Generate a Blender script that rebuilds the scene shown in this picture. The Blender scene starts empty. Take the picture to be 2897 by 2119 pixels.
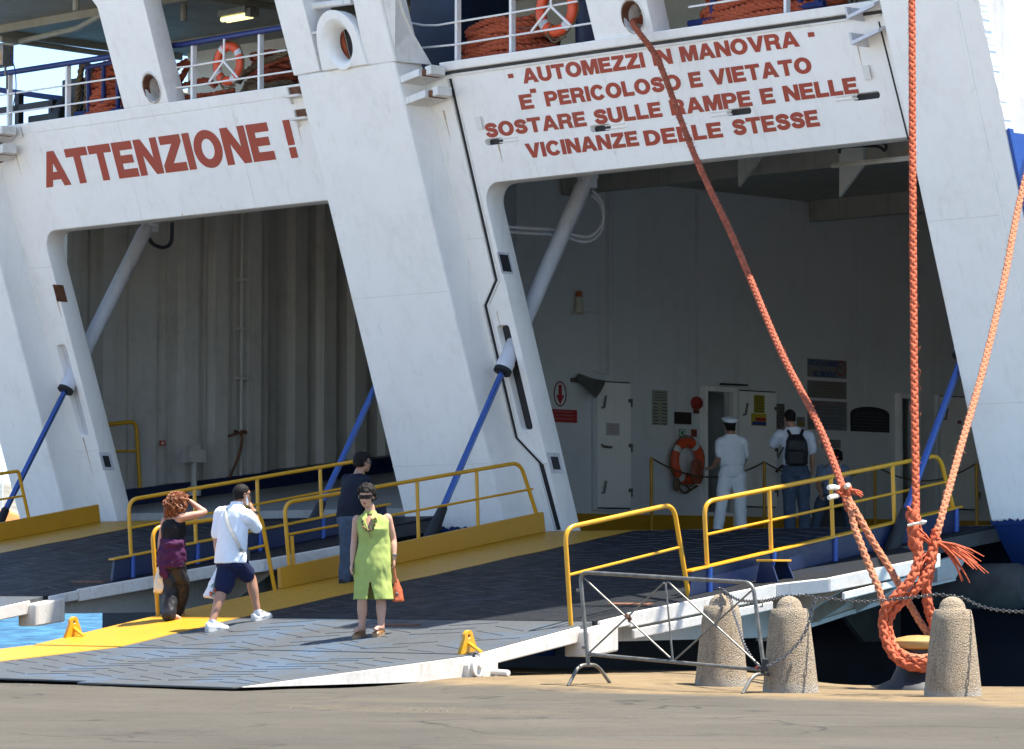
import bpy, bmesh, math, random
from mathutils import Vector, Matrix, noise
random.seed(7)
scene = bpy.context.scene
col = scene.collection
# ---------------------------------------------------------------- camera, world, sun
FP = 10330.0; CX = 1448.5; CY = 1059.5; PITCH = math.atan(582/FP); EYE = 1.05
cam_d = bpy.data.cameras.new("camera"); cam = bpy.data.objects.new("camera", cam_d); col.objects.link(cam)
cam_d.sensor_width = 36.0; cam_d.lens = 36.0*FP/2897; cam_d.clip_start = 0.5; cam_d.clip_end = 9000
cam.location = (0, 0, EYE); cam.rotation_euler = (math.pi/2+PITCH, 0, 0)
scene.camera = cam
SUN_EL, SUN_AZ = math.radians(69.5), math.radians(92.0)      # azimuth clockwise from +Y
world = bpy.data.worlds.new("World"); scene.world = world; world.use_nodes = True
wn = world.node_tree; bg = wn.nodes["Background"]
sky = wn.nodes.new("ShaderNodeTexSky"); sky.sky_type = 'NISHITA'; sky.sun_disc = False
sky.sun_elevation = SUN_EL; sky.sun_rotation = SUN_AZ; sky.air_density = 0.8; sky.dust_density = 0.2; sky.ozone_density = 3.2
wn.links.new(sky.outputs[0], bg.inputs[0]); bg.inputs[1].default_value = 0.122
sun_d = bpy.data.lights.new("sun", 'SUN'); sun = bpy.data.objects.new("sun", sun_d); col.objects.link(sun)
sun_d.energy = 4.9; sun_d.angle = math.radians(0.53); sun_d.color = (1.0, 0.955, 0.88)
sdir = Vector((math.sin(SUN_AZ)*math.cos(SUN_EL), math.cos(SUN_AZ)*math.cos(SUN_EL), math.sin(SUN_EL)))
sun.rotation_euler = sdir.to_track_quat('Z', 'Y').to_euler(); sun.location = (20, 0, 40)
vs = scene.view_settings; vs.view_transform = 'Standard'; vs.look = 'None'; vs.gamma = 1.0; vs.exposure = 1.5
try: vs.use_curve_mapping = False
except Exception: pass
scene.cycles.max_bounces = 10; scene.cycles.diffuse_bounces = 7; scene.cycles.use_denoising = True
# ---------------------------------------------------------------- frames: the ferry's own axes are F (forward), R (starboard), Z
Q = math.sqrt(.5)
F = Vector((Q, Q, 0)); R = Vector((Q, -Q, 0)); UZ = Vector((0, 0, 1))
RAKE = .34; A0 = 34.9; BAY = -9.33                             # stern rake, stern position at the sill, bay spacing
def W(a, r, z): return F*a + R*r + UZ*z
def rk(z, off=0): return A0 + off - RAKE*(z-1.7)              # distance along F of the raked stern at height z
def S(r, z, off=0): return W(rk(z, off), r, z)
def ray(px, py):
    u = (px-CX)/FP; v = (CY-py)/FP
    return Vector((u, math.cos(PITCH)-v*math.sin(PITCH), math.sin(PITCH)+v*math.cos(PITCH)))
def on(px, py, n, c):
    d = ray(px, py); o = Vector((0, 0, EYE)); return o + d*((c-n.dot(o))/n.dot(d))
def onS(px, py, off=0): return on(px, py, F+UZ*RAKE, A0+off+RAKE*1.7)
def onR(px, py, r): return on(px, py, R, r)
def onY(px, py, y): return on(px, py, Vector((0, 1, 0)), y)
def arz(p): return p.dot(F), p.dot(R), p.z
OFF = {1: (0, 0), 2: (900, 0), 3: (1897, 0), 4: (0, 700), 5: (900, 700), 6: (1897, 700), 7: (0, 1319), 8: (900, 1319), 9: (1897, 1319)}
def K(n, x, y): return OFF[n][0]+x/2.065, OFF[n][1]+y/2.065
# ---------------------------------------------------------------- object helpers
def tag(o, label=None, cat=None, group=None, kind=None):
    if label: o['label'] = label
    if cat: o['category'] = cat
    if group: o['group'] = group
    if kind: o['kind'] = kind
    return o
def thing(name, loc, label, cat, group=None):
    o = bpy.data.objects.new(name, None); col.objects.link(o); o.location = loc; o.empty_display_size = .2
    return tag(o, label, cat, group)
def origin(o):
    v = Vector(o.location)
    while o.parent: o = o.parent; v += Vector(o.location)
    return v
def obj_from_mesh(name, me, mat, parent=None, loc=None):
    """me is in world coordinates; it is moved so that the object's own origin is right"""
    base = origin(parent) if parent else Vector((0, 0, 0))
    if loc is None:
        if parent: loc = base
        else:
            n = len(me.vertices)
            if n:
                xs = [v.co.x for v in me.vertices]; ys = [v.co.y for v in me.vertices]; zs = [v.co.z for v in me.vertices]
                loc = Vector(((min(xs)+max(xs))/2, (min(ys)+max(ys))/2, min(zs)))
            else: loc = Vector((0, 0, 0))
    me.transform(Matrix.Translation(-Vector(loc)))
    o = bpy.data.objects.new(name, me); col.objects.link(o)
    if mat:
        for m_ in (mat if isinstance(mat, (list, tuple)) else [mat]): me.materials.append(m_)
    o.location = Vector(loc)-base
    if parent: o.parent = parent
    return o
def shift_copy(o, d, parent=None, lab=None):
    c = o.copy(); col.objects.link(c)
    if parent: c.parent = parent
    else: c.location = Vector(o.location)+d
    for ch in o.children: shift_copy(ch, d, c)
    if lab: c['label'] = lab
    return c
def ring_frame(t, ref=None):
    t = t.normalized(); ref = ref or UZ
    if abs(t.dot(ref)) > .97: ref = Vector((1, 0, 0))
    x = t.cross(ref).normalized(); y = x.cross(t).normalized()
    return x, y
class MB:
    def __init__(s): s.v = []; s.f = []; s.mi = []
    def face(s, idx, m=0): s.f.append(idx); s.mi.append(m)
    def hexa(s, p, m=0):                                        # 8 corners: bottom 4 then top 4
        b = len(s.v); s.v += [Vector(q) for q in p]
        for q in ((0, 3, 2, 1), (4, 5, 6, 7), (0, 1, 5, 4), (1, 2, 6, 5), (2, 3, 7, 6), (3, 0, 4, 7)): s.face([b+i for i in q], m)
    def box(s, c, ex, ey, ez, m=0):                             # centre and half-axis vectors
        c = Vector(c); s.hexa([c-ex-ey-ez, c+ex-ey-ez, c+ex+ey-ez, c-ex+ey-ez, c-ex-ey+ez, c+ex-ey+ez, c+ex+ey+ez, c-ex+ey+ez], m)
    def sbox(s, a0, a1, r0, r1, z0, z1, m=0):                   # box in the ferry's axes
        s.hexa([W(a0, r0, z0), W(a1, r0, z0), W(a1, r1, z0), W(a0, r1, z0), W(a0, r0, z1), W(a1, r0, z1), W(a1, r1, z1), W(a0, r1, z1)], m)
    def rbox(s, o0, o1, r0, r1, z0, z1, m=0):                   # box sheared with the raked stern
        s.hexa([S(r0, z0, o0), S(r0, z0, o1), S(r1, z0, o1), S(r1, z0, o0), S(r0, z1, o0), S(r0, z1, o1), S(r1, z1, o1), S(r1, z1, o0)], m)
    def prism(s, poly, d, m=0):                                 # planar polygon pushed along d
        b = len(s.v); n = len(poly); s.v += [Vector(p) for p in poly]+[Vector(p)+d for p in poly]
        s.face(list(range(b, b+n))[::-1], m); s.face(list(range(b+n, b+2*n)), m)
        for i in range(n): j = (i+1) % n; s.face([b+i, b+j, b+n+j, b+n+i], m)
    def rings(s, rs, m=0, cap=True, closed=False):
        b = len(s.v); n = len(rs[0])
        for r_ in rs: s.v += [Vector(p) for p in r_]
        k = len(rs)
        for i in range(k if closed else k-1):
            i2 = (i+1) % k
            for j in range(n):
                j2 = (j+1) % n; s.face([b+i*n+j, b+i*n+j2, b+i2*n+j2, b+i2*n+j], m)
        if cap and not closed:
            s.face(list(range(b, b+n))[::-1], m); s.face(list(range(b+(k-1)*n, b+k*n)), m)
    def tube(s, pts, rad, n=8, m=0, closed=False, cap=True):
        pts = [Vector(p) for p in pts]; rs = []; k = len(pts); px = None
        for i, p in enumerate(pts):
            if closed: t = pts[(i+1) % k]-pts[i-1]
            else: t = pts[min(i+1, k-1)]-pts[max(i-1, 0)]
            t = t.normalized()
            if px is None: x, y = ring_frame(t)
            else:
                x = px-t*px.dot(t)
                if x.length < 1e-5: x, y = ring_frame(t)
                x = x.normalized()
            y = t.cross(x); px = x; rr = rad[i] if isinstance(rad, (list, tuple)) else rad
            rs.append([p+x*math.cos(2*math.pi*j/n)*rr+y*math.sin(2*math.pi*j/n)*rr for j in range(n)])
        s.rings(rs, m, cap, closed)
    def lathe(s, base, prof, n=24, axis=UZ, m=0):               # prof: (radius, height along axis)
        x, y = ring_frame(axis); ax = axis.normalized(); base = Vector(base)
        s.rings([[base+ax*h+x*math.cos(2*math.pi*j/n)*r_+y*math.sin(2*math.pi*j/n)*r_ for j in range(n)] for r_, h in prof], m)
    def ball(s, c, r_, n=8, k=6, m=0):
        c = Vector(c); r3 = r_ if isinstance(r_, (list, tuple, Vector)) else (r_, r_, r_)
        s.rings([[c+Vector((r3[0]*math.sin(math.pi*i/k)*math.cos(2*math.pi*j/n), r3[1]*math.sin(math.pi*i/k)*math.sin(2*math.pi*j/n), r3[2]*math.cos(math.pi*i/k))) for j in range(n)] for i in [.12]+list(range(1, k))+[k-.12]], m)
    def mesh(s, name, smooth=False, sharp=40):
        me = bpy.data.meshes.new(name); me.from_pydata([tuple(v) for v in s.v], [], s.f)
        for p, i in zip(me.polygons, s.mi): p.material_index = i
        me.update(); bm = bmesh.new(); bm.from_mesh(me); bmesh.ops.recalc_face_normals(bm, faces=bm.faces[:])
        if smooth:
            for f_ in bm.faces: f_.smooth = True
            for e in bm.edges:
                if len(e.link_faces) == 2 and e.calc_face_angle(0) > math.radians(sharp): e.smooth = False
        bm.to_mesh(me); bm.free(); return me
    def build(s, name, mat, parent=None, smooth=False, loc=None, sharp=40, bevel=0, seg=2):
        o = obj_from_mesh(name, s.mesh(name, smooth, sharp), mat, parent, loc)
        if bevel:
            md = o.modifiers.new("bevel", 'BEVEL'); md.width = bevel; md.segments = seg; md.limit_method = 'ANGLE'; md.angle_limit = math.radians(35)
        return o
def bend(pts, rad=.1, n=5):
    """rounds the inner corners of a polyline"""
    pts = [Vector(p) for p in pts]; out = [pts[0]]
    for i in range(1, len(pts)-1):
        a, b, c = pts[i-1], pts[i], pts[i+1]
        r1 = min(rad, (a-b).length*.45, (c-b).length*.45); p = b+(a-b).normalized()*r1; q = b+(c-b).normalized()*r1
        for k in range(n+1): t = k/n; out.append(p*(1-t)**2+b*2*t*(1-t)+q*t*t)
    out.append(pts[-1]); return out
def catmull(P, n=8):
    P = [Vector(p) for p in P]; out = []
    for i in range(len(P)-1):
        p0 = P[i-1] if i else P[0]*2-P[1]; p1, p2 = P[i], P[i+1]; p3 = P[i+2] if i+2 < len(P) else P[-1]*2-P[-2]
        for k in range(n):
            t = k/n; out.append(.5*((2*p1)+(p2-p0)*t+(2*p0-5*p1+4*p2-p3)*t*t+(-p0+3*p1-3*p2+p3)*t**3))
    out.append(P[-1]); return out
def resample(P, step):
    P = [Vector(p) for p in P]; L = [0]
    for i in range(1, len(P)): L.append(L[-1]+(P[i]-P[i-1]).length)
    n = max(2, int(L[-1]/step)); out = []; j = 0
    for k in range(n+1):
        d = L[-1]*k/n
        while j < len(L)-2 and L[j+1] < d: j += 1
        seg = L[j+1]-L[j]; t = (d-L[j])/seg if seg > 1e-9 else 0; out.append(P[j].lerp(P[j+1], t))
    return out
def filled(name, loops, thick, M, bevel=0, grow=0):
    """closed 2-D loops (even-odd holes) filled and given thickness, as a mesh in the frame M"""
    cu = bpy.data.curves.new(name, 'CURVE'); cu.dimensions = '2D'; cu.fill_mode = 'BOTH'; cu.extrude = thick/2; cu.offset = grow
    for lp in loops:
        sp = cu.splines.new('POLY'); sp.points.add(len(lp)-1); sp.use_cyclic_u = True
        for i, p in enumerate(lp): sp.points[i].co = (p[0], p[1], 0, 1)
    o = bpy.data.objects.new(name, cu); col.objects.link(o)
    dg = bpy.context.evaluated_depsgraph_get(); me = bpy.data.meshes.new_from_object(o.evaluated_get(dg))
    bpy.data.objects.remove(o); bpy.data.curves.remove(cu)
    bm = bmesh.new(); bm.from_mesh(me); bmesh.ops.remove_doubles(bm, verts=bm.verts, dist=1e-5); bm.transform(M)
    bmesh.ops.recalc_face_normals(bm, faces=bm.faces[:]); bm.to_mesh(me); bm.free(); me.materials.clear()
    return me
def frame(o, x, y, z):
    M = Matrix.Identity(4)
    for i, v in enumerate((x, y, z, o)):
        for j in range(3): M[j][i] = v[j]
    return M
def stern_frame(off): return frame(S(0, 0, off), R, UZ-F*RAKE, F)      # local (r, z) on the raked stern
def rrect(x0, y0, x1, y1, rad, n=5):
    out = []
    for cx, cy, a in ((x1-rad, y1-rad, 0), (x0+rad, y1-rad, 90), (x0+rad, y0+rad, 180), (x1-rad, y0+rad, 270)):
        for k in range(n+1): t = math.radians(a+90*k/n); out.append((cx+rad*math.cos(t), cy+rad*math.sin(t)))
    return out
def oval(cx, cy, rx, ry, n=28, a0=0, a1=360):
    k = n if a1-a0 >= 360 else n+1
    return [(cx+rx*math.cos(math.radians(a0+(a1-a0)*i/n)), cy+ry*math.sin(math.radians(a0+(a1-a0)*i/n))) for i in range(k)]
# ---------------------------------------------------------------- materials
def L3(c): return (*c, 1)
class NT:
    def __init__(s, name):
        s.m = bpy.data.materials.new(name); s.m.use_nodes = True; s.t = s.m.node_tree; s.b = s.t.nodes["Principled BSDF"]
        s.tc = s.t.nodes.new("ShaderNodeTexCoord")
    def new(s, k): return s.t.nodes.new("ShaderNode"+k)
    def link(s, a, b): s.t.links.new(a, b)
    def coords(s, scale=(1, 1, 1), rot=(0, 0, 0), kind="Object"):
        m = s.new("Mapping"); m.inputs["Scale"].default_value = scale; m.inputs["Rotation"].default_value = rot
        s.link(s.tc.outputs[kind], m.inputs[0]); return m.outputs[0]
    def noise(s, scale, detail=4, rough=.6, vec=None, dist=0):
        n = s.new("TexNoise"); n.inputs["Scale"].default_value = scale; n.inputs["Detail"].default_value = detail
        n.inputs["Roughness"].default_value = rough; n.inputs["Distortion"].default_value = dist
        s.link(vec if vec is not None else s.tc.outputs["Object"], n.inputs["Vector"]); return n.outputs["Fac"]
    def ramp(s, fac, lo, hi, c0=0, c1=1):
        n = s.new("MapRange"); n.inputs[1].default_value = lo; n.inputs[2].default_value = hi; n.inputs[3].default_value = c0; n.inputs[4].default_value = c1
        s.link(fac, n.inputs[0]); return n.outputs[0]
    def math(s, op, a, b):
        n = s.new("Math"); n.operation = op
        for i, q in enumerate((a, b)):
            if isinstance(q, (int, float)): n.inputs[i].default_value = q
            else: s.link(q, n.inputs[i])
        return n.outputs[0]
    def mix(s, fac, a, b):
        n = s.new("Mix"); n.data_type = 'RGBA'
        for q, i in ((fac, 0), (a, 6), (b, 7)):
            if isinstance(q, (int, float)): n.inputs[i].default_value = q
            elif isinstance(q, tuple): n.inputs[i].default_value = L3(q)
            else: s.link(q, n.inputs[i])
        return n.outputs[2]
    def bump(s, h, strength=.3, dist=.01):
        n = s.new("Bump"); n.inputs["Strength"].default_value = strength; n.inputs["Distance"].default_value = dist
        s.link(h, n.inputs["Height"]); s.link(n.outputs[0], s.b.inputs["Normal"])
    def done(s, color=None, rough=.5, metal=0, spec=None):
        if color is not None:
            if isinstance(color, tuple): s.b.inputs["Base Color"].default_value = L3(color)
            else: s.link(color, s.b.inputs["Base Color"])
        if isinstance(rough, (int, float)): s.b.inputs["Roughness"].default_value = rough
        else: s.link(rough, s.b.inputs["Roughness"])
        s.b.inputs["Metallic"].default_value = metal
        if spec is not None: s.b.inputs["Specular IOR Level"].default_value = spec
        return s.m
def paint(name, c, rough=.45, dirt=.35, rust=.12, dirtc=(.30, .27, .22), sc=1.0, chips=0, chipc=(.25, .1, .04), bumps=.12):
    n = NT(name)
    a = n.noise(.9*sc, 6, .65); b = n.noise(5*sc, 5, .6)
    st = n.noise(1.0, 5, .6, n.coords((7*sc, 7*sc, .35*sc)))
    fac = n.math('MULTIPLY', n.ramp(a, .42, .75), n.ramp(b, .3, .7))
    c1 = n.mix(n.math('MULTIPLY', fac, dirt), c, dirtc)
    c2 = n.mix(n.math('MULTIPLY', n.ramp(st, .56, .8), dirt*.8), c1, tuple(x*.9 for x in dirtc))
    rs = n.math('MULTIPLY', n.ramp(n.noise(2.2*sc, 8, .75), .6, .72), n.ramp(st, .45, .7))
    c3 = n.mix(n.math('MULTIPLY', rs, rust), c2, (.26, .10, .035))
    if chips: c3 = n.mix(n.math('MULTIPLY', n.ramp(n.noise(9*sc, 9, .8), .63-.08*chips, .66-.08*chips), min(1, chips*1.2)), c3, chipc)
    n.bump(n.noise(1.6*sc, 3, .5), bumps, .05)
    return n.done(c3, n.ramp(b, .2, .8, rough-.08, rough+.15))
def plain(name, c, rough=.5, metal=0, var=.25, sc=12, bump=.15, spec=None):
    n = NT(name); f_ = n.ramp(n.noise(sc, 5, .6), .3, .7)
    cc = n.mix(f_, tuple(x*(1-var) for x in c), tuple(min(1, x*(1+var*.6)) for x in c))
    if bump: n.bump(n.noise(sc*6, 3, .6), bump, .004)
    return n.done(cc, rough, metal, spec)
def glow(name, c, e):
    n = NT(name); n.b.inputs["Emission Color"].default_value = L3(c); n.b.inputs["Emission Strength"].default_value = e; return n.done(c, .4)
M = {}
M['white'] = paint('white_paint', (.89, .86, .81), .42, .26, .35, (.42, .38, .31), 1.5, bumps=.28)
M['white_old'] = paint('aged_white_paint', (.78, .75, .70), .48, .6, .75, (.33, .29, .21), 1.3)
M['white_girder'] = paint('girder_white_paint', (.64, .61, .55), .5, .6, 1.0, (.33, .24, .14), 2.6, .45)
M['bay_wall'] = paint('bay_wall_paint', (.66, .67, .67), .55, .35, .3, (.34, .33, .3), .8)
M['corr_wall'] = paint('corrugated_wall_paint', (.52, .49, .43), .6, .55, .5, (.2, .18, .14), 1.0)
M['jamb_grey'] = paint('jamb_paint', (.64, .63, .65), .5, .55, .8, (.30, .26, .22), 1.6)
M['red_letter'] = paint('red_lettering', (.37, .047, .020), .5, .5, .1, (.30, .10, .07), 1.4)
M['yellow'] = paint('yellow_paint', (.52, .25, .008), .42, .35, .5, (.32, .17, .03), 2.5, .15, (.18, .12, .06))
M['rail_yellow'] = paint('rail_yellow_paint', (.62, .30, .007), .32, .22, .35, (.40, .2, .02), 4, .06)
M['blue'] = paint('blue_paint', (.006, .014, .052), .4, .4, .2, (.02, .03, .07), 2)
M['hull_blue'] = paint('hull_blue_paint', (.007, .03, .13), .45, .5, .12, (.03, .05, .09), 1.2, .12, (.12, .14, .18))
M['bright_blue'] = paint('bright_blue_paint', (.015, .07, .30), .4, .3, .1, (.02, .05, .15), 2)
M['rail_blue'] = paint('rail_blue_paint', (.014, .03, .14), .4, .3, .1, (.02, .02, .06), 2)
M['dark'] = plain('dark_steel', (.02, .02, .022), .6)
M['navy'] = plain('dark_navy_paint', (.007, .018, .055), .5, 0, .3, 4, .1)
M['hull_shade'] = plain('shaded_transom_paint', (.006, .011, .026), .6, 0, .4, 3, .1)  # hull blue darkened: the shade below the doors is put into the colour
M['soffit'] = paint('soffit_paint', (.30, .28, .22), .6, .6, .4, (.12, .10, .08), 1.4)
M['girder'] = paint('shaded_girder_paint', (.40, .38, .34), .6, .6, .8, (.2, .17, .12), 2.2, .2)  # white girder paint darkened for the shade below the ramp; dirt and rust besides
M['under'] = plain('under_deck_shade_paint', (.055, .052, .048), .8, 0, .4, 4, .2)  # near-black colour stands for the shade under ramp and deck
M['black'] = plain('black_rubber', (.012, .012, .013), .7)
M['rust'] = plain('rusty_steel', (.16, .062, .028), .8, 0, .5, 20, .4)
M['chrome_blue'] = NT('ram_rod_steel').done((.07, .12, .30), .2, .8)
M['galv'] = plain('galvanised_steel', (.19, .18, .155), .5, .55, .4, 14, .2)
M['chain'] = plain('chain_steel', (.13, .13, .13), .45, .7, .5, 40, .3)
M['orange_rope'] = plain('orange_rope_fibre', (.46, .105, .048), .85, 0, .3, 30, .5, .2)
M['pale_rope'] = plain('sun_bleached_rope_fibre', (.48, .19, .10), .88, 0, .3, 30, .5, .2)
M['dirty_rope'] = plain('dirty_rope_fibre', (.42, .10, .05), .9, 0, .5, 9, .5, .2)
M['brown_rope'] = plain('brown_rope_fibre', (.15, .105, .06), .9, 0, .5, 9, .5, .2)
M['red_rope'] = plain('red_brown_rope_fibre', (.36, .095, .05), .88, 0, .4, 9, .5, .2)
M['stain'] = plain('rust_stain', (.58, .44, .31), .7, 0, .35, 20, .1)
M['twine'] = plain('white_twine', (.7, .68, .6), .8)
M['buoy'] = plain('buoy_orange', (.72, .085, .022), .42, 0, .15, 8, .05)
M['tape'] = plain('reflective_tape', (.62, .62, .60), .35)
M['deck_dark'] = paint('car_deck_paint', (.24, .235, .22), .6, .6, .2, (.12, .11, .09), 2)
M['ceil'] = paint('ceiling_paint', (.42, .40, .35), .6, .6, .3, (.12, .11, .09), 1.2)
M['deckwall'] = paint('deckhouse_paint', (.66, .63, .55), .5, .35, .3, (.36, .3, .2), 1.2)
def ramp_mat(name, blue, grey, spec=.5):
    n = NT(name)
    big = n.noise(.55, 6, .62); mid = n.noise(3.2, 7, .7); fine = n.noise(45, 4, .7)
    wear = n.ramp(n.math('ADD', big, n.math('MULTIPLY', mid, .6)), .54, .80)
    c = n.mix(wear, blue, grey)
    c = n.mix(n.math('MULTIPLY', n.ramp(n.noise(1.4, 8, .75), .52, .70), .35), c, (.03, .03, .029))
    c = n.mix(n.math('MULTIPLY', n.ramp(n.noise(7, 8, .8), .6, .68), .5), c, (.09, .055, .03))
    c = n.mix(n.ramp(fine, .35, .7, 0, .35), c, (.022, .024, .027))
    n.bump(n.math('ADD', fine, n.math('MULTIPLY', mid, 2)), .35, .006)
    return n.done(c, n.ramp(mid, .3, .7, .5, .8), 0, spec)
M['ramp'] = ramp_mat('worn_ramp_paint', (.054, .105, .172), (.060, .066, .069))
M['ramp_main'] = ramp_mat('shaded_ramp_paint', (.009, .019, .042), (.008, .0095, .0115), .2)  # darker copy of the worn ramp paint, the ship's shade in its colour
M['bar'] = plain('grip_bar_steel', (.034, .037, .041), .6, 0, .5, 6)
def stone_mat():
    n = NT('granite_aggregate')
    v = n.new("TexVoronoi"); v.inputs["Scale"].default_value = 75; n.link(n.tc.outputs["Object"], v.inputs["Vector"])
    sp = n.noise(150, 3, .7); big = n.noise(3.5, 6, .65)
    c = n.mix(n.ramp(v.outputs["Distance"], .25, .75), (.42, .32, .205), (.17, .135, .092))
    c = n.mix(n.ramp(sp, .52, .68), c, (.52, .45, .34))
    c = n.mix(n.ramp(big, .42, .7, 0, .55), c, (.34, .24, .14))
    c = n.mix(n.ramp(n.noise(9, 6, .7), .58, .75, 0, .6), c, (.40, .39, .36))
    sz = n.new("SeparateXYZ"); n.link(n.tc.outputs["Object"], sz.inputs[0]); hz = n.math('ADD', sz.outputs[2], n.math('MULTIPLY', n.math('SUBTRACT', big, .5), .22))
    c = n.mix(n.ramp(hz, .03, .10, .75, 0), c, (.40, .37, .31)); c = n.mix(n.math('MULTIPLY', n.ramp(n.noise(5, 8, .75, n.coords((2.4, 2.4, .7))), .54, .66), .6), c, (.12, .095, .065))
    n.bump(n.math('ADD', v.outputs["Distance"], sp), .9, .012)
    return n.done(c, .85)
M['stone'] = stone_mat()
def quay_mat():
    # local x = across the ferry, local y = towards the ferry (metres)
    n = NT('quay_asphalt_and_concrete'); sx = n.new("SeparateXYZ"); n.link(n.tc.outputs["Object"], sx.inputs[0])
    X, Yc = sx.outputs[0], sx.outputs[1]
    big = n.noise(.35, 6, .65); mid = n.noise(2.0, 7, .7); fine = n.noise(60, 5, .75); gr = n.noise(170, 3, .8)
    asp = n.mix(n.ramp(big, .35, .7), (.072, .063, .047), (.110, .095, .072))
    asp = n.mix(n.ramp(n.noise(11, 6, .75), .48, .66, 0, .4), asp, (.05, .043, .032)); asp = n.mix(n.ramp(n.noise(27, 4, .7), .55, .68, 0, .55), asp, (.13, .112, .08))
    asp = n.mix(n.ramp(mid, .5, .75, 0, .4), asp, (.048, .043, .035))
    con = n.mix(n.ramp(mid, .35, .7), (.19, .128, .062), (.255, .185, .098))
    con = n.mix(n.ramp(n.noise(.8, 7, .7), .5, .68, 0, .7), con, (.14, .108, .068))
    # concrete margin along the quay edge, its limit wandering; it also swings out to the starboard side
    lim = n.math('ADD', Yc, n.math('MULTIPLY', n.math('SUBTRACT', mid, .5), 1.6))
    lim = n.math('ADD', lim, n.math('MULTIPLY', n.math('SUBTRACT', big, .5), 2.2))
    lim = n.math('ADD', lim, n.math('MULTIPLY', n.math('ADD', X, 24.5), .07))
    c = n.mix(n.ramp(lim, 24.6, 25.5), asp, con)
    # broken-up patches where the wearing course has gone
    def patch(cx, cy, rx, ry, base, amt):
        dx = n.math('DIVIDE', n.math('SUBTRACT', X, cx), rx); dy = n.math('DIVIDE', n.math('SUBTRACT', Yc, cy), ry)
        d = n.math('ADD', n.math('MULTIPLY', dx, dx), n.math('MULTIPLY', dy, dy))
        d = n.math('ADD', d, n.math('MULTIPLY', n.math('SUBTRACT', mid, .5), 2.6))
        return n.mix(n.ramp(d, .75, 1.0, amt, 0), base, n.mix(n.ramp(gr, .3, .7), (.055, .045, .03), (.17, .14, .095)))
    c = patch(-21.6, 20.6, 1.7, .55, c, .7); c = patch(-15.4, 17.2, 2.0, .6, c, .5); c = patch(-23.6, 22.0, 1.0, .35, c, .6)
    # cracks
    v = n.new("TexVoronoi"); v.feature = 'DISTANCE_TO_EDGE'; v.inputs["Scale"].default_value = .42
    wv = n.new("Vector" + "Math"); wv.operation = 'ADD'; nn = n.new("TexNoise"); nn.inputs["Scale"].default_value = 1.3; nn.inputs["Detail"].default_value = 6
    n.link(n.tc.outputs["Object"], nn.inputs["Vector"]); n.link(n.tc.outputs["Object"], wv.inputs[0]); n.link(nn.outputs["Color"], wv.inputs[1]); n.link(wv.outputs[0], v.inputs["Vector"])
    cr = n.math('MULTIPLY', n.ramp(v.outputs["Distance"], .0, .022, 1, 0), n.ramp(n.noise(.5, 3, .5), .45, .6))
    c = n.mix(n.math('MULTIPLY', cr, .75), c, (.02, .018, .015))
    c = n.mix(n.ramp(Yc, 8, 12, 1, 0), c, (.60, .58, .54))  # pale ground behind the camera, added to bounce light onto the stern
    c = n.mix(n.math('MULTIPLY', n.ramp(n.noise(1.1, 9, .78), .56, .70), .55), c, (.03, .026, .02)); c = n.mix(n.ramp(fine, .48, .68, 0, .45), c, (.03, .027, .022)); c = n.mix(n.ramp(gr, .62, .72, 0, .6), c, (.20, .18, .14))
    n.bump(n.math('SUBTRACT', n.math('ADD', fine, n.math('MULTIPLY', gr, .6)), n.math('MULTIPLY', cr, 3)), .7, .012)
    return n.done(c, .88, 0, .25)
M['quay'] = quay_mat()
M['quay_face'] = plain('quay_wall_concrete', (.14, .13, .11), .9, 0, .5, 2, .4)
def sea_mat():
    n = NT('harbour_water'); a = n.noise(.55, 7, .7, n.coords((1, .22, 1))); b = n.noise(4.5, 5, .6)
    c = n.mix(n.ramp(a, .40, .60), (.006, .050, .115), (.045, .17, .26)); n.bump(n.math('ADD', a, n.math('MULTIPLY', b, .4)), .95, .45)  # lighter and darker wave facets are put into the colour
    n.b.inputs['IOR'].default_value = 1.12
    return n.done(c, .3, 0, .3)
M['sea'] = sea_mat()
M['hill'] = plain('far_shore', (.20, .19, .15), .95, 0, .6, .04, 0)
def skin(name, c): return plain(name, c, .5, 0, .1, 9, .05)
def cloth(name, c, var=.18, rough=.85): return plain(name, c, rough, 0, var, 14, .25, .2)
# ---------------------------------------------------------------- the setting: quay, sea, far shore
def ss(x): x = max(0., min(1., x)); return x*x*(3-2*x)
EDGE = [(-120, 28.6), (-34, 28.7), (-29.6, 28.8), (-28.2, 29.1), (-27, 29.35), (-26, 29.3), (-25.4, 29.0), (-24.4, 28.5), (-23.6, 28.45), (-22.8, 28.6), (-21.6, 29.2), (-20.2, 29.7), (-17, 29.9), (60, 30.0)]
def edge_at(r):
    for (r0, a0), (r1, a1) in zip(EDGE, EDGE[1:]):
        if r0 <= r <= r1: return a0+(a1-a0)*(r-r0)/(r1-r0)
    return EDGE[-1][1]
def quay_z(r, a):
    h = .075*ss((-r-23.3)/2.2)*ss((a-24.4)/1.6)
    d = noise.noise(Vector((r*.35, a*.35, 3)))*.012+noise.noise(Vector((r*1.6, a*1.6, 9)))*.006
    return h+d-(.02 if a < 15 else 0)*0
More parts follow.
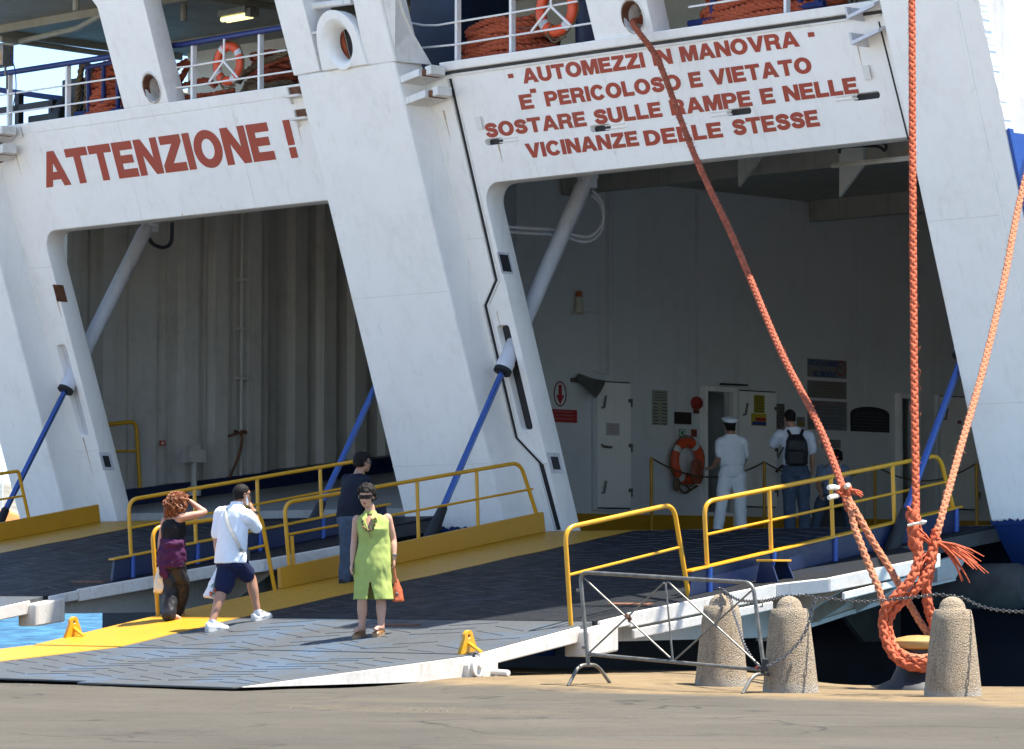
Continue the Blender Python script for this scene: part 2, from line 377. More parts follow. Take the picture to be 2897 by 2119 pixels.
def build_quay():
    rs = [-120, -80, -60, -50]+[-44+.28*i for i in range(118)]+[-9, -4, 6, 20, 60]
    us = [-80, -40, -15, 0, 8, 12, 15]+[17+.24*i for i in range(45)]
    v = []; f = []; n = len(us)+3
    for r in rs:
        e = edge_at(r)+.05*noise.noise(Vector((r*2.3, 0, 1)))
        row = [(r, u if u < 17 else 17+(u-17)*(e-17)/(us[-1]-17)) for u in us]
        for q in row: v.append((q[0], q[1], quay_z(*q)))
        zt = quay_z(r, e); v += [(r, e+.035, zt-.03), (r, e+.06, zt-.35), (r, e+.06, -3.2)]
    for i in range(len(rs)-1):
        for j in range(n-1): f.append((i*n+j, (i+1)*n+j, (i+1)*n+j+1, i*n+j+1))
    me = bpy.data.meshes.new('quay'); me.from_pydata(v, [], f); me.update()
    for p in me.polygons: p.use_smooth = True
    o = bpy.data.objects.new('quay', me); col.objects.link(o); o.rotation_euler = (0, 0, -math.pi/4); me.materials.append(M['quay']); me.materials.append(M['quay_face'])
    for p in me.polygons:
        if p.index % (n-1) >= n-3: p.material_index = 1
    tag(o, 'grey asphalt quay with a pale concrete margin along its edge', 'quay', None, 'structure')
build_quay()
def sheet(name, mat, z, x0, x1, y0, y1, label, cat):
    me = bpy.data.meshes.new(name); me.from_pydata([(x0, y0, z), (x1, y0, z), (x1, y1, z), (x0, y1, z)], [], [(0, 1, 2, 3)]); me.update(); me.materials.append(mat)
    o = bpy.data.objects.new(name, me); col.objects.link(o); tag(o, label, cat, None, 'structure')
sheet('sea', M['sea'], -1.7, -4000, 4000, -400, 7000, 'rippled blue harbour water beyond the quay', 'water')
mb = MB(); k = 40; rows = []
for i in range(k+1):
    x = -900+i*40; rows.append([Vector((x, 1150+30*math.sin(i), -2)), Vector((x, 1230+40*math.sin(i*1.7), 14+8*noise.noise(Vector((i*.31, 0, 0))))), Vector((x, 1400, 40+26*noise.noise(Vector((i*.23, 4, 0)))))])
b = 0
for r_ in rows: mb.v += r_
for i in range(k):
    for j in range(2): mb.face((i*3+j, (i+1)*3+j, (i+1)*3+j+1, i*3+j+1))
tag(mb.build('hill', M['hill'], None, True), 'hazy brown hillside across the harbour', 'hill', None, 'structure')

# ---------------------------------------------------------------- the ferry
ferry = thing('ferry', W(36, -35, 0), 'white and blue car ferry with two open stern doors, red warning lettering and raked pillars', 'ferry')
# door portals: header and jambs cut from one plate, the right one with slots
def portal(dr, slots, right):
    oL, oR, iL, iR = -34.72+dr, -25.8+dr, -33.92+dr, -26.52+dr
    top, bot, hz = 7.632, 1.0, 6.235
    inner = [(iR, bot)]+[(iR-.33+.33*math.cos(t), hz-.33+.33*math.sin(t)) for t in [math.radians(9*i) for i in range(11)]] + \
            [(iL+.3+.3*math.cos(t), hz-.3+.3*math.sin(t)) for t in [math.radians(90+9*i) for i in range(11)]]+[(iL, bot)]
    loops = [[(oL, bot), (oL, top), (oR, top), (oR, bot)]+inner]
    if slots: loops += [rrect(-34.265+dr, 3.05, -34.04+dr, 4.42, .05)]
    else: loops += [rrect(-34.29+dr, 3.24, -34.07+dr, 4.58, .05)]
    if right:
        for px, py, w in (K(2, 1028, 826)+(.33,), K(2, 1649, 748)+(.36,), K(3, 399, 651)+(.40,), K(3, 1142, 561)+(.42,)):
            q = arz(onS(px, py)); loops.append(rrect(q[1]-w/2, q[2]-.042, q[1]+w/2, q[2]+.042, .041))
    o = obj_from_mesh('door_portal', filled('door_portal', loops, .32, stern_frame(.16)), M['white'], ferry)
    md = o.modifiers.new('bevel', 'BEVEL'); md.width = .012; md.segments = 2; md.limit_method = 'ANGLE'
    mb = MB()                                                 # dark plating inside the jamb and header slots
    mb.rbox(.10, .13, -34.45+dr, -34.0+dr, 2.9, 4.7)
    if right: mb.rbox(.09, .11, -33.9+dr, -26.6+dr, 6.5, 7.0)
    mb.build('slot_backing', M['jamb_grey'] if not right else M['dark'], ferry)
    return o
portal_right = portal(0, True, True); portal_left = portal(BAY, False, False)
# backing behind the jamb slot is recessed plate in grey, header slots in dark: rebuild jamb backing of the right door in grey
# fascia along the top of each header, with the gutter's shadow gap put in as a dark band
for dr, gap in ((0, True), (BAY, False)):
    mb = MB(); mb.rbox(-.045 if gap else -.004, .45, -34.14+dr if gap else -34.5+dr, -25.6+dr, 7.675 if gap else 7.63, 7.79)
    mb.build('fascia', M['white'], ferry, bevel=.015)
    if gap:
        mb = MB(); mb.rbox(-.012, .3, -34.06+dr, -25.7+dr, 7.634, 7.672); mb.build('gutter_shadow_band', M['under'], ferry)
        mb = MB(); mb.rbox(-.02, -.001, -34.0+dr, -26.8+dr, 7.606, 7.633); mb.build('drip_lip', M['white_old'], ferry)
# rubber seal groove of the right door
def strip(pts, w, off, thick, mat, name, parent):
    """a flat band along a line drawn in (r, z) on the stern"""
    mb = MB(); P = [Vector((r, z, 0)) for r, z in pts]; L = []; Rr = []
    for i, p in enumerate(P):
        t0 = (P[i]-P[i-1]).normalized() if i else (P[1]-P[0]).normalized(); t1 = (P[i+1]-P[i]).normalized() if i+1 < len(P) else t0
        n0 = Vector((-t0.y, t0.x, 0)); n1 = Vector((-t1.y, t1.x, 0)); n = (n0+n1).normalized(); n *= 1/max(.5, n.dot(n0)); L.append(p+n*w/2); Rr.append(p-n*w/2)
    rs = [[S(l.x, l.y, off), S(r.x, r.y, off), S(r.x, r.y, off-thick), S(l.x, l.y, off-thick)] for l, r in zip(L, Rr)]
    mb.rings(rs); return mb.build(name, mat, parent)
sealL = [(-34.03, 7.58), (-34.06, 4.99), (-34.37, 4.68), (-34.38, 2.95), (-34.04, 2.6), (-34.0, 1.72)]
strip(sealL[:5], .042, 0, .012, M['black'], 'rubber_seal', portal_right)
strip([(-34.055, 2.62), (-34.02, 1.72)], .10, 0, .012, M['black'], 'rubber_seal', portal_right)
strip([(r-.045, z) for r, z in sealL], .02, 0, .02, M['white_old'], 'seal_lip', portal_right)
strip([(r+.045, z) for r, z in sealL[:5]]+[(-33.945, 2.6)], .02, 0, .02, M['white_old'], 'seal_lip', portal_right)
strip([(-26.86, 7.55), (-26.80, 6.2)], .02, 0, .008, M['black'], 'rubber_seal', portal_right)
# small lettering tools: bold grotesque capitals as closed outlines
def arc(cx, cy, rx, ry, a0, a1, n=14): return [(cx+rx*math.cos(math.radians(a0+(a1-a0)*i/n)), cy+ry*math.sin(math.radians(a0+(a1-a0)*i/n))) for i in range(n+1)]
def s_glyph():
    cl = catmull([(.70, .70, 0), (.62, .83, 0), (.42, .885, 0), (.22, .84, 0), (.135, .73, 0), (.20, .60, 0), (.42, .52, 0), (.62, .44, 0), (.685, .29, 0), (.60, .16, 0), (.40, .11, 0), (.20, .165, 0), (.105, .31, 0)], 5)
    up, dn = [], []
    for i, p in enumerate(cl):
        t = (cl[min(i+1, len(cl)-1)]-cl[max(i-1, 0)]).normalized(); n = Vector((-t.y, t.x, 0)); up.append(tuple((p+n*.108)[:2])); dn.append(tuple((p-n*.108)[:2]))
    return up+dn[::-1]
G = {'A': (.98, [[(0, 0), (.225, 0), (.30, .2), (.68, .2), (.755, 0), (.98, 0), (.615, 1), (.365, 1)], [(.355, .375), (.625, .375), (.49, .76)]]),
     'U': (.86, [[(0, 1)]+[(0, .36)]+arc(.43, .36, .43, .38, 180, 360)+[(.86, 1), (.64, 1)]+arc(.43, .36, .21, .19, 0, -180)+[(.22, 1)]]),
     'T': (.84, [[(0, 1), (0, .81), (.31, .81), (.31, 0), (.53, 0), (.53, .81), (.84, .81), (.84, 1)]]),
     'O': (1.0, [oval(.5, .5, .5, .52), oval(.5, .5, .265, .325)]),
     'M': (1.04, [[(0, 0), (0, 1), (.32, 1), (.52, .34), (.72, 1), (1.04, 1), (1.04, 0), (.83, 0), (.83, .74), (.61, 0), (.43, 0), (.21, .74), (.21, 0)]]),
     'E': (.76, [[(0, 0), (0, 1), (.74, 1), (.74, .81), (.22, .81), (.22, .6), (.68, .6), (.68, .42), (.22, .42), (.22, .19), (.76, .19), (.76, 0)]]),
     'Z': (.82, [[(0, 0), (.82, 0), (.82, .19), (.3, .19), (.8, .83), (.8, 1), (.04, 1), (.04, .81), (.51, .81), (0, .17)]]),
     'I': (.22, [[(0, 0), (0, 1), (.22, 1), (.22, 0)]]),
     'N': (.86, [[(0, 0), (0, 1), (.24, 1), (.65, .34), (.65, 1), (.86, 1), (.86, 0), (.62, 0), (.21, .66), (.21, 0)]]),
     'V': (.94, [[(0, 1), (.24, 1), (.47, .27), (.70, 1), (.94, 1), (.59, 0), (.35, 0)]]),
     'L': (.7, [[(0, 0), (0, 1), (.22, 1), (.22, .2), (.7, .2), (.7, 0)]]),
     'R': (.88, [[(0, 0), (0, 1)]+arc(.54, .70, .30, .30, 90, -50)+[(.73, .44), (.80, .34), (.82, .06), (.87, 0), (.63, 0), (.60, .08), (.58, .28), (.50, .37), (.22, .37), (.22, 0)], [(.22, .55), (.22, .82)]+arc(.50, .685, .125, .135, 90, -90)]),
     'P': (.82, [[(0, 0), (0, 1)]+arc(.50, .675, .32, .325, 90, -90)+[(.22, .35), (.22, 0)], [(.22, .53), (.22, .82)]+arc(.47, .675, .135, .145, 90, -90)]),
     'C': (.92, [arc(.47, .5, .47, .52, 38, 322, 24)+arc(.47, .5, .25, .325, 325, 35, 22)]),
     'D': (.86, [[(0, 0), (0, 1)]+arc(.38, .5, .48, .5, 90, -90)+[], [(.22, .19), (.22, .81)]+arc(.36, .5, .27, .31, 90, -90)]),
     'S': (.79, [s_glyph()]), '-': (.28, [[(0, .36), (0, .60), (.28, .60), (.28, .36)]]),
     '!': (.24, [[(0, 0), (0, .24), (.24, .24), (.24, 0)], [(0, .36), (0, 1), (.24, 1), (.24, .36)]])}
def line_loops(text, r0, r1, z0, cap, sp=.13, space=.42, z1=None):
    w = sum(space if c == ' ' else G[c][0]+sp for c in text)-sp; kx = (r1-r0)/w; x = 0; out = []
    for c in text:
        if c == ' ': x += space; continue
        g, loops = G[c]; zb = z0 if z1 is None else z0+(z1-z0)*x/w
        for lp in loops: out.append([(r0+(x+px)*kx, zb+py*cap) for px, py in lp])
        x += g+sp
    return out
def inside(p, lp):
    c = False
    for (x0, y0), (x1, y1) in zip(lp, lp[1:]+lp[:1]):
        if (y0 > p[1]) != (y1 > p[1]) and p[0] < (x1-x0)*(p[1]-y0)/(y1-y0)+x0: c = not c
    return c
def wind(loops):
    out = []
    for i, lp in enumerate(loops):
        ar = sum(a[0]*b[1]-b[0]*a[1] for a, b in zip(lp, lp[1:]+lp[:1])); hole = any(j != i and inside(lp[0], q) for j, q in enumerate(loops))
        out.append(lp if (ar < 0) != hole else lp[::-1])
    return out
def lettering(loops, parent, grow=.006):
    return obj_from_mesh('lettering', filled('lettering', wind(loops), .006, stern_frame(-.004), 0, grow), M['red_letter'], parent)
lettering(line_loops('ATTENZIONE', -42.865, -37.765, 6.86, .475, .12)+line_loops('!', -37.42, -37.31, 6.85, .48), portal_left, .014)
l1 = line_loops('-', -32.985, -32.905, 7.43, .17)+line_loops('AUTOMEZZI IN MANOVRA', -32.735, -28.12, 7.402, .17, .11, .5)+line_loops('-', -27.945, -27.862, 7.43, .17)
l2 = line_loops('E', -32.885, -32.665, 7.088, .172)+[[(-32.66, 7.275), (-32.57, 7.275), (-32.57, 7.315), (-32.66, 7.315)]]+line_loops('PERICOLOSO E VIETATO', -32.43, -28.01, 7.088, .172, .13, .5)
l3 = line_loops('SOSTARE SULLE RAMPE E NELLE', -33.62, -27.385, 6.795, .172, .12, .5)
l4 = line_loops('VICINANZE', -32.975, -31.02, 6.485, .172, .12)+line_loops('DELLE', -30.90, -29.62, 6.472, .172, .14)+line_loops('STESSE', -29.43, -28.075, 6.472, .18, .12)
for l_ in (l1, l2, l3, l4): lettering(l_, portal_right)
# latches that slide in the header slots, pad eyes, small fittings
for px, py, d in (K(2, 1115, 817)+(1,), K(2, 1738, 740)+(1,), K(3, 300, 664)+(-1,), K(3, 1030, 572)+(-1,)):
    q = arz(onS(px, py)); mb = MB()
    for dz in (-.022, .022): mb.rbox(-.012, -.001, q[1]-.17, q[1]+.17, q[2]+dz-.006, q[2]+dz+.006)
    mb.build('slot_latch', M['white_old'], portal_right)
for n_, x, y, pr in ((3, 1155, 425, portal_right), (1, 122, 773, portal_left), (2, 948, 720, portal_right)):
    q = arz(onS(*K(n_, x, y))); mb = MB(); mb.rbox(-.035, .02, q[1]-.05, q[1]-.03, q[2]-.08, q[2]+.08); mb.rbox(-.035, -.025, q[1]-.03, q[1]+.05, q[2]-.08, q[2]+.08); mb.rbox(-.006, -.001, q[1]-.03, q[1]+.03, q[2]-.07, q[2]+.07, 1)
    mb.build('pad_eye', [M['white_old'], M['rust'] if n_ != 2 else M['white_old']], pr)
# rectangular sockets cut in the inner faces of the jambs
for (n_, x, y, w, h, rim, mt) in ((5, 1092, 92, .16, .22, .03, 'dark'), (5, 1385, 1260, .14, .17, .05, 'dark'), (4, 350, 268, .10, .15, .05, 'rust'), (4, 622, 1250, .12, .17, .05, 'dark')):
    rr = -33.92 + (BAY if n_ == 4 else 0); q = arz(onR(*K(n_, x, y), rr)); mb = MB(); a, z = q[0], q[2]
    def sh(a_, z_, d): return W(a_-RAKE*(z_-z), rr+d, z_)
    mb.prism([sh(a-w/2-rim, z-h/2-rim, .003), sh(a+w/2+rim, z-h/2-rim, .003), sh(a+w/2+rim, z+h/2+rim, .003), sh(a-w/2-rim, z+h/2+rim, .003)], R*.004)
    mb.prism([sh(a-w/2, z-h/2, .008), sh(a+w/2, z-h/2, .008), sh(a+w/2, z+h/2, .008), sh(a-w/2, z+h/2, .008)], R*.003, 1)
    mb.build('jamb_socket', [M['jamb_grey'] if mt == 'dark' else M['rust'], M[mt]], portal_right if n_ == 5 else portal_left)
# raked pillars between the doors, white down to the blue boot topping
def pillar(r0, r1, z_top, blue_r0=None, low=-1.9):
    mb = MB(); zb = 1.74
    mb.rbox(-.5, .02, r0, r1, zb, z_top)
    o = mb.build('stern_pillar', M['white'], ferry, bevel=.03)
    mb = MB(); b0 = r0 if blue_r0 is None else blue_r0
    mb.hexa([S(b0, low, .2), S(b0, low, 1.2), S(r1, low, 1.2), S(r1, low, .2), S(r0, zb-.002, -.497), S(r0, zb-.002, .3), S(r1, zb-.002, .3), S(r1, zb-.002, -.497)])
    mb.build('boot_topping', M['hull_blue'], o); return o
pil_c = pillar(-36.41, -34.5, 7.80); pil_l = pillar(-45.0, -43.84, 7.80, None, 1.1); pil_r = pillar(-26.42, -25.03, 13.4, -25.6)
# ragged paint edge between white and blue
for o_, r0, r1 in ((pil_c, -36.41, -34.5), (pil_r, -26.42, -25.03), (pil_l, -45, -43.84)):
    top = []; x = r0
    while x < r1: top.append((x, 1.735+random.uniform(.0, .05))); x += random.uniform(.015, .05)
    lp = [(r0, 1.70)]+[(r1, 1.70)]+[(r1, 1.74)]+top[::-1]
    obj_from_mesh('paint_edge', filled('paint_edge', [lp], .004, stern_frame(-.5025)), M['hull_blue'], o_)
# weld seams between the plates and rust weeping from fittings
for par, off, lines in ((portal_left, -.0015, ([(-40.9, 6.24), (-40.9, 7.63)], [(-38.4, 6.24), (-38.4, 7.63)], [(-43.8, 5.72), (-43.25, 5.72)], [(-43.8, 3.0), (-43.25, 3.0)])), (portal_right, -.0015, ([(-33.0, 6.24), (-33.0, 6.46)], [(-29.2, 6.24), (-29.2, 6.46)], [(-34.45, 5.55), (-34.1, 5.55)])), (pil_c, -.502, ([(-36.4, 4.85), (-34.52, 4.85)], [(-36.4, 2.6), (-34.52, 2.6)])), (pil_r, -.502, ([(-26.4, 5.2), (-25.36, 5.2)], [(-26.4, 3.1), (-25.36, 3.1)]))):
    for ln in lines: strip(ln, .010, off+.0015, .0025, M['white_old'], 'weld_seam', par)
rs_ = random.Random(5)
for par, off, r, z, L in ((portal_left, 0, -37.15, 7.35, .35), (portal_left, 0, -43.4, 7.5, .45), (portal_left, 0, -40.0, 6.27, .05), (portal_left, 0, -43.32, 5.25, .3), (portal_left, 0, -43.55, 3.2, .6), (portal_right, 0, -34.3, 7.2, .4), (portal_right, 0, -34.2, 4.6, .3), (portal_right, 0, -27.25, 7.35, .3), (portal_right, 0, -33.45, 6.7, .25)):
    w = rs_.uniform(.008, .02); lp = [(r-w, z), (r+w, z), (r+w*.5, z-L*.5), (r+w*.1, z-L), (r-w*.3, z-L*.6)]
    obj_from_mesh('rust_streak', filled('rust_streak', [lp], .002, stern_frame(off-.0015)), M['stain'], par)
# hull: sides, transom under the doors, car decks, bay walls
mb = MB(); mb.rbox(-.46, 40, -25.06, -25.03, 6.1, 13.4); mb.build('hull_side', M['white'], ferry)
mb = MB(); mb.hexa([S(-25.07, -2, .3), W(36.4, -25.07, -2), W(36.4, -25.04, -2), S(-25.04, -2, .3), S(-25.07, 6.1, -.46), W(36.4, -25.07, 6.1), W(36.4, -25.04, 6.1), S(-25.04, 6.1, -.46)]); mb.sbox(36.4, 43.2, -25.07, -25.04, -2, 2.2); mb.sbox(36.4, 43.2, -25.07, -25.04, 5.3, 6.1); mb.sbox(43.2, 75, -25.07, -25.04, -2, 6.1)  # leaves an added opening in the side shell that lets daylight into the bay
mb.build('hull_side', M['bright_blue'], ferry)
mb = MB(); pts = []                                              # chipped rubbing strip down the stern corner
z = 6.12
while z < 9.4:
    h = random.uniform(.012, .08); w = random.uniform(.006, .018); d = random.uniform(0, .004)
    mb.rbox(-.51-d, -.38, -25.05, -25.02+w, z, z+h, 0); z += h
mb.build('corner_rubbing_strip', [M['white'], M['rust']], pil_r)
mb = MB(); mb.rbox(-.47, 1.2, -25.029, -25.012, 1.75, 6.1); mb.build('side_paint', M['bright_blue'], pil_r)
mb = MB(); mb.rbox(-.49, -.40, -25.03, -24.985, 4.6, 6.14); mb.build('corner_rubbing_strip', M['bright_blue'], pil_r, bevel=.01)
mb = MB(); mb.rbox(-.515, -.499, -25.36, -25.31, 2.0, 9.5); mb.build('pillar_seam_bar', M['white'], pil_r, bevel=.006)
mb = MB(); q = [W(34.2, -25.0, 4.4), W(34.2, -25.0, 6.05), W(35.6, -25.0, 6.05)]; mb.prism(q, R*.05); mb.build('side_bracket', M['blue'], ferry)
mb = MB(); mb.sbox(35.3, 36.2, -44.2, -25.1, -2.2, 1.6); mb.build('transom', M['hull_shade'], ferry)
mb = MB(); mb.sbox(35.02, 56, -43.2, -25.1, 1.60, 1.705); mb.build('car_deck', M['deck_dark'], ferry)
# starboard bay: longitudinal casing wall with doors on it
mb = MB()
for a0, a1, z0 in ((39.9, 44.44, 1.7), (44.44, 45.08, 4.14), (45.08, 49.47, 1.7), (49.47, 49.9, 4.2), (49.9, 56, 1.7)): mb.sbox(a0, a1, -40.12, -40, z0, 7.5)
for a0, a1 in ((44.3, 45.9), (49.3, 50.4)): mb.sbox(a0, a1, -41.3, -41.25, 1.8, 4.4); mb.sbox(a0-.05, a0, -41.3, -40.12, 1.8, 4.4); mb.sbox(a1, a1+.05, -41.3, -40.12, 1.8, 4.4); mb.sbox(a0, a1, -41.3, -40.12, 4.3, 4.35)
mb.sbox(39.9, 56, -41.5, -41.4, 1.7, 7.5); mb.sbox(39.9, 39.95, -41.4, -40.12, 1.7, 7.5)
wall_r = mb.build('bay_wall', M['bay_wall'], ferry)
mb = MB()
for q in ((35.2, 36.4, 1.6, 7.5), (36.4, 43.2, 1.6, 2.2), (36.4, 43.2, 5.3, 7.5), (43.2, 56, 1.6, 7.5)): mb.sbox(q[0], q[1], -25.4, -25.12, q[2], q[3])  # same added opening left in the inner wall, for more light inside
mb.build('bay_wall', M['bay_wall'], ferry)
mb = MB(); mb.sbox(56, 56.3, -46, -25.1, 1.5, 7.5); mb.build('bay_end_wall', M['bay_wall'], ferry)
mb = MB(); mb.hexa([W(35.1, -35.0, 1), W(40.2, -40.1, 1), W(40.4, -40.3, 1), W(35.3, -35.2, 1), W(33.1, -35.0, 7.7), W(40.2, -40.1, 7.7), W(40.4, -40.3, 7.7), W(33.3, -35.2, 7.7)]); mb.build('partition', M['bay_wall'], ferry)
mb = MB(); mb.sbox(33.2, 56, -46, -25.1, 7.45, 7.6); mb.build('bay_ceiling', M['ceil'], ferry)
mb = MB(); mb.sbox(39.98, 56, -40.0, -39.93, 1.706, 2.10); mb.build('wall_base', M['yellow'], wall_r)
mb = MB()
for a in (42.3, 45.6, 48.6, 51.8): mb.sbox(a, a+.012, -40, -39.992, 2.1, 7.4)
for z in (5.05, ): mb.sbox(40, 55.9, -40, -39.993, z, z+.012)
mb.build('weld_seam', M['bay_wall'], wall_r)
# ceiling brackets and beams of the starboard bay
mb = MB()
for a, r0 in ((52.4, -27.2), ):
    mb.prism([W(a, r0, 7.45), W(a, r0+1.1, 7.45), W(a, r0, 6.3)], F*.06)
mb.sbox(41.0, 41.15, -39.9, -25.4, 7.1, 7.45); mb.sbox(47, 47.15, -39.9, -25.4, 7.1, 7.45); mb.build('ceiling_bracket', M['ceil'], ferry)
for n_, x, y in ((3, 440, 985), (3, 1030, 1045)):
    d = 52.5 if x < 700 else 50; p = onY(*K(n_, x, y-75), d); q = onY(*K(n_, x-45, y+105), d); s_ = onY(*K(n_, x+95, y-80), d)
    p2 = onY(*K(n_, x-45, y-70), d); mb = MB(); mb.prism([p2, q, s_], F*.05); mb.prism([p2+UZ*.0, s_, s_+UZ*.5, p2+UZ*.5], F*.05); mb.build('knee_bracket', M['ceil'], ferry)
p = onY(*K(3, 950, 968), 48); q = onY(*K(3, 1390, 925), 43); mb = MB(); mb.tube([p, q], .035, 6); mb.build('ceiling_pipe', M['ceil'], ferry, True)
mb = MB(); P = [onY(*K(3, x, y), 46) for x, y in ((985, 895), (1010, 860), (1200, 855), (1250, 880), (1240, 835), (1050, 840))]; mb.tube(catmull(P, 6), .02, 5); mb.build('ceiling_cable', M['black'], ferry, True)
# port bay: ribbed ship's side and a sloping inner ramp
fl = lambda a: 2.08+.115*(a-35.2)
mb = MB(); mb.sbox(35.0, 39.45, -45.5, -45.12, 1.4, 7.5); mb.sbox(39.45, 57, -46.1, -45.55, 1.4, 7.5)
side_l = mb.build('bay_wall', M['corr_wall'], ferry)
def ribs(a_list, r, w, d):
    mb = MB()
    for a in a_list: mb.prism([W(a-w/2, r, 1.9), W(a-w/2+.06, r+d, 1.9), W(a+w/2-.06, r+d, 1.9), W(a+w/2, r, 1.9)], UZ*5.6)
    return mb
ribs([35.3, 36.05, 36.85, 37.72, 38.35, 39.05], -45.12, .40, .14).build('corrugation', M['corr_wall'], side_l)
ribs([39.75, 40.45, 41.1, 41.8, 42.5], -45.55, .40, .14).build('corrugation', M['corr_wall'], side_l)
mb = MB()
for a in (35.72, 36.5, 37.3, 38.05, 38.72): mb.sbox(a-.02, a+.02, -45.12, -45.05, 2.6, 7.4)
mb.build('stiffener', M['corr_wall'], side_l)
mb = MB(); mb.hexa([W(35, -45.5, 1.3), W(57, -45.5, 1.3), W(57, -44.9, 1.3), W(35, -44.9, 1.3), W(35, -45.5, fl(35)+.26), W(57, -45.5, fl(57)+.26), W(57, -44.9, fl(57)+.26), W(35, -44.9, fl(35)+.26)]); mb.build('wall_base', M['blue'], side_l)
mb = MB()
for a0, a1, q0, q1 in ((35, 40.3, -35.4, -40.7), (40.3, 57, -41.55, -41.55)): mb.hexa([W(a0, -45, 1.2), W(a1, -45, 1.2), W(a1, q1, 1.2), W(a0, q0, 1.2), W(a0, -45, fl(a0)), W(a1, -45, fl(a1)), W(a1, q1, fl(a1)), W(a0, q0, fl(a0))])
mb.build('inner_ramp', M['deck_dark'], ferry)
mb = MB(); mb.sbox(34.9, 35.1, -45.6, -44.62, 1.7, 7.6); mb.build('bay_wall', M['corr_wall'], ferry)
# things fixed on the port wall: pipe with hose, valve box on a post, short handrail, red square, cable
p = onR(*K(4, 1405, 900), -44.95); a = arz(p)[0]
mb = MB(); mb.tube([W(a, -44.93, fl(a)+.2), W(a, -44.93, 7.4)], .028, 8)
for z in (4.3, 5.1, 5.9): mb.sbox(a-.06, a+.14, -45.05, -44.9, z, z+.05)
mb.build('wall_pipe', M['corr_wall'], ferry, True)
mb = MB(); P = [onR(*K(4, x, y), -44.85) for x, y in ((1365, 1090), (1400, 1085), (1440, 1080), (1410, 1075), (1412, 1130), (1400, 1200), (1370, 1280), (1340, 1345))]; mb.tube(catmull(P, 6), .022, 6)
for s_ in range(5): v = Vector((random.uniform(-.2, .2), 0, random.uniform(-.06, .1))); mb.tube([P[1], P[1]+v], .02, 5)
mb.build('hose', M['rust'], ferry, True)
a = arz(onR(*K(4, 1133, 1240), -44.6))[0]; mb = MB(); mb.tube([W(a, -44.6, fl(a)+.2), W(a, -44.6, 2.95)], .05, 10); mb.sbox(a-.16, a+.16, -44.72, -44.5, 2.92, 3.12); mb.sbox(a-.1, a+.1, -44.7, -44.55, 3.12, 3.2); mb.lathe(W(a, -44.6, fl(a)+.05), [(.12, 0), (.12, .12), (.05, .16)], 10); mb.build('valve_post', M['corr_wall'], ferry, True)
# ---- mooring deck above the doors
mb = MB(); mb.sbox(33.6, 56, -46, -25.1, 7.6, 7.66); mb.build('mooring_deck', M['deck_dark'], ferry)
mb = MB(); mb.sbox(38.2, 56, -45.7, -25.2, 7.66, 9.7); house = mb.build('deckhouse', M['deckwall'], ferry)
mb = MB(); mb.hexa([S(-46, 9.66, .0), W(58, -46, 9.66), W(58, -25.03, 9.66), S(-25.03, 9.66, 0), S(-46, 13.4, 0), W(58, -46, 13.4), W(58, -25.03, 13.4), S(-25.03, 13.4, 0)]); upper = mb.build('upper_deck', M['soffit'], ferry)
mb = MB(); mb.rbox(-.03, 0, -46, -25.03, 9.7, 13.4); mb.build('upper_stern_plate', M['white'], upper)
mb = MB()
for a in (34, 37): mb.sbox(a+.2, a+.26, -45.6, -25.2, 9.54, 9.66)
for r in (-45.9, -40.9, -40.3, -39.7, -39.1, -34.5, -31.5, -28.5): mb.sbox(32.4, 38.2, r, r+.07, 9.56, 9.66)
mb.build('deck_beam', M['soffit'], upper)
mb = MB()
for P in ([(0, 85), (140, 105), (190, 110), (215, 130), (250, 160), (420, 195)], [(190, 25), (110, 70), (0, 95)]): mb.tube(bend([on(x*2.0, y*2.0 - 60, UZ, 9.4) for x, y in P], .2), .045, 8)
for x, y in ((215, 30), (520, 60)): p = on(x*1.0, y, UZ, 9.4); mb.tube([p, p+UZ*.3], .05, 8)
mb.build('ceiling_pipe', M['soffit'], upper, True)
def post(dr, name='deck_post'):
    """the post with the fairlead hole that stands on the header of each door"""
    a = [arz(onS(*K(1, x, y)))[1]-BAY for x, y in ((725, 645), (580, 60), (985, 605), (835, 0))]
    hc = arz(onS(*K(1, 885, 512))); hr, hz = hc[1]-BAY, hc[2]
    zt = 10.0; sl = (a[1]-a[0])/(arz(onS(*K(1, 580, 60)))[2]-7.79)
    lp = [(a[0]+dr, 7.79), (a[0]+sl*1.4-.03+dr, 9.2), (a[0]-.55+dr, zt), (a[2]+.5+dr, zt), (a[2]+sl*1.0+dr, 9.2), (a[2]+dr, 7.79)]
    o = obj_from_mesh(name, filled(name, [lp, oval(hr+dr, hz, .17, .20)], .34, stern_frame(.17)), M['white'], ferry)
    md = o.modifiers.new('bevel', 'BEVEL'); md.width = .012; md.segments = 2; md.limit_method = 'ANGLE'
    mb = MB(); x = Vector((0, 0, 0)); rs = []
    for rad, off in ((.20, -.002), (.195, -.012), (.175, -.010), (.163, .02), (.163, .30)):
        rs.append([S(hr+dr+rad*math.cos(t), hz+rad*1.12*math.sin(t), off) for t in [2*math.pi*i/24 for i in range(24)]])
    mb.rings(rs[:5], 0, False); f_ = mb.build('fairlead', M['white_old'], o, True)
    mb = MB(); rs2 = [[S(hr+dr+rad*math.cos(t), hz+rad*1.1*math.sin(t)-.02, off)+UZ*.01*noise.noise(Vector((t*3, dr, 0))) for t in [2*math.pi*i/30 for i in range(30)]] for rad, off in ((.178, -.0125), (.166, -.010), (.158, .10))]
    mb.rings(rs2, 0, False); mb.build('rust_ring', M['rust'], o, True)
    return o, Vector(S(hr+dr, hz, 0))
post_l, hole_l = post(BAY); post_r, hole_r = post(0)
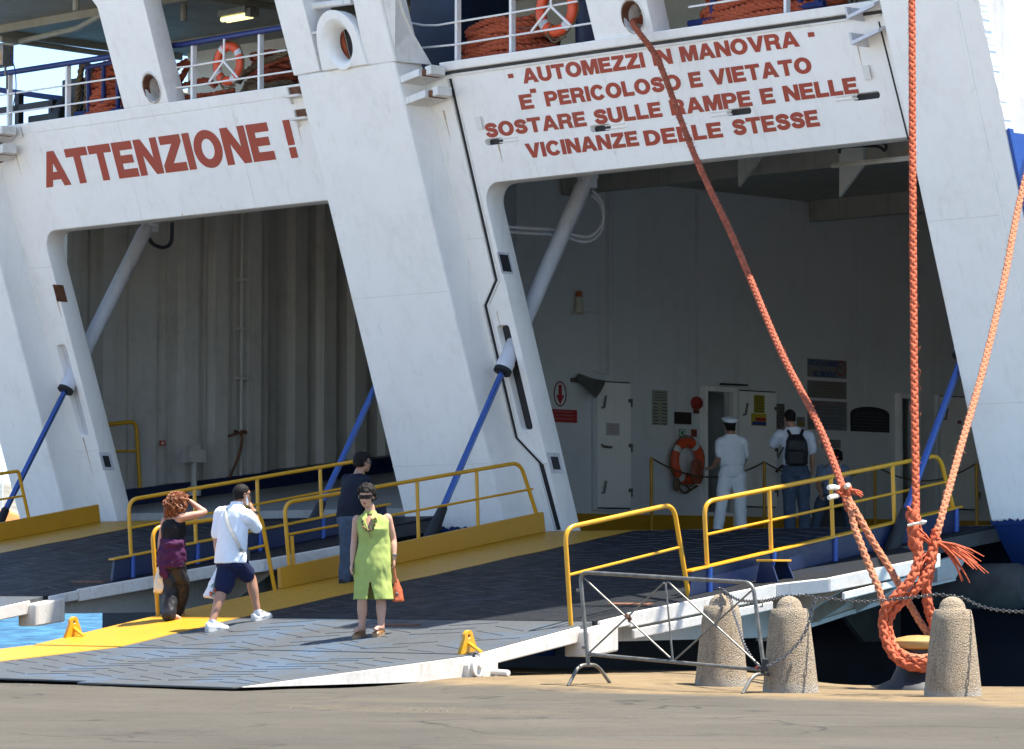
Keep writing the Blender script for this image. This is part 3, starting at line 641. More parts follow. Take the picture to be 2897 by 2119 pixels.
# centre pillar continues as two posts with a panama chock between them
def quad_post(pts, d, name, mat='white'):
    mb = MB(); mb.prism([onS(*p, -.5) for p in pts], F*d); return mb.build(name, M[mat], pil_c, bevel=.012)
quad_post([K(1, 1715, 442), K(1, 1590, -40), K(1, 1755, -40), K(1, 1868, 415)], .5, 'pillar_post')
quad_post([K(2, 280, 380), K(2, 190, -60), K(2, 345, -60), K(2, 447, 358)], .5, 'pillar_post')
mb = MB(); P = [onS(*K(2, x, y), -.48) for x, y in ((447, 358), (345, -60), (455, -60), (500, 100), (560, 220), (655, 378))]; 
A_ = [onS(*K(2, 447, 358), -.49), onS(*K(2, 345, -60), -.49), onS(*K(2, 452, -60), -.36), onS(*K(2, 478, 30), -.30), onS(*K(2, 505, 105), -.24), onS(*K(2, 555, 210), -.12), onS(*K(2, 612, 310), -.03), onS(*K(2, 652, 378), .04)]
mb.prism(A_, (R+F*.2)*.03); mb.build('flared_bracket', M['white_old'], pil_c)
cc = arz(onS(*K(2, 115, 250), -.55)); cr, cz = cc[1], cc[2]; mb = MB()
lp = [(cr-.43, 7.80), (cr-.41, 8.12)]+[(cr+.40*math.cos(t), cz+.42*math.sin(t)) for t in [math.radians(172-i*12) for i in range(15)]]+[(cr+.44, 7.80)]
o_ = obj_from_mesh('panama_chock', filled('panama_chock', [lp, oval(cr, cz, .27, .30)], .2, stern_frame(-.45)), M['white'], pil_c)
md = o_.modifiers.new('bevel', 'BEVEL'); md.width = .012; md.segments = 3; md.limit_method = 'ANGLE'
mb = MB(); rs = [[S(cr+rad*math.cos(t), cz+rad*1.12*math.sin(t), off) for t in [2*math.pi*i/28 for i in range(28)]] for rad, off in ((.31, -.552), (.295, -.555), (.26, -.54), (.225, -.505), (.195, -.45), (.18, -.39), (.175, -.34))]
mb.rings(rs, 0, False); mb.build('chock_lip', M['white'], o_, True)
mb = MB(); mb.rbox(-.30, -.28, cr-.35, cr-.12, cz-.35, cz+.35); mb.rbox(-.26, -.24, cr-.12, cr+.4, cz-.35, cz+.35, 1); mb.build('rusty_backing', [M['dirty_rope'], M['dark']], o_)
mb = MB()
for z in (7.80, ): mb.rbox(-.503, -.4995, -36.4, -34.52, z-.006, z)
mb.build('weld_line', M['white_old'], pil_c)
# hinge lugs on the stern beside the pillars
def lug(n_, x, y, w, d=-.25, mat='white_old', sh=0):
    q = arz(onS(*K(n_, x, y), d)); mb = MB(); p = W(q[0], q[1], q[2])
    mb.box(p, R*w*.42+UZ*.035, F*.2, UZ*.05); mb.box(p+R*(w/2+.06)+UZ*.06, R*.06+UZ*.01, F*.13, UZ*.06); mb.box(p+R*(w/2-.02)+UZ*.035, R*.05, F*.14, UZ*.045, 1); mb.box(p-R*(w/2+.06)-UZ*.06, R*.14+UZ*.02, F*.2, UZ*.012, 1); mb.box(p-R*(w*.44)-UZ*.02, R*.03, F*.21, UZ*.04, 1)
    mb.build('hinge_lug', [M[mat], M['rust']], ferry, bevel=.01)
lug(2, 590, 455, .48); lug(2, 625, 578, .5); lug(1, 0, 795, .2); lug(1, 5, 905, .2)
for n_, x, y in ((1, 1705, 556), (1, 1743, 687)):
    q = arz(onS(*K(n_, x, y))); mb = MB(); q = (q[0], q[1]+.1, q[2]); mb.rbox(-.16, .0, q[1]-.12, q[1]+.2, q[2]-.05, q[2]-.02); mb.rbox(-.05, -.002, q[1]-.13, q[1]-.1, q[2]-.12, q[2]+.1); mb.rbox(-.02, -.002, q[1]-.1, q[1]+.2, q[2]-.02, q[2]+.1, 1); mb.build('hinge_lug', [M['white_old'], M['rust']], ferry)
for n_, x, y in ((3, 1190, 55), (3, 1215, 205)):
    q = arz(onS(*K(n_, x, y))); mb = MB(); mb.prism([S(q[1]-.18, q[2]-.08, -.3), S(q[1]+.25, q[2]+.02, -.3), S(q[1]+.25, q[2]+.12, -.02), S(q[1]-.18, q[2]+.0, -.02)], UZ*-.04); mb.rbox(-.3, -.002, q[1]-.2, q[1]-.17, q[2]-.12, q[2]+.02); mb.build('hinge_lug', M['jamb_grey'], ferry)
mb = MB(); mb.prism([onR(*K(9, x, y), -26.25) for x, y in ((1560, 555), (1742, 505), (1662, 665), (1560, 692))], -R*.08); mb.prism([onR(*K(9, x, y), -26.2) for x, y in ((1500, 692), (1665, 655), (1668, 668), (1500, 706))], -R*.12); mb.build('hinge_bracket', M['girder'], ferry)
# bulb of the ramp hinge low on the starboard corner and brackets under the deck, coloured dark for shade
mb = MB(); mb.tube([W(34.3, -27.2, .98), W(34.35, -26.0, .98), W(34.35, -25.85, .98)], [.26, .27, .20], 20); mb.build('fender_roller', M['under'], ferry, True)
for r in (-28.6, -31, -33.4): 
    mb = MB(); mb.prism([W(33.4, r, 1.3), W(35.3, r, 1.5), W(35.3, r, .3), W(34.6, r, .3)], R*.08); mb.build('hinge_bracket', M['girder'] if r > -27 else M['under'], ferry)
# ---------------------------------------------------------------- loading ramps
def zr(a):
    for (a0, z0), (a1, z1) in zip(PROF, PROF[1:]):
        if a <= a1: return z0+(z1-z0)*(a-a0)/(a1-a0)
    return PROF[-1][1]
PROF = [(22.75, .035), (25.9, .30), (27.7, .62), (34.35, 1.69), (36.0, 1.712)]
RL, RI = -33.72, -32.12                                        # left edge of the ramp, inner edge of its yellow strip
def redge(a):
    P = [(22, -26.5), (28.2, -26.5), (30.1, -26.1), (30.5, -25.68), (31.7, -25.46), (32.2, -25.5), (32.7, -26.4), (36, -26.4)]
    for (a0, r0), (a1, r1) in zip(P, P[1:]):
        if a <= a1: return r0+(r1-r0)*(a-a0)/(a1-a0)
def chevrons(mb, a0, a1, r0, r1, st):
    rnd = random.Random(st); a = a0+.12; row = 0
    while a < a1-.14:
        r = r0+.15+(row % 3)*.05
        k = 0
        while r < r1-.5:
            L = rnd.uniform(.46, .66); sl = .30 if k % 2 else -.36; sl += rnd.uniform(-.05, .05)
            if rnd.random() > .05:
                p0, p1 = (a, r), (min(a+L*sl, a1-.03), min(r+L, r1-.05)); h = .004; w = .0055
                q = lambda p, d, e: W(min(max(p[0]+d, a0+.01), a1-.01), p[1], zr(min(max(p[0]+d, a0+.01), a1-.01))+e)
                mb.hexa([q(p0, -w, -.002), q(p0, w, -.002), q(p1, w, -.002), q(p1, -w, -.002), q(p0, -w, h), q(p0, w, h), q(p1, w, h), q(p1, -w, h)])
            r += L+.16; k += 1
        a += .26; row += 1
def slab(mb, a0, a1, r0, r1, th, m=0, n=1):
    for i in range(n):
        b0, b1 = a0+(a1-a0)*i/n, a0+(a1-a0)*(i+1)/n
        R0 = [r0(b) if callable(r0) else r0 for b in (b0, b1)]; R1 = [r1(b) if callable(r1) else r1 for b in (b0, b1)]
        mb.hexa([W(b0, R0[0], zr(b0)-th), W(b1, R0[1], zr(b1)-th), W(b1, R1[1], zr(b1)-th), W(b0, R1[0], zr(b0)-th), W(b0, R0[0], zr(b0)), W(b1, R0[1], zr(b1)), W(b1, R1[1], zr(b1)), W(b0, R1[0], zr(b0))], m)
ramp = thing('loading_ramp', W(28, -30, 0), 'near loading ramp lowered onto the quay, worn blue grey plates with a yellow left margin', 'ramp', 'stern loading ramps')
mb = MB()
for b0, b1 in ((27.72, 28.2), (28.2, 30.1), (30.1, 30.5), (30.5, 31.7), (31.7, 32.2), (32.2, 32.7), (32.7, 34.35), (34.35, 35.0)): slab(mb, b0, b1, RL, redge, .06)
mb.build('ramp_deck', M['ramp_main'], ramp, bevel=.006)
mb = MB(); chevrons(mb, 27.75, 34.9, RI, -26.75, 3); mb.build('grip_bars', M['bar'], ramp)
mb = MB(); slab(mb, 25.93, 27.69, RL, -26.5, .06); mid = mb.build('middle_plate', M['ramp'], ramp, bevel=.006)
mb = MB(); chevrons(mb, 25.95, 27.66, RI, -26.6, 5); mb.build('grip_bars', M['bar'], mid)
for (r0, r1, a0) in ((-28.88, -26.5, 22.75), (-31.28, -28.92, 22.9), (RL, -31.32, 22.8)):
    mb = MB(); mb.hexa([W(a0, r0, zr(a0)-.02), W(25.88, r0, zr(25.88)-.06), W(25.88, r1, zr(25.88)-.06), W(a0, r1, zr(a0)-.02), W(a0, r0, zr(a0)), W(25.88, r0, zr(25.88)), W(25.88, r1, zr(25.88)), W(a0, r1, zr(a0))])
    fl_ = mb.build('ramp_flap', M['ramp'], ramp, bevel=.006)
    mb = MB(); chevrons(mb, a0+.25, 25.84, r0+.02, r1-.02 if r0 < -33 else r1, int(-r0*10)); mb.build('grip_bars', M['bar'], fl_)
mb = MB(); mb.hexa([W(22.85, -26.56, .03), W(25.9, -26.56, .04), W(25.9, -26.47, .04), W(22.85, -26.47, .03), W(22.85, -26.56, .035), W(25.9, -26.56, .285), W(25.9, -26.47, .285), W(22.85, -26.47, .035)])
mb.build('flap_side', M['white_girder'], ramp)
# yellow margin, 4 mm over the plates
mb = MB()
for b0, b1 in ((27.72, 34.95), (25.93, 27.69)):
    n = 40 if b0 > 27 else 12
    for i in range(n):
        c0, c1 = b0+(b1-b0)*i/n, b0+(b1-b0)*(i+1)/n; e0, e1 = [RI+.07*noise.noise(Vector((c*1.7, 0, 0))) for c in (c0, c1)]
        mb.hexa([W(c0, RL, zr(c0)), W(c1, RL, zr(c1)), W(c1, e1, zr(c1)), W(c0, e0, zr(c0)), W(c0, RL, zr(c0)+.005), W(c1, RL, zr(c1)+.005), W(c1, e1, zr(c1)+.005), W(c0, e0, zr(c0)+.005)])
c0 = 24.2; mb.hexa([W(c0, RL, zr(c0)), W(25.88, RL, zr(25.88)), W(25.88, RI, zr(25.88)), W(c0, RI-.05, zr(c0)), W(c0, RL, zr(c0)+.005), W(25.88, RL, zr(25.88)+.005), W(25.88, RI, zr(25.88)+.005), W(c0, RI-.05, zr(c0)+.005)])
bm_ = mb.mesh('yellow_margin'); b2 = bmesh.new(); b2.from_mesh(bm_); bmesh.ops.remove_doubles(b2, verts=b2.verts, dist=.0005); b2.to_mesh(bm_); b2.free()
obj_from_mesh('yellow_margin', bm_, M['yellow'], ramp)
def ramp_plate(name, mat, a0, a1, r, h, th, s0=0, parent=ramp, lift=0):
    mb = MB(); mb.hexa([W(a0-s0, r-th, zr(a0-s0)+lift), W(a1, r-th, zr(a1)+lift), W(a1, r, zr(a1)+lift), W(a0-s0, r, zr(a0-s0)+lift), W(a0, r-th, zr(a0)+h), W(a1-.04, r-th, zr(a1)+h), W(a1-.04, r, zr(a1)+h), W(a0, r, zr(a0)+h)])
    return mb.build(name, mat, parent, bevel=.008)
ramp_plate('toe_board', M['yellow'], 29.66, 34.3, RL+.05, .265, .07, -.02, lift=.006)
co = ramp_plate('coaming', M['blue'], 29.32, 34.0, -26.57, .26, .05, .04)
mb = MB(); mb.hexa([W(29.28, -26.66, zr(29.28)+.262), W(34.02, -26.66, zr(34.02)+.262), W(34.02, -26.54, zr(34.02)+.262), W(29.28, -26.54, zr(29.28)+.262), W(29.28, -26.66, zr(29.28)+.285), W(34.02, -26.66, zr(34.02)+.285), W(34.02, -26.54, zr(34.02)+.285), W(29.28, -26.54, zr(29.28)+.285)])
mb.build('coaming_cap', M['rail_yellow'], co, bevel=.005)
# white side girders
mb = MB(); P = [(26.0, -26.47), (27.55, -26.47)]
def side(mb, a0, a1, r0, r1, t0, b0, t1, b1, th=.05): mb.hexa([W(a0, r0-th, zr(a0)-b0), W(a1, r1-th, zr(a1)-b1), W(a1, r1, zr(a1)-b1), W(a0, r0, zr(a0)-b0), W(a0, r0-th, zr(a0)-t0), W(a1, r1-th, zr(a1)-t1), W(a1, r1, zr(a1)-t1), W(a0, r0, zr(a0)-t0)])
side(mb, 25.95, 27.45, -26.44, -26.44, .008, .15, .008, .17); side(mb, 27.75, 28.2, -26.44, -26.44, .008, .12, .008, .13)
for (a0, r0), (a1, r1) in zip([(28.2, -26.44), (30.1, -26.04), (30.5, -25.62), (31.7, -25.4)], [(30.1, -26.04), (30.5, -25.62), (31.7, -25.4), (32.2, -25.44)]): side(mb, a0, a1, r0, r1, -.004, .15, -.004, .15, .06)
mb.build('edge_beam', M['white_girder'], ramp, bevel=.012)
mb = MB(); side(mb, 32.2, 32.7, -25.44, -26.38, -.004, .15, -.004, .15, .06); side(mb, 32.7, 34.8, -26.38, -26.38, -.004, .15, -.004, .15, .06); mb.build('edge_beam', M['under'], ramp)  # inboard stretch of the edge beam, coloured dark for the ship's shade
mb = MB(); side(mb, 27.42, 27.88, -26.3, -26.3, .05, .32, .05, .34, .35); mb.build('hinge_box', M['white_girder'], ramp, bevel=.02)
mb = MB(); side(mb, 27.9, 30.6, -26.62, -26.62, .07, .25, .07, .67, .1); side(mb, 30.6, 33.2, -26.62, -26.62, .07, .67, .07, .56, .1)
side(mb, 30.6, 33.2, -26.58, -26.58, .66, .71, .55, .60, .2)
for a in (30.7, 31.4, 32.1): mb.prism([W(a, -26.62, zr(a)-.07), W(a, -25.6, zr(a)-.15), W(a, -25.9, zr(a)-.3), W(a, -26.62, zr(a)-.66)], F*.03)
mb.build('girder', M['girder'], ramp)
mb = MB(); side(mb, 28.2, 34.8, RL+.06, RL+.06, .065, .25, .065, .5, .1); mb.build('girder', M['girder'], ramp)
mb = MB()
for r in (-28.4, -30.2, -32): side(mb, 28.4, 34.8, r, r, .065, .22, .065, .45, .08)
mb.build('cross_beam', M['dark'], ramp)
# knuckle at the flap hinge, wheel tray slots
mb = MB(); mb.tube([W(25.9, -26.62, .17), W(25.9, -26.36, .17)], .10, 16); mb.sbox(25.78, 26.02, -26.6, -26.4, .02, .2); mb.sbox(26.03, 26.22, -26.58, -26.42, .02, .26); mb.tube([W(26.15, -26.44, .12), W(26.15, -26.2, .11)], .035, 8); mb.tube([W(25.9, -26.4, .19), W(25.9, -26.34, .19)], .03, 8)
mb.build('hinge_knuckle', M['white_girder'], ramp, True, bevel=.008)
def eye(a, r, name='lashing_lug'):
    z = zr(a); p = W(a, r, z); lp = [(-.13, 0), (-.06, .155)]+[(.06*math.cos(t)+.0, .17+.06*math.sin(t)) for t in [math.radians(180-18*i) for i in range(11)]]+[(.13, 0)]
    Mx = frame(p, (F*.93+UZ*.15).normalized(), UZ, R); ld = ramp
    o = obj_from_mesh(name, filled(name, [lp, oval(0, .17, .02, .02, 12)], .05, Mx), M['rail_yellow'], ramp); o.modifiers.new('bevel', 'BEVEL').width = .006
    mb = MB(); mb.prism([W(a-.02, r, z+.09), W(a-.02, r+.02, z+.11), W(a-.02, r+.2, z+.02), W(a-.02, r+.2, z)], F*.04); mb.build('lug_stay', M['rail_yellow'], o)
    return o
eye(26.45, -33.66); eye(25.98, -26.62)
mb = MB()
for a, r in ((27.35, -29.1), (28.75, -26.95)): mb.hexa([W(a-.05, r-.3, zr(a-.05)-.01), W(a+.05, r-.3, zr(a+.05)-.01), W(a+.05, r+.3, zr(a+.05)-.01), W(a-.05, r+.3, zr(a-.05)-.01), W(a-.05, r-.3, zr(a-.05)+.012), W(a+.05, r-.3, zr(a+.05)+.012), W(a+.05, r+.3, zr(a+.05)+.012), W(a-.05, r+.3, zr(a-.05)+.012)])
mb.build('lashing_slot', M['rust'], ramp)
DL = R*BAY+UZ*.235
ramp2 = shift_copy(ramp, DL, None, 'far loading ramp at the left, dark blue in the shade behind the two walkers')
mb = MB(); side(mb, 28.2, 30.0, -26.38, -26.0, .17, .27, .17, .26, .04); side(mb, 30.6, 32.1, -25.5, -25.46, .17, .25, .17, .25, .04); mb.build('fender_strip', M['white_girder'], ramp, bevel=.01)
# step stool of blue steel with a yellow top, on the ramp edge
st = thing('step', W(30.38, -26.3, zr(30.38)), 'blue steel step with a yellow top beside the railing of the near ramp', 'step')
mb = MB(); z = zr(30.38)+.2; mb.sbox(30.22, 30.54, -26.44, -26.2, z, z+.025); mb.build('step_top', M['rail_yellow'], st, bevel=.006)
for a in (30.24, 30.50):
    mb = MB(); mb.prism([W(a, -26.40, z), W(a, -26.24, z), W(a, -26.14, zr(a)), W(a, -26.46, zr(a))], F*.02); mb.build('side_plate', M['blue'], st)
# ---------------------------------------------------------------- railings
def railing(label, pts_top, mids, posts, foot=0, group='yellow guard railings', rad=.026, dz=Vector((0, 0, 0)), brad=.16, extra=None, cat='railing'):
    """pts_top: polyline (a, r, height over the ramp) of the hoop; mids: (a0, a1, h); posts: a"""
    P = [W(a, r, zr(a)+h)+dz for a, r, h in pts_top]; base = P[0].copy()
    t = thing('guard_railing', base, label, cat, group); r = pts_top[0][1]
    mb = MB(); mb.tube(bend(P, brad, 7), rad, 10); mb.build('hoop', M['rail_yellow'], t, True)
    for a0, a1, h0, h1 in mids: mb = MB(); mb.tube([W(a0, r, zr(a0)+h0)+dz, W(a1, r, zr(a1)+h1)+dz], rad*.62, 8); mb.build('mid_rail', M['rail_yellow'], t, True)
    for a, h0, h1 in posts: mb = MB(); mb.tube([W(a, r, zr(a)+h0)+dz, W(a-.03, r, zr(a)+h1)+dz], rad*.95, 10); mb.build('post', M['rail_yellow'], t, True)
    if foot:
        for a in [pts_top[0][0], pts_top[-1][0]]+[q[0] for q in posts]: mb = MB(); mb.tube([W(a, r+.035, zr(a)-.05)+dz, W(a, r+.035, zr(a)+foot)+dz], rad*1.25, 10); mb.build('post_foot', M['bright_blue'], t, True)
    return t
railing('short sunlit yellow railing nearest the quay on the right edge of the near ramp', [(27.47, -26.6, 0), (27.38, -26.6, 1.03), (29.06, -26.6, 1.03), (29.30, -26.6, 0)], [(27.43, 29.2, .53, .55)], [])
railing('long yellow railing with five posts along the blue coaming of the near ramp', [(29.6, -26.6, .27), (29.55, -26.6, .98), (33.66, -26.6, .93), (33.92, -26.6, .25)], [(29.58, 33.88, .62, .60)], [(30.66, .27, .97), (31.72, .27, .95), (32.82, .27, .94)], .27)
railing('yellow railing along the toe board behind the woman in green', [(29.83, RL+.02, .27), (29.74, RL+.02, 1.05), (33.85, RL+.02, .98), (34.16, RL+.02, .25)], [(29.8, 34.08, .65, .60)], [(32.02, .26, 1.0), (33.08, .26, .99), (29.9, .26, .62)])
railing('yellow hoop railing behind the two walkers on the left edge of the near ramp', [(27.74, RL+.04, 0), (27.64, RL+.04, 1.06), (29.34, RL+.04, .99), (29.58, RL+.04, 0)], [(27.7, 29.46, .54, .58)], [])
z_ = DL
railing('long yellow railing on the far ramp, passing behind the curly haired woman', [(29.15, -26.6, .27), (29.1, -26.6, .98), (33.05, -26.6, .93), (33.27, -26.6, .25)], [(29.13, 33.23, .62, .60)], [(30.21, .27, .97), (31.27, .27, .95), (32.37, .27, .94)], .27, dz=DL)
for c in ramp2.children:
    if c.name.startswith('coaming'): c.location = Vector(c.location)-F*.45-UZ*.45*.161
railing('yellow railing end at the left border of the photo, on the far ramp toe board', [(30.0, RL+.02, .27), (29.95, RL+.02, 1.02), (32.78, RL+.02, .98), (32.98, RL+.02, .25)], [(29.98, 32.9, .65, .60)], [(31.4, .26, 1.0)], dz=DL, brad=.05)
p0 = onR(*K(4, 790, 1020), -44.7); a0 = arz(p0)[0]
t = thing('guard_railing', W(a0, -44.7, 2.5), 'dark yellow handrail bent down at its end beside the ribbed wall', 'railing', 'yellow guard railings')
mb = MB(); mb.tube(bend([W(a0-1.6, -44.7, 3.36), W(a0+.02, -44.7, 3.54), W(a0+.1, -44.7, 2.5)], .14), .035, 10); mb.build('hoop', M['rail_yellow'], t, True)
mb = MB(); mb.tube([W(a0-1.6, -44.7, 3.0), W(a0+.06, -44.7, 3.08)], .02, 8); mb.build('mid_rail', M['rail_yellow'], t, True)
# twine on the corner of the sunny railing
# ---------------------------------------------------------------- hydraulic rams that hold the ramps
def ram(label, r, dz, barrel=True):
    lo = W(32.6, r, 1.38+dz); hi = W(35.62, r, 6.50+dz*.3); d = (hi-lo).normalized(); L = (hi-lo).length
    t = thing('hydraulic_ram', lo, label, 'hydraulic ram', 'hydraulic rams of the ramps'); sp = 2.72
    mb = MB(); mb.tube([lo+d*.62, lo+d*(sp+.1)], .044, 16); mb.build('rod', M['chrome_blue'], t, True)
    mb = MB(); mb.lathe(lo+d*sp, [(.06, -.02), (.115, -.02), (.12, .0), (.12, .14), (.112, .15), (.112, L-sp-.2), (.09, L-sp-.12), (.05, L-sp-.05)], 18, d); mb.build('barrel', M['jamb_grey'], t, True)
    mb = MB(); mb.lathe(lo+d*(sp-.025), [(.065, 0), (.122, 0), (.122, .05), (.065, .05)], 18, d); mb.build('gland', M['black'], t, True)
    mb = MB(); mb.lathe(lo, [(.05, -.15), (.085, -.1), (.09, .1), (.075, .4), (.06, .60), (.046, .62)], 14, d); mb.sbox(arz(lo)[0]-.2, arz(lo)[0]+.25, r-.12, r+.12, lo.z-.25, lo.z-.02); mb.build('boot', M['black'], t, True)
    mb = MB(); mb.tube([hi-R*.14, hi+R*.14], .075, 14); mb.box(hi, F*.14, R*.05, UZ*.16); mb.build('clevis', M['jamb_grey'], t, True, bevel=.01); return t
ram('ram with a blue rod through the slot in the left jamb of the right door', -34.17, .1)
ram('ram whose blue rod rises behind the starboard corner pillar, right of the mooring ropes', -26.5, -.05)
ram('ram whose blue rod vanishes behind the centre pillar, left of the man in navy', -36.52, .2)
ram('ram with a blue rod running down to the left border from the left door jamb', -43.5, .2)
# hose loops behind the starboard ram
mb = MB()
for k in range(2):
    P = [onR(*K(2, x, y+k*28), -34.6-k*.1) for x, y in ((1600, 1110), (1650, 1170), (1668, 1260), (1640, 1340), (1560, 1385), (1400, 1345), (1250, 1335), (1100, 1325))]; mb.tube(catmull(P, 7), .022, 6)
mb.build('hydraulic_hose', M['jamb_grey'], ferry, True)
mb = MB(); P = [onR(*K(1, x, y), -43.6) for x, y in ((860, 1380), (900, 1430), (960, 1445), (1000, 1410), (1005, 1300))]; mb.tube(catmull(P, 7), .03, 6); mb.build('hydraulic_hose', M['dark'], ferry, True)
# ---------------------------------------------------------------- doors and fittings on the casing wall (all at r = -40)
WR = -40.0
def wbox(mb, x0, y0, x1, y1, n_, d0, d1, m=0):
    """box on the casing wall between two photo corners; d = distance it stands out"""
    p, q = arz(onR(*K(n_, x0, y0), WR)), arz(onR(*K(n_, x1, y1), WR)); mb.sbox(min(p[0], q[0]), max(p[0], q[0]), WR+d0, WR+d1, min(p[2], q[2]), max(p[2], q[2]), m); return p, q
def steel_door(x0, y0, x1, y1, n_, handles=3, hinge_right=True, d=.055, lab=None):
    p, q = arz(onR(*K(n_, x0, y0), WR)), arz(onR(*K(n_, x1, y1), WR)); a0, a1, z0, z1 = p[0], q[0], q[2], p[2]
    mb = MB(); mb.sbox(a0, a1, WR+.01, WR+d, z0, z1); o = mb.build('door', M['white'], ferry, bevel=.012)
    mb = MB(); mb.sbox(a0-.022, a1+.022, WR+.002, WR+.009, z0-.022, z1+.022); mb.build('door_gap', M['under'], o)  # dark rim drawn for the gap around the door
    mb = MB(); mb.sbox(a0-.10, a0-.025, WR, WR+.08, z0-.05, z1+.02); mb.sbox(a0-.1, a1+.03, WR, WR+.04, z0-.06, z0-.03); mb.build('door_frame', M['bay_wall'], o, bevel=.01)
    for k in range(handles):
        z = z0+(z1-z0)*(.84-.34*k); mb = MB(); mb.tube([W(a0+.10, WR+d, z-.09), W(a0+.10, WR+d+.05, z-.09), W(a0+.13, WR+d+.06, z+.10)] if k != 1 else [W(a0+.09, WR+d, z), W(a0+.09, WR+d+.05, z-.03), W(a0+.26, WR+d+.06, z-.04)], .018, 6); mb.build('handle', M['galv'], o, True)
    for k in range(3):
        z = z0+(z1-z0)*(.86-.36*k); mb = MB(); mb.sbox(a1-.06, a1+.02, WR+.02, WR+.075, z-.03, z+.03); mb.sbox(a1+.0, a1+.035, WR+.01, WR+.06, z-.1, z-.03); mb.build('hinge', M['galv'], o)
    return o
d1 = steel_door(1618, 785, 1815, 1522, 5)
d2 = steel_door(388, 838, 608, 1515, 6, 1, False)
d3 = steel_door(1560, 870, 1790, 1530, 6, 1)
for a0, a1, z1 in ((44.44, 45.08, 4.14), (49.47, 49.9, 4.2)):
    mb = MB(); mb.sbox(a0-.08, a0, WR-.04, WR+.10, 1.9, z1+.08); mb.sbox(a1, a1+.08, WR-.04, WR+.10, 1.9, z1+.08); mb.sbox(a0, a1, WR-.04, WR+.10, z1, z1+.08); mb.sbox(a0-.08, a1+.08, WR, WR+.06, 1.88, 2.16); mb.build('door_frame', M['white'], ferry, bevel=.008)
mb = MB(); wbox(mb, 260, 795, 400, 812, 6, .1, .2); mb.build('door_closer', M['dark'], ferry)
mb = MB(); p = arz(onR(*K(6, 590, 1300), WR)); mb.tube([W(p[0], WR+.1, p[2]-.03), W(p[0]+.16, WR+.12, p[2]+.08)], .025, 6); mb.build('handle', M['dark'], ferry)
# conduits down the wall to the horn
a = arz(onR(*K(5, 1680, 750), WR))[0]; mb = MB()
for k in (0, .05): mb.tube([W(a+k, WR+.02, 7.4), W(a+k, WR+.02, 4.32)], .014, 6)
mb.tube([W(a, WR+.02, 4.33), W(a-.3, WR+.02, 4.36)], .02, 6); p = arz(onR(*K(5, 1525, 372), WR)); mb.tube([W(a, WR+.02, p[2]-.02), W(p[0], WR+.02, p[2])], .012, 6)
mb.build('conduit', M['jamb_grey'], wall_r, True)
a = arz(onR(*K(6, 145, 400), WR))[0]; mb = MB()
for k in (0, .05): mb.tube([W(a+k, WR+.02, 7.4), W(a+k, WR+.02, 4.0)], .014, 6)
mb.build('conduit', M['jamb_grey'], wall_r, True)
def wthing(name, x, y, n_, label, cat, d=.03): return thing(name, onR(*K(n_, x, y), WR+d), label, cat)
t = wthing('beacon_light', 1525, 370, 5, 'small orange capped signal lamp high on the casing wall', 'lamp', .1); b = Vector(t.location)
mb = MB(); mb.lathe(b-UZ*.02, [(.07, 0), (.075, .02), (.06, .18), (.05, .24)], 14); mb.sbox(*[q for q in (arz(b)[0]-.1, arz(b)[0]+.1)], WR, WR+.14, b.z-.05, b.z-.02); mb.build('housing', plain('cream_plastic', (.6, .55, .42)), t, True)
mb = MB(); mb.lathe(b+UZ*.22, [(.055, 0), (.05, .08), (.02, .1)], 12); mb.build('lens', plain('orange_lens', (.5, .12, .03), .3), t, True)
t = wthing('loudspeaker', 1545, 770, 5, 'grey horn loudspeaker above the closed white door', 'loudspeaker', .12); b = Vector(t.location); dd = (F*.5+R*.8-UZ*.55).normalized()
mb = MB(); mb.lathe(b, [(.05, -.1), (.07, -.02), (.08, .06), (.10, .16), (.155, .30), (.165, .32), (.14, .30), (.05, .1)], 18, dd); mb.build('horn', plain('grey_horn', (.12, .115, .105), .6), t, True)
mb = MB(); mb.tube([b-R*.12, b], .02, 6); mb.sbox(arz(b)[0]-.16, arz(b)[0]-.02, WR, WR+.06, b.z-.05, b.z+.02); mb.build('bracket', M['galv'], t)
t = wthing('alarm_bell', 150, 910, 6, 'red alarm bell beside the open doorway', 'alarm bell', .04); b = Vector(t.location)
mb = MB(); mb.lathe(b-R*.04, [(.05, 0), (.11, .02), (.115, .06), (.09, .11), (.02, .14)], 16, R); mb.build('gong', plain('red_enamel', (.35, .03, .025), .4), t, True); mb = MB(); mb.box(b-UZ*.12, F*.04, R*.03, UZ*.05); mb.build('junction_box', M['rust'], t)
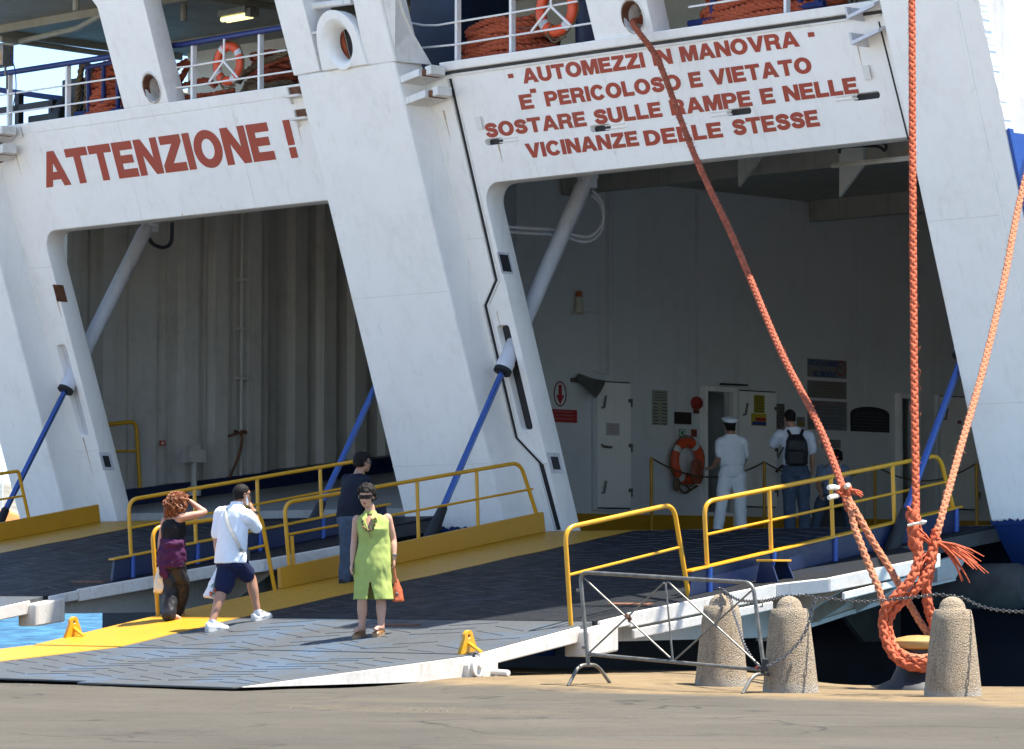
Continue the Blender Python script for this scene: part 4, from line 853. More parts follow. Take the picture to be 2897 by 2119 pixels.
# signs: plates with lettering standing 2 mm proud
sign_m = {}
def sign(x0, y0, x1, y1, n_, label, base, items, cat='sign', wall=WR, shape=None, d=.012):
    p, q = arz(onR(*K(n_, x0, y0), wall)), arz(onR(*K(n_, x1, y1), wall)); w, h = q[0]-p[0], p[2]-q[2]
    t = thing('sign', W(p[0]+w/2, wall+d, q[2]), label, cat); mb = MB()
    key = 's%.2f_%.2f_%.2f' % base
    if key not in sign_m: sign_m[key] = plain('sign_face', base, .5, 0, .12, 6, 0)
    Mx = frame(W(p[0], wall+d, q[2]), F, UZ, R)
    if shape: obj_from_mesh('board', filled('board', [[(a_*w, b_*h) for a_, b_ in shape]], .012, Mx), sign_m[key], t)
    else: obj_from_mesh('board', filled('board', [[(0, 0), (w, 0), (w, h), (0, h)]], .012, Mx), sign_m[key], t)
    byc = {}
    for it in items:
        c = it[-1]; byc.setdefault(c, [])
        if it[0] == 'bar': _, u0, v0, u1, v1, _c = it; byc[c].append([(u0*w, v0*h), (u1*w, v0*h), (u1*w, v1*h), (u0*w, v1*h)])
        elif it[0] == 'poly': byc[c].append([(u*w, v*h) for u, v in it[1]])
        elif it[0] == 'ring': _, u, v, ro, ri, _c = it; byc[c] += [oval(u*w, v*h, ro, ro), oval(u*w, v*h, ri, ri)]
        elif it[0] == 'text': _, s_, u0, u1, v, hh, _c = it; byc[c] += line_loops(s_, u0*w, u1*w, v*h, hh*h)
        elif it[0] == 'lines':
            _, u0, u1, v0, v1, n, _c = it; rnd = random.Random(int(v0*100)+n)
            for i in range(n):
                vv = v1+(v0-v1)*i/max(1, n-1); m_ = (u0+u1)/2; L = (u1-u0)/2*rnd.uniform(.72, 1); x = m_-L
                while x < m_+L-.01: e = min(m_+L, x+rnd.uniform(.05, .16)); byc[c].append([(x*w, (vv-.35*(v1-v0)/max(2, n*1.1))*h), (e*w, (vv-.35*(v1-v0)/max(2, n*1.1))*h), (e*w, vv*h), (x*w, vv*h)]); x = e+.022
    for c, loops in byc.items():
        k2 = 'i%.2f_%.2f_%.2f' % c
        if k2 not in sign_m: sign_m[k2] = plain('sign_ink', c, .5, 0, .05, 6, 0)
        obj_from_mesh('sign_lettering', filled('sign_lettering', loops, .004, frame(W(p[0], wall+d+.008, q[2]), F, UZ, R)), sign_m[k2], t)
    return t
RD, DB, BK, GY, YL, GN, WT = (.42, .03, .03), (.03, .06, .2), (.02, .02, .02), (.5, .52, .5), (.55, .42, .03), (.03, .2, .07), (.6, .6, .58)
p = onR(*K(5, 1413, 855), WR)
t = thing('sign', p, 'red downward arrow in a black and red ring on the wall above the red sign', 'sign'); a, r_, z = arz(p)
obj_from_mesh('arrow', filled('arrow', [[(-.035, .14), (.035, .14), (.035, -.02), (.09, -.02), (0, -.17), (-.09, -.02), (-.035, -.02)]], .006, frame(W(a, WR+.004, z), F, UZ, R)), plain('sign_red', RD), t)
obj_from_mesh('ring', filled('ring', [oval(0, 0, .145, .20), oval(0, 0, .125, .18)], .006, frame(W(a, WR+.004, z), F, UZ, R)), plain('sign_dark_red', (.16, .02, .02)), t)
sign(1345, 943, 1508, 1025, 5, 'red notice with three pale lines, half hidden by the door jamb', RD, [('lines', .1, .92, .3, .86, 3, (.38, .2, .19))])
sign(1682, 1025, 1757, 1100, 5, 'small white notice with red print on the closed white door', (.5, .51, .52), [('lines', .08, .92, .2, .85, 6, (.5, .12, .1))], wall=WR+.055)
sign(1948, 832, 2038, 1040, 5, 'tall pale safety chart between the closed door and the lifebuoy', (.34, .34, .27), [('lines', .08, .92, .72, .95, 4, BK), ('lines', .05, .38, .05, .62, 7, BK), ('lines', .62, .95, .05, .62, 7, BK)]+[('poly', [(.42, v), (.58, v), (.5, v+.08)], (.30, .30, .05)) for v in (.55, .43, .31)]+[('lines', .44, .56, .05, .27, 3, RD)])
sign(20, 960, 118, 1035, 6, 'plain dark brown board beside the alarm bell', (.035, .022, .016), [])
sign(48, 1060, 80, 1108, 6, 'small green sign with a white ring above the lifebuoy', GN, [('ring', .45, .5, .06, .035, WT)])
sign(118, 1062, 150, 1108, 6, 'small red sign beside the green one', (.26, .05, .02), [('bar', .3, .3, .7, .7, (.12, .02, .01))])
sign(485, 862, 545, 968, 6, 'yellow notice with dark print on the open door leaf', (.32, .27, .03), [('lines', .1, .9, .1, .9, 6, (.1, .08, .02))], wall=WR+.055)
sign(470, 968, 555, 1045, 6, 'square sign in yellow, red and blue bands on the open door leaf', YL, [('bar', .25, .38, .95, .68, (.4, .04, .03)), ('bar', .03, .06, .97, .34, (.03, .06, .25))], wall=WR+.055)
sign(798, 648, 1024, 768, 6, 'board reading vietato fumare and no smoking in blue', (.20, .20, .20), [('text', 'VIETATO', .05, .36, .62, .2, DB), ('text', 'UMARE', .46, .73, .62, .2, DB), ('text', 'NO SMO', .17, .43, .2, .2, DB), ('text', 'IN', .52, .57, .2, .2, DB), ('ring', .86, .6, .13, .10, RD)] if False else [('ring', .86, .55, .13, .105, (.25, .06, .04)), ('poly', [(.80, .62), (.815, .68), (.925, .46), (.91, .42)], (.25, .06, .04))])
sign(798, 775, 1024, 888, 6, 'board with brown lines of print under the no smoking board', (.19, .185, .17), [('lines', .06, .94, .12, .9, 6, (.17, .09, .05))])
sign(798, 892, 1026, 1072, 6, 'board with red and blue paragraphs under the other notices', (.19, .19, .185), [('lines', .05, .95, .84, .94, 2, (.28, .07, .05)), ('lines', .05, .95, .6, .8, 3, (.06, .08, .18)), ('lines', .3, .7, .5, .54, 1, (.28, .07, .05)), ('lines', .05, .95, .1, .42, 4, (.06, .08, .18))])
arch = [(0, 0), (1, 0), (1, .72)]+[(.5+.5*math.cos(math.radians(180*i/14)), .72+.28*math.sin(math.radians(180*i/14))) for i in range(1, 14)]+[(0, .72)]
sign(1048, 925, 1275, 1083, 6, 'black board with an arched top and faint white print', (.02, .02, .02), [('lines', .06, .94, .1, .75, 6, (.07, .07, .07))], shape=arch)
sign(612, 912, 662, 1062, 6, 'narrow dark notice board behind the man with the backpack', (.10, .09, .08), [('lines', .1, .9, .1, .9, 7, (.16, .15, .14))])
sign(735, 990, 780, 1050, 6, 'pale and yellow notice right of the head of the man with the backpack', (.2, .19, .17), [('bar', .1, .1, .9, .45, (.25, .19, .02))])
sign(880, 1120, 990, 1175, 6, 'pale notice low on the wall left of the seated man', (.22, .22, .215), [('lines', .1, .95, .1, .9, 4, (.08, .08, .09))])
sign(1675, 1012, 1695, 1030, 6, 'tiny dark red plate on the rightmost white door', (.2, .04, .03), [('bar', .3, .3, .7, .7, (.3, .2, .2))], wall=WR+.055)
sign(930, 1127, 963, 1160, 4, 'small red and white square sign on a rib of the corrugated wall', (.4, .06, .03), [('bar', .3, .25, .7, .75, (.6, .55, .45))], wall=-44.97)
# the lettering of the no smoking board uses the built-in font (its letters F, K and G)
def font_text(txt, p, size, mat, parent, wfac=1):
    cu = bpy.data.curves.new('text', 'FONT'); cu.body = txt; cu.size = size; cu.offset = size*.022; cu.extrude = .001; cu.align_x = 'LEFT'
    o = bpy.data.objects.new('text', cu); col.objects.link(o); me = bpy.data.meshes.new_from_object(o.evaluated_get(bpy.context.evaluated_depsgraph_get())); bpy.data.objects.remove(o)
    me.materials.clear(); me.transform(frame(p, F*wfac, UZ, R)); return obj_from_mesh('sign_lettering', me, mat, parent)
ns = [o for o in bpy.data.objects if o.get('label', '').startswith('board reading vietato')][0]
ink = plain('sign_blue_ink', (.035, .06, .20), .5, 0, .05)
font_text('VIETATO FUMARE', onR(*K(6, 806, 686), WR+.022), .125, ink, ns, .78); font_text('NO SMOKING', onR(*K(6, 832, 752), WR+.022), .135, ink, ns, .72)
# yellow rope stanchions in front of the wall
SP = [onR(*K(8, 1948, 362), WR+.35), onR(*K(9, 548, 172), WR+.35), onR(*K(9, 1195, 362), WR+.5), onR(*K(9, 1790, 362), -37.6)]
for i, p in enumerate(SP):
    a, r_, z = arz(p); z = 1.706; t = thing('rope_stanchion', W(a, r_, z), ['yellow post left of the lifebuoy, first of the rope line', 'yellow post in front of the open door leaf, behind the officer', 'thin yellow post under the arched black board', 'yellow post by the starboard pillar edge'][i], 'post', 'yellow rope stanchions')
    mb = MB(); mb.tube([W(a, r_, z), W(a, r_, 3.0)], .028, 10); mb.build('pole', M['rail_yellow'], t, True); mb = MB(); mb.lathe(W(a, r_, z), [(.13, 0), (.13, .02), (.05, .05), (.03, .06)], 16); mb.build('base', M['dark'], t, True)
mb = MB(); E = [W(arz(p)[0], arz(p)[1], 3.0) for p in SP]
for i in range(3):
    n = 14; mb.tube([E[i].lerp(E[i+1], k/n)-UZ*.28*4*(k/n)*(1-k/n)+UZ*0 for k in range(n+1)], .014, 6)
tag(mb.build('barrier_rope', M['brown_rope'], None, True), 'thin brown rope sagging between the yellow posts along the wall', 'rope')
# ---------------------------------------------------------------- ropes
def braid(mb, P, rad, strands=8, step=.018, n=6, pitch=None, srad=.46, off=.55, m=0, taper=False):
    if strands == 8: strands = 6; pitch = pitch or rad*7.2
    """plaited rope: half of the strands turn left, half turn right, weaving over each other"""
    P = resample(P, step); k = len(P); pitch = pitch or rad*7.5
    T = [(P[min(i+1, k-1)]-P[max(i-1, 0)]).normalized() for i in range(k)]; X = []; px = None
    for t in T:
        if px is None: x, _ = ring_frame(t)
        else: x = (px-t*px.dot(t)).normalized()
        X.append(x); px = x
    ds = (P[1]-P[0]).length; half = strands//2
    for s in range(strands):
        sg = 1 if s < half else -1; ph = 2*math.pi*(s % half)/half+(0 if sg > 0 else math.pi/half)
        if strands == 3: sg = 1; ph = 2*math.pi*s/3
        Q_ = []
        for i in range(k):
            an = ph+sg*2*math.pi*i*ds/pitch; w = 1+(.24*math.sin(half*2*math.pi*i*ds/pitch+(0 if sg > 0 else math.pi)) if strands > 3 else 0)
            y = T[i].cross(X[i]); Q_.append(P[i]+(X[i]*math.cos(an)+y*math.sin(an))*rad*off*w)
        mb.tube(Q_, rad*srad, n, m)
def pxpath(pts, Y0, Y1, n_=None, s=1.0):
    """photo points at depths running from Y0 to Y1 along the line"""
    q = [K(n_, *p) if n_ else (p[0]*s, p[1]*s) for p in pts]; L = [0]
    for a, b in zip(q, q[1:]): L.append(L[-1]+math.hypot(b[0]-a[0], b[1]-a[1]))
    return [onY(*p, Y0+(Y1-Y0)*l/L[-1]) for p, l in zip(q, L)]
BITT = on(*K(9, 1448, 1290), UZ, .02); BY = BITT.y
# iron bitt on the quay edge
t = thing('mooring_bitt', BITT, 'iron mooring bitt with a worn yellow mushroom cap holding the orange ropes', 'bollard')
mb = MB(); mb.lathe(BITT-UZ*.02, [(.40, 0), (.38, .04), (.27, .09), (.215, .2), (.20, .34), (.20, .40)], 28); mb.build('body', M['dark'], t, True)
mb = MB(); mb.lathe(BITT, [(.20, .36), (.245, .375), (.262, .41), (.255, .445), (.20, .475), (.10, .495), (.01, .5)], 32); mb.build('cap', paint('bitt_cap_paint', (.36, .21, .06), .5, .5, .9, (.22, .13, .06), 4, .35, (.15, .07, .03)), t, True)
RR = .037
def fuzz(mb, P, rad, n, seed):
    rnd = random.Random(seed); P = resample(P, .02)
    for i in range(n):
        k = rnd.randrange(1, len(P)-1); t_ = (P[k+1]-P[k-1]).normalized(); x, y = ring_frame(t_); a = rnd.uniform(0, 6.28); d = x*math.cos(a)+y*math.sin(a); q = P[k]+d*rad*.9; l = rnd.uniform(.015, .05)
        mb.tube([q, q+d*l*.5+t_*l*rnd.uniform(-.6, .6), q+d*l*.8+t_*l*rnd.uniform(-1, 1)-UZ*l*.2], [.0022, .0018, .001], 3)
def fray(mb, p, d, n, L, spread, rad, seed):
    rnd = random.Random(seed)
    for i in range(n):
        v = (d+Vector((rnd.uniform(-1, 1), rnd.uniform(-1, 1), rnd.uniform(-1, 1)))*spread).normalized(); l = L*rnd.uniform(.5, 1.1); g = Vector((rnd.uniform(-.2, .2), 0, -.35))*l
        mb.tube([p, p+v*l*.4, p+v*l*.75+g*.2, p+v*l+g*.55], [rad, rad*.9, rad*.7, rad*.35], 4)
# rope A: out of the fairlead post on the right header down to the bitt
S9 = lambda pts, Y: [onY(*K(9, *p[:2]), Y+(p[2] if len(p) > 2 else 0)) for p in pts]
spl = onY(*K(9, 1040, 250), BY+.75)
up = [(1450, 130), (1500, 260), (1545, 372), (1620, 532), (1720, 770), (1800, 925), (1852, 1055)]
t = thing('mooring_rope', spl, 'orange plaited mooring rope slanting down from the fairlead across the warning text', 'rope', 'mooring ropes')
h0 = hole_r+F*.3-UZ*.05; h1 = hole_r-F*.06-UZ*.10+R*.06
pa = [h0+UZ*.1-R*.12, h0+F*0, h1]+pxpath([(x*1.28243, y*1.28243) for x, y in up], h1.y-.7, BY+1.2)+[spl]
mb = MB(); braid(mb, catmull(pa, 6), RR, 8); fuzz(mb, catmull(pa, 6), RR, 260, 2); mb.build('rope', M['red_rope'], t, True, sharp=80)
mb = MB()
braid(mb, catmull([spl+UZ*.12]+S9([(1072, 345, .6), (1110, 450, .45), (1160, 580, .3), (1210, 700, .15), (1245, 805, .05), (1268, 900, .0), (1290, 1000, -.05), (1345, 1085, -.2), (1440, 1120, -.3), (1540, 1105, -.2), (1590, 1060, 0)], BY), 6), RR*.95, 8)
braid(mb, catmull([spl+UZ*.1]+S9([(1125, 340, .6), (1200, 470, .5), (1270, 580, .4), (1340, 700, .3), (1400, 810, .25), (1455, 905, .2), (1530, 1010, .15), (1590, 1060, .1)], BY), 6), RR*.95, 8)
mb.build('eye_loop', M['pale_rope'], t, True, sharp=80)
mb = MB(); 
for k_, (x0, y0, x1, y1) in enumerate(((985, 128, 922, 124), (978, 172, 925, 184), (1022, 130, 1040, 108))): P = S9([(x0, y0, .6), ((x0+x1)/2, (y0+y1)/2-3, .55), (x1, y1, .5)], BY); mb.tube(P, [.022, .028, .024], 7)
mb.build('seizing', M['twine'], t, True)
mb = MB(); braid(mb, S9([(985, 165, .6), (1005, 120, .62), (1040, 130, .6), (1030, 170, .6)], BY), .045, 8); fray(mb, S9([(1045, 140, .6)], BY)[0], Vector((.8, 0, -.3)), 9, .13, .35, .014, 4); mb.build('frayed_end', M['orange_rope'], t, True, sharp=80)
# rope B: straight down from high on the stern, right of the first
b0 = onS(2576, -900, -.55); bs = onY(*K(9, 1432, 320), BY+.25)
t = thing('mooring_rope', bs, 'orange plaited mooring rope hanging almost upright to the bitt, darker in the shade above', 'rope', 'mooring ropes')
P = [b0]+pxpath([(2578, -300), (2580, 0), (2582, 500), (2586, 1000), (2590, 1300), (2591, 1440)], b0.y-.8, BY+.5)+[bs]
mb = MB(); braid(mb, catmull(P, 8), RR*1.02, 8); fuzz(mb, catmull(P, 8), RR, 220, 3); mb.build('rope', M['orange_rope'], t, True, sharp=80)
mb = MB()
braid(mb, catmull([bs+UZ*.05]+S9([(1445, 420, .2), (1445, 540, .12), (1412, 650, .03), (1335, 740, -.03), (1268, 815, -.05), (1240, 895, -.05), (1250, 990, -.1), (1285, 1080, -.18), (1350, 1145, -.27), (1440, 1175, -.3), (1540, 1165, -.2), (1600, 1110, .0)], BY), 6), RR*1.28, 8)
braid(mb, catmull([bs+UZ*.05]+S9([(1425, 420, .25), (1440, 500, .22), (1462, 600, .2), (1490, 700, .18), (1505, 790, .15), (1522, 880, .12), (1560, 990, .08), (1600, 1110, .05)], BY), 6), RR*1.28, 8)
mb.build('eye_loop', M['orange_rope'], t, True, sharp=80)
mb = MB(); braid(mb, S9([(1410, 265, .2), (1418, 330, .17), (1420, 430, .15), (1432, 480, .15)], BY), .058, 6, srad=.5); fray(mb, S9([(1405, 275, .2)], BY)[0], Vector((-.25, 0, 1)), 8, .09, .3, .016, 9); mb.build('frayed_end', M['orange_rope'], t, True, sharp=80)
mb = MB(); P = S9([(1388, 345, .1), (1420, 338, .05), (1460, 330, .08)], BY); mb.tube(P, .014, 6); mb.tube(S9([(1450, 335, .05), (1475, 326, .02), (1497, 322, .02)], BY), [.014, .026, .008], 6); mb.build('seizing', M['twine'], t, True)
# rope C: from the hull side at the right border
c0 = onR(3010, 150, -24.9); cs = onY(*K(9, 1548, 430), BY+.3)
t = thing('mooring_rope', cs, 'pale orange plaited mooring rope slanting in from the right border, frayed at its splice', 'rope', 'mooring ropes')
P = [c0]+pxpath([(x*1.28243, y*1.28243) for x, y in ((2259, 405), (2215, 620), (2170, 810), (2120, 985), (2085, 1110))], c0.y-1.2, BY+.6)+[cs]
mb = MB(); braid(mb, catmull(P, 8), RR, 8); fuzz(mb, catmull(P, 8), RR, 260, 4); mb.build('rope', M['pale_rope'], t, True, sharp=80)
mb = MB()
braid(mb, catmull([cs+UZ*.1]+S9([(1530, 520, .2), (1500, 620, .12), (1440, 715, .06), (1360, 790, .03), (1300, 850, 0), (1272, 930, -.03), (1300, 1040, -.1), (1370, 1110, -.25), (1470, 1145, -.3), (1560, 1120, -.15), (1595, 1080, 0)], BY), 6), RR*1.15, 8)
braid(mb, catmull([cs+UZ*.1]+S9([(1535, 520, .25), (1518, 620, .22), (1500, 720, .2), (1492, 790, .2), (1515, 880, .16), (1560, 980, .1), (1595, 1080, .05)], BY), 6), RR*1.05, 8)
mb.build('eye_loop', M['orange_rope'], t, True, sharp=80)
mb = MB(); q = S9([(1530, 460, .22)], BY)[0]
fray(mb, q, Vector((-1, -.1, .9)), 12, .28, .35, .012, 1); fray(mb, S9([(1560, 440, .22)], BY)[0], Vector((1, -.1, -.45)), 22, .46, .42, .012, 2); fray(mb, S9([(1515, 500, .22)], BY)[0], Vector((-.6, -.2, -.8)), 9, .25, .4, .012, 3)
braid(mb, S9([(1552, 420, .25), (1535, 480, .22), (1512, 560, .16)], BY), .052, 8); mb.build('frayed_end', M['orange_rope'], t, True, sharp=80)
# ---------------------------------------------------------------- stone bollards and chains
def bollard(px, py, label, s=1):
    b = on(*K(9, px, py), UZ, 0.0); r_, a_ = b.dot(R), b.dot(F); z = quay_z(r_, a_)-.012; b = Vector((b.x, b.y, z))
    prof = [(.262, 0), (.262, .06), (.255, .10), (.225, .4), (.19, .70), (.172, .785), (.160, .797), (.128, .797), (.125, .80)]+[(.122*math.cos(math.radians(q)), .80+.115*math.sin(math.radians(q))) for q in (15, 30, 45, 60, 75, 88)]
    mb = MB(); mb.lathe(b, [(x*s, y) for x, y in prof], 40); ob_ = mb.build('stone_bollard', M['stone'], None, True, loc=b); ob_.rotation_euler = (.012*math.sin(px), .014*math.cos(px), px*.7); tag(ob_, label, 'bollard', 'stone bollards along the quay edge')
    return b+UZ*.915
T1 = bollard(298, 1290, 'conical stone bollard behind the steel barrier, leftmost of the row')
T2 = bollard(702, 1320, 'conical stone bollard just right of the steel barrier with a chain down its side')
T3 = bollard(1650, 1342, 'conical stone bollard in front of the iron bitt and orange ropes')
T4 = T3+(T3-T2)*1.05; T4 = bollard(3250, 1372, 'conical stone bollard just outside the right border')
def chain(name, P, label, link=.046, wire=.0065):
    P = resample(P, link*.74); mb = MB()
    for i in range(len(P)-1):
        c = (P[i]+P[i+1])/2; t = (P[i+1]-P[i]).normalized(); x, y = ring_frame(t); u = x if i % 2 else y
        u = (u+ (y if i % 2 else x)*.25).normalized(); h = link/2-wire*1.4; w = link*.30; pts = []
        for k in range(12): an = 2*math.pi*k/12; pts.append(c+t*(h-w if math.sin(an) > 0 else -(h-w))*.9+t*w*math.sin(an)+u*w*math.cos(an))
        mb.tube(pts, wire, 5, closed=True)
    tag(mb.build(name, M['chain'], None, True), label, 'chain', 'chains between the bollards')
def sagp(a, b, s, n=20): return [a.lerp(b, k/n)-UZ*s*4*(k/n)*(1-k/n) for k in range(n+1)]
def CH(pts, Y0, Y1): return catmull(pxpath(pts, Y0, Y1, 9), 6)
chain('chain', [T1+UZ*.03-R*.02]+CH([(300, 722), (345, 752), (400, 782), (480, 790), (560, 786), (650, 762)], T1.y-.05, T2.y+.1)+[T2], 'rusty chain from the leftmost stone bollard to the next')
chain('chain', [T2]+CH([(790, 752), (860, 768), (960, 776), (1080, 788), (1200, 786), (1400, 768), (1560, 748)], T2.y, T3.y+.05)+[T3], 'chain across the mooring ropes between the second and third stone bollards')
mb = None
chain('chain', [T3]+CH([(1720, 772), (1800, 812), (1900, 838), (2065, 850), (2400, 845), (2800, 820)], T3.y, T4.y)+[T4], 'chain from the third stone bollard out to the right border')
chain('chain', CH([(318, 738), (345, 760), (365, 840), (395, 930), (430, 1040), (470, 1110), (518, 1172)], T1.y-.15, 34.15), 'chain hanging from the leftmost stone bollard to the foot of the barrier')
chain('chain', CH([(850, 772), (835, 810), (812, 900), (770, 1000), (690, 1090), (620, 1140), (562, 1168)], T2.y-.25, 34.05), 'chain hanging in a curve in front of the second stone bollard to the barrier')
chain('chain', CH([(275, 722), (290, 712), (318, 724), (300, 736), (330, 748), (312, 730), (345, 757), (330, 765)], T1.y-.1, T1.y-.14), 'bunch of chain heaped on top of the leftmost stone bollard')
# ---------------------------------------------------------------- steel crowd barrier
def Bp(x, y, dy=0): px, py = 1600+x/3.672, 1550+y/3.672; return onY(px, py, 35.6+(34.2-35.6)*(px-1650)/515+dy)
t = thing('crowd_barrier', Bp(235, 1300), 'galvanised steel crowd barrier with crossed bars in front of the ramp', 'barrier')
mb = MB(); mb.tube(bend([Bp(238, 1235), Bp(150, 252), Bp(1945, 362), Bp(2062, 1250)], .10, 7), .0195, 12); mb.build('frame', M['galv'], t, True)
mb = MB(); mb.tube([Bp(250, 1105), Bp(2040, 1270)], .0185, 10); mb.build('bottom_rail', M['galv'], t, True)
for a, b in (((195, 318), (1110, 1165)), ((245, 1090), (1022, 362)), ((1038, 355), (1115, 1172)), ((1062, 352), (2040, 1245)), ((1130, 1168), (1945, 432))):
    mb = MB(); mb.tube([Bp(*a), Bp(*b)], .0095, 8); mb.build('brace', M['galv'], t, True)
def foot(pts):
    mb = MB(); mb.tube(bend(pts, .09, 6), .018, 10); mb.build('foot', M['galv'], t, True)
f0 = on(1600+95/3.672, 1550+1395/3.672, UZ, .06); f1 = f0+(F*.55-R*.05).normalized()*.0
g = Bp(240, 1205); bd = (Bp(2000, 700)-Bp(200, 700)); bd.z = 0; bd.normalize(); nd = Vector((-bd.y, bd.x, 0))
def fpos(c, d, z): return Vector((c.x, c.y, z))+nd*d
def gz(p): return quay_z(p.dot(R), p.dot(F))
for c, zc in ((g, g.z), (Bp(2050, 1300), Bp(2050, 1300).z)):
    e0, e1 = fpos(c, -.27, 0), fpos(c, .27, 0); side_ = bd*(-.04)
    foot([Vector((e0.x-.03, e0.y, gz(e0))), fpos(c, -.15, zc-.01), fpos(c, .13, zc-.01), Vector((e1.x+.04, e1.y, gz(e1)))])
for x, y in ((150, 440), (210, 1035)): mb = MB(); mb.tube([Bp(x+8, y), Bp(x-34, y)], .014, 8); mb.build('hook', M['galv'], t, True)
mb = MB(); mb.tube(bend([Bp(2000, 545), Bp(2042, 555), Bp(2045, 612), Bp(2018, 612)], .01), .007, 6); mb.build('hook', M['galv'], t, True)
mb = MB(); mb.tube(bend([Bp(625, 700), Bp(660, 715), Bp(680, 740), Bp(655, 765)], .02), .014, 6); mb.tube([Bp(632, 690, -.02), Bp(650, 735, -.02)], .018, 6); mb.build('wire_tie', M['rust'], t, True)
mb = MB(); mb.tube([Bp(1972, 1240, -.02), Bp(2010, 1235, -.02), Bp(1990, 1250, -.02)], .01, 6); mb.build('red_tie', M['buoy'], t, True)
mb = MB(); P = Bp(2075, 1215); mb.box(P, Vector((.03, 0, 0)), Vector((0, .03, 0)), UZ*.06); mb.build('lock', M['dark'], t, bevel=.01)
# ---------------------------------------------------------------- lifebuoys
def buoy(c, nrm, up, rad, label, rot=.4, tail=0):
    c = Vector(c); n = nrm.normalized(); u = (up-n*up.dot(n)).normalized(); v = n.cross(u); mn = rad*.21; mj = rad-mn
    t = thing('lifebuoy', c, label, 'lifebuoy', 'lifebuoys'); N = 48
    def rg(k, rr): a = 2*math.pi*k/N; d = u*math.cos(a)+v*math.sin(a); return [c+d*(mj+rr*math.cos(2*math.pi*j/14))+n*rr*.85*math.sin(2*math.pi*j/14) for j in range(14)]
    mb = MB(); mb.rings([rg(k, mn) for k in range(N)], closed=True); mb.build('ring', M['buoy'], t, True)
    for q in range(4):
        k0 = (rot+q)*N/4; mb = MB(); mb.rings([rg(k0+e, mn*1.025) for e in (-1.1, -.4, .4, 1.1)], cap=False); mb.build('tape', M['tape'], t, True)
    mb = MB(); P = []
    for q in range(4):
        for e in range(6): a = 2*math.pi*((rot+q)/4+e/24); d = u*math.cos(a)+v*math.sin(a); P.append(c+d*(mj+mn*(1.0+.35*math.sin(math.pi*e/6)))+n*.0)
    mb.tube(P, .011, 5, closed=True)
    if tail: mb.tube(catmull([c-u*rad*.5+v*.05+n*.05, c-u*rad*.9+v*.1+n*.06, c-u*rad*1.2+n*.05, c-u*rad*1.05-v*.2+n*.05], 6), .014, 5)
    mb.build('grab_line', M['brown_rope'], t, True); return t
bw = buoy(onR(*K(6, 98, 1248), WR+.12), R, UZ, .385, 'orange lifebuoy on the wall beside the officer in white', .62, 1)
mb = MB(); b = Vector(bw.location)+R*.1-UZ*.15+F*.12; mb.rings([[b+F*(.14*w*math.cos(t_))+R*(.05*math.sin(t_))+UZ*h for t_ in [2*math.pi*i/12 for i in range(12)]] for w, h in ((.3, .18), (.8, .14), (1, .02), (1.1, -.12), (.5, -.22))]); tag(mb.build('float_light', plain('dull_orange_float', (.30, .07, .03)), None, True), 'dull orange float hung inside the lifebuoy on the wall', 'float')
mb = MB(); P = [bw.location+Vector(v) for v in ((0, 0, 0),)]; b = Vector(bw.location); mb.tube(catmull([b-F*.25-UZ*.42+R*.02, b-F*.1-UZ*.52+R*.02, b+F*.05-UZ*.47+R*.02, b+F*.2-UZ*.40+R*.02], 5), .02, 6); mb.ball(b-F*.3-UZ*.38+R*.04, (.06, .06, .12)); tag(mb.build('line_bundle', M['brown_rope'], None, True), 'dark line bundle hanging under the lifebuoy on the wall', 'rope')
buoy(on(*K(1, 1336, 372), F, rk(7.78, .26)), -F, UZ, .31, 'orange lifebuoy on the mooring deck railing above the word attenzione', .33, 1)
buoy(on(*K(2, 1395, 52), F, rk(7.78, .26)), -F, UZ, .36, 'orange lifebuoy on the mooring deck railing above the right header', .45, 1)
# ---------------------------------------------------------------- mooring deck railings
def deckrail(label, n_, posts, bars, top, bracket=None, off=.17):
    f_ = lambda q: on(*K(n_, *q), F, rk(7.78, off)); t = thing('deck_railing', f_(posts[0][1]), label, 'railing', 'mooring deck railings')
    for a, b in posts:
        p, q = arz(f_(a)), arz(f_(b)); r = q[1]; mb = MB()
        ab = rk(7.78, off); mb.sbox(ab-.008, ab+.075, r-.022, r+.022, 7.78, p[2]); mb.build('post', M['white'], t, bevel=.006)
    for P in bars: mb = MB(); mb.tube([f_(p)-F*.015 for p in P], .014, 7); mb.build('bar', M['white'], t, True)
    if top: mb = MB(); mb.tube(bend([f_(p) for p in top], .15), .042, 10); mb.build('top_rail', M['rail_blue'], t, True)
    if bracket:
        mb = MB()
        for a, b in bracket: mb.tube([f_(a)-F*.05, f_(b)-F*.05], .017, 6)
        mb.build('buoy_bracket', M['white'], t, True)
    return t
deckrail('white deck railing with a blue top bar against the sky, above the left header', 1, [((45, 432), (45, 745)), ((392, 378), (386, 690))], [[(-60, 567), (690, 455)], [(-60, 678), (705, 568)]], [(-80, 445), (655, 330)])
deckrail('white deck railing with a blue top bar holding the first lifebuoy', 1, [((1125, 258), (1120, 588)), ((1516, 185), (1512, 528))], [[(968, 402), (1110, 388), (1680, 292)], [(1010, 516), (1110, 505), (1715, 415)]], [(900, 268), (1035, 266), (1660, 160)], [((1326, 230), (1322, 365)), ((1322, 360), (1238, 480)), ((1322, 360), (1405, 457))])
deckrail('white deck railing holding the second lifebuoy above the gutter', 2, [((808, -200), (806, 355)), ((1126, -260), (1124, 305)), ((1630, -340), (1627, 232))], [[(500, 126), (620, 148), (700, 148), (1110, 80), (1520, 8)], [(590, 282), (800, 262), (1112, 212), (1640, 130), (1770, 108)], [(480, -20), (1700, -120)]], [(400, -170), (1750, -380)], [((1375, -60), (1376, 45)), ((1376, 40), (1262, 185)), ((1376, 40), (1492, 152))])
deckrail('white deck railing in front of the blue rope rack at the right', 3, [((672, -200), (670, 62))], [[(112, 42), (700, -50), (1150, -120)]], None)
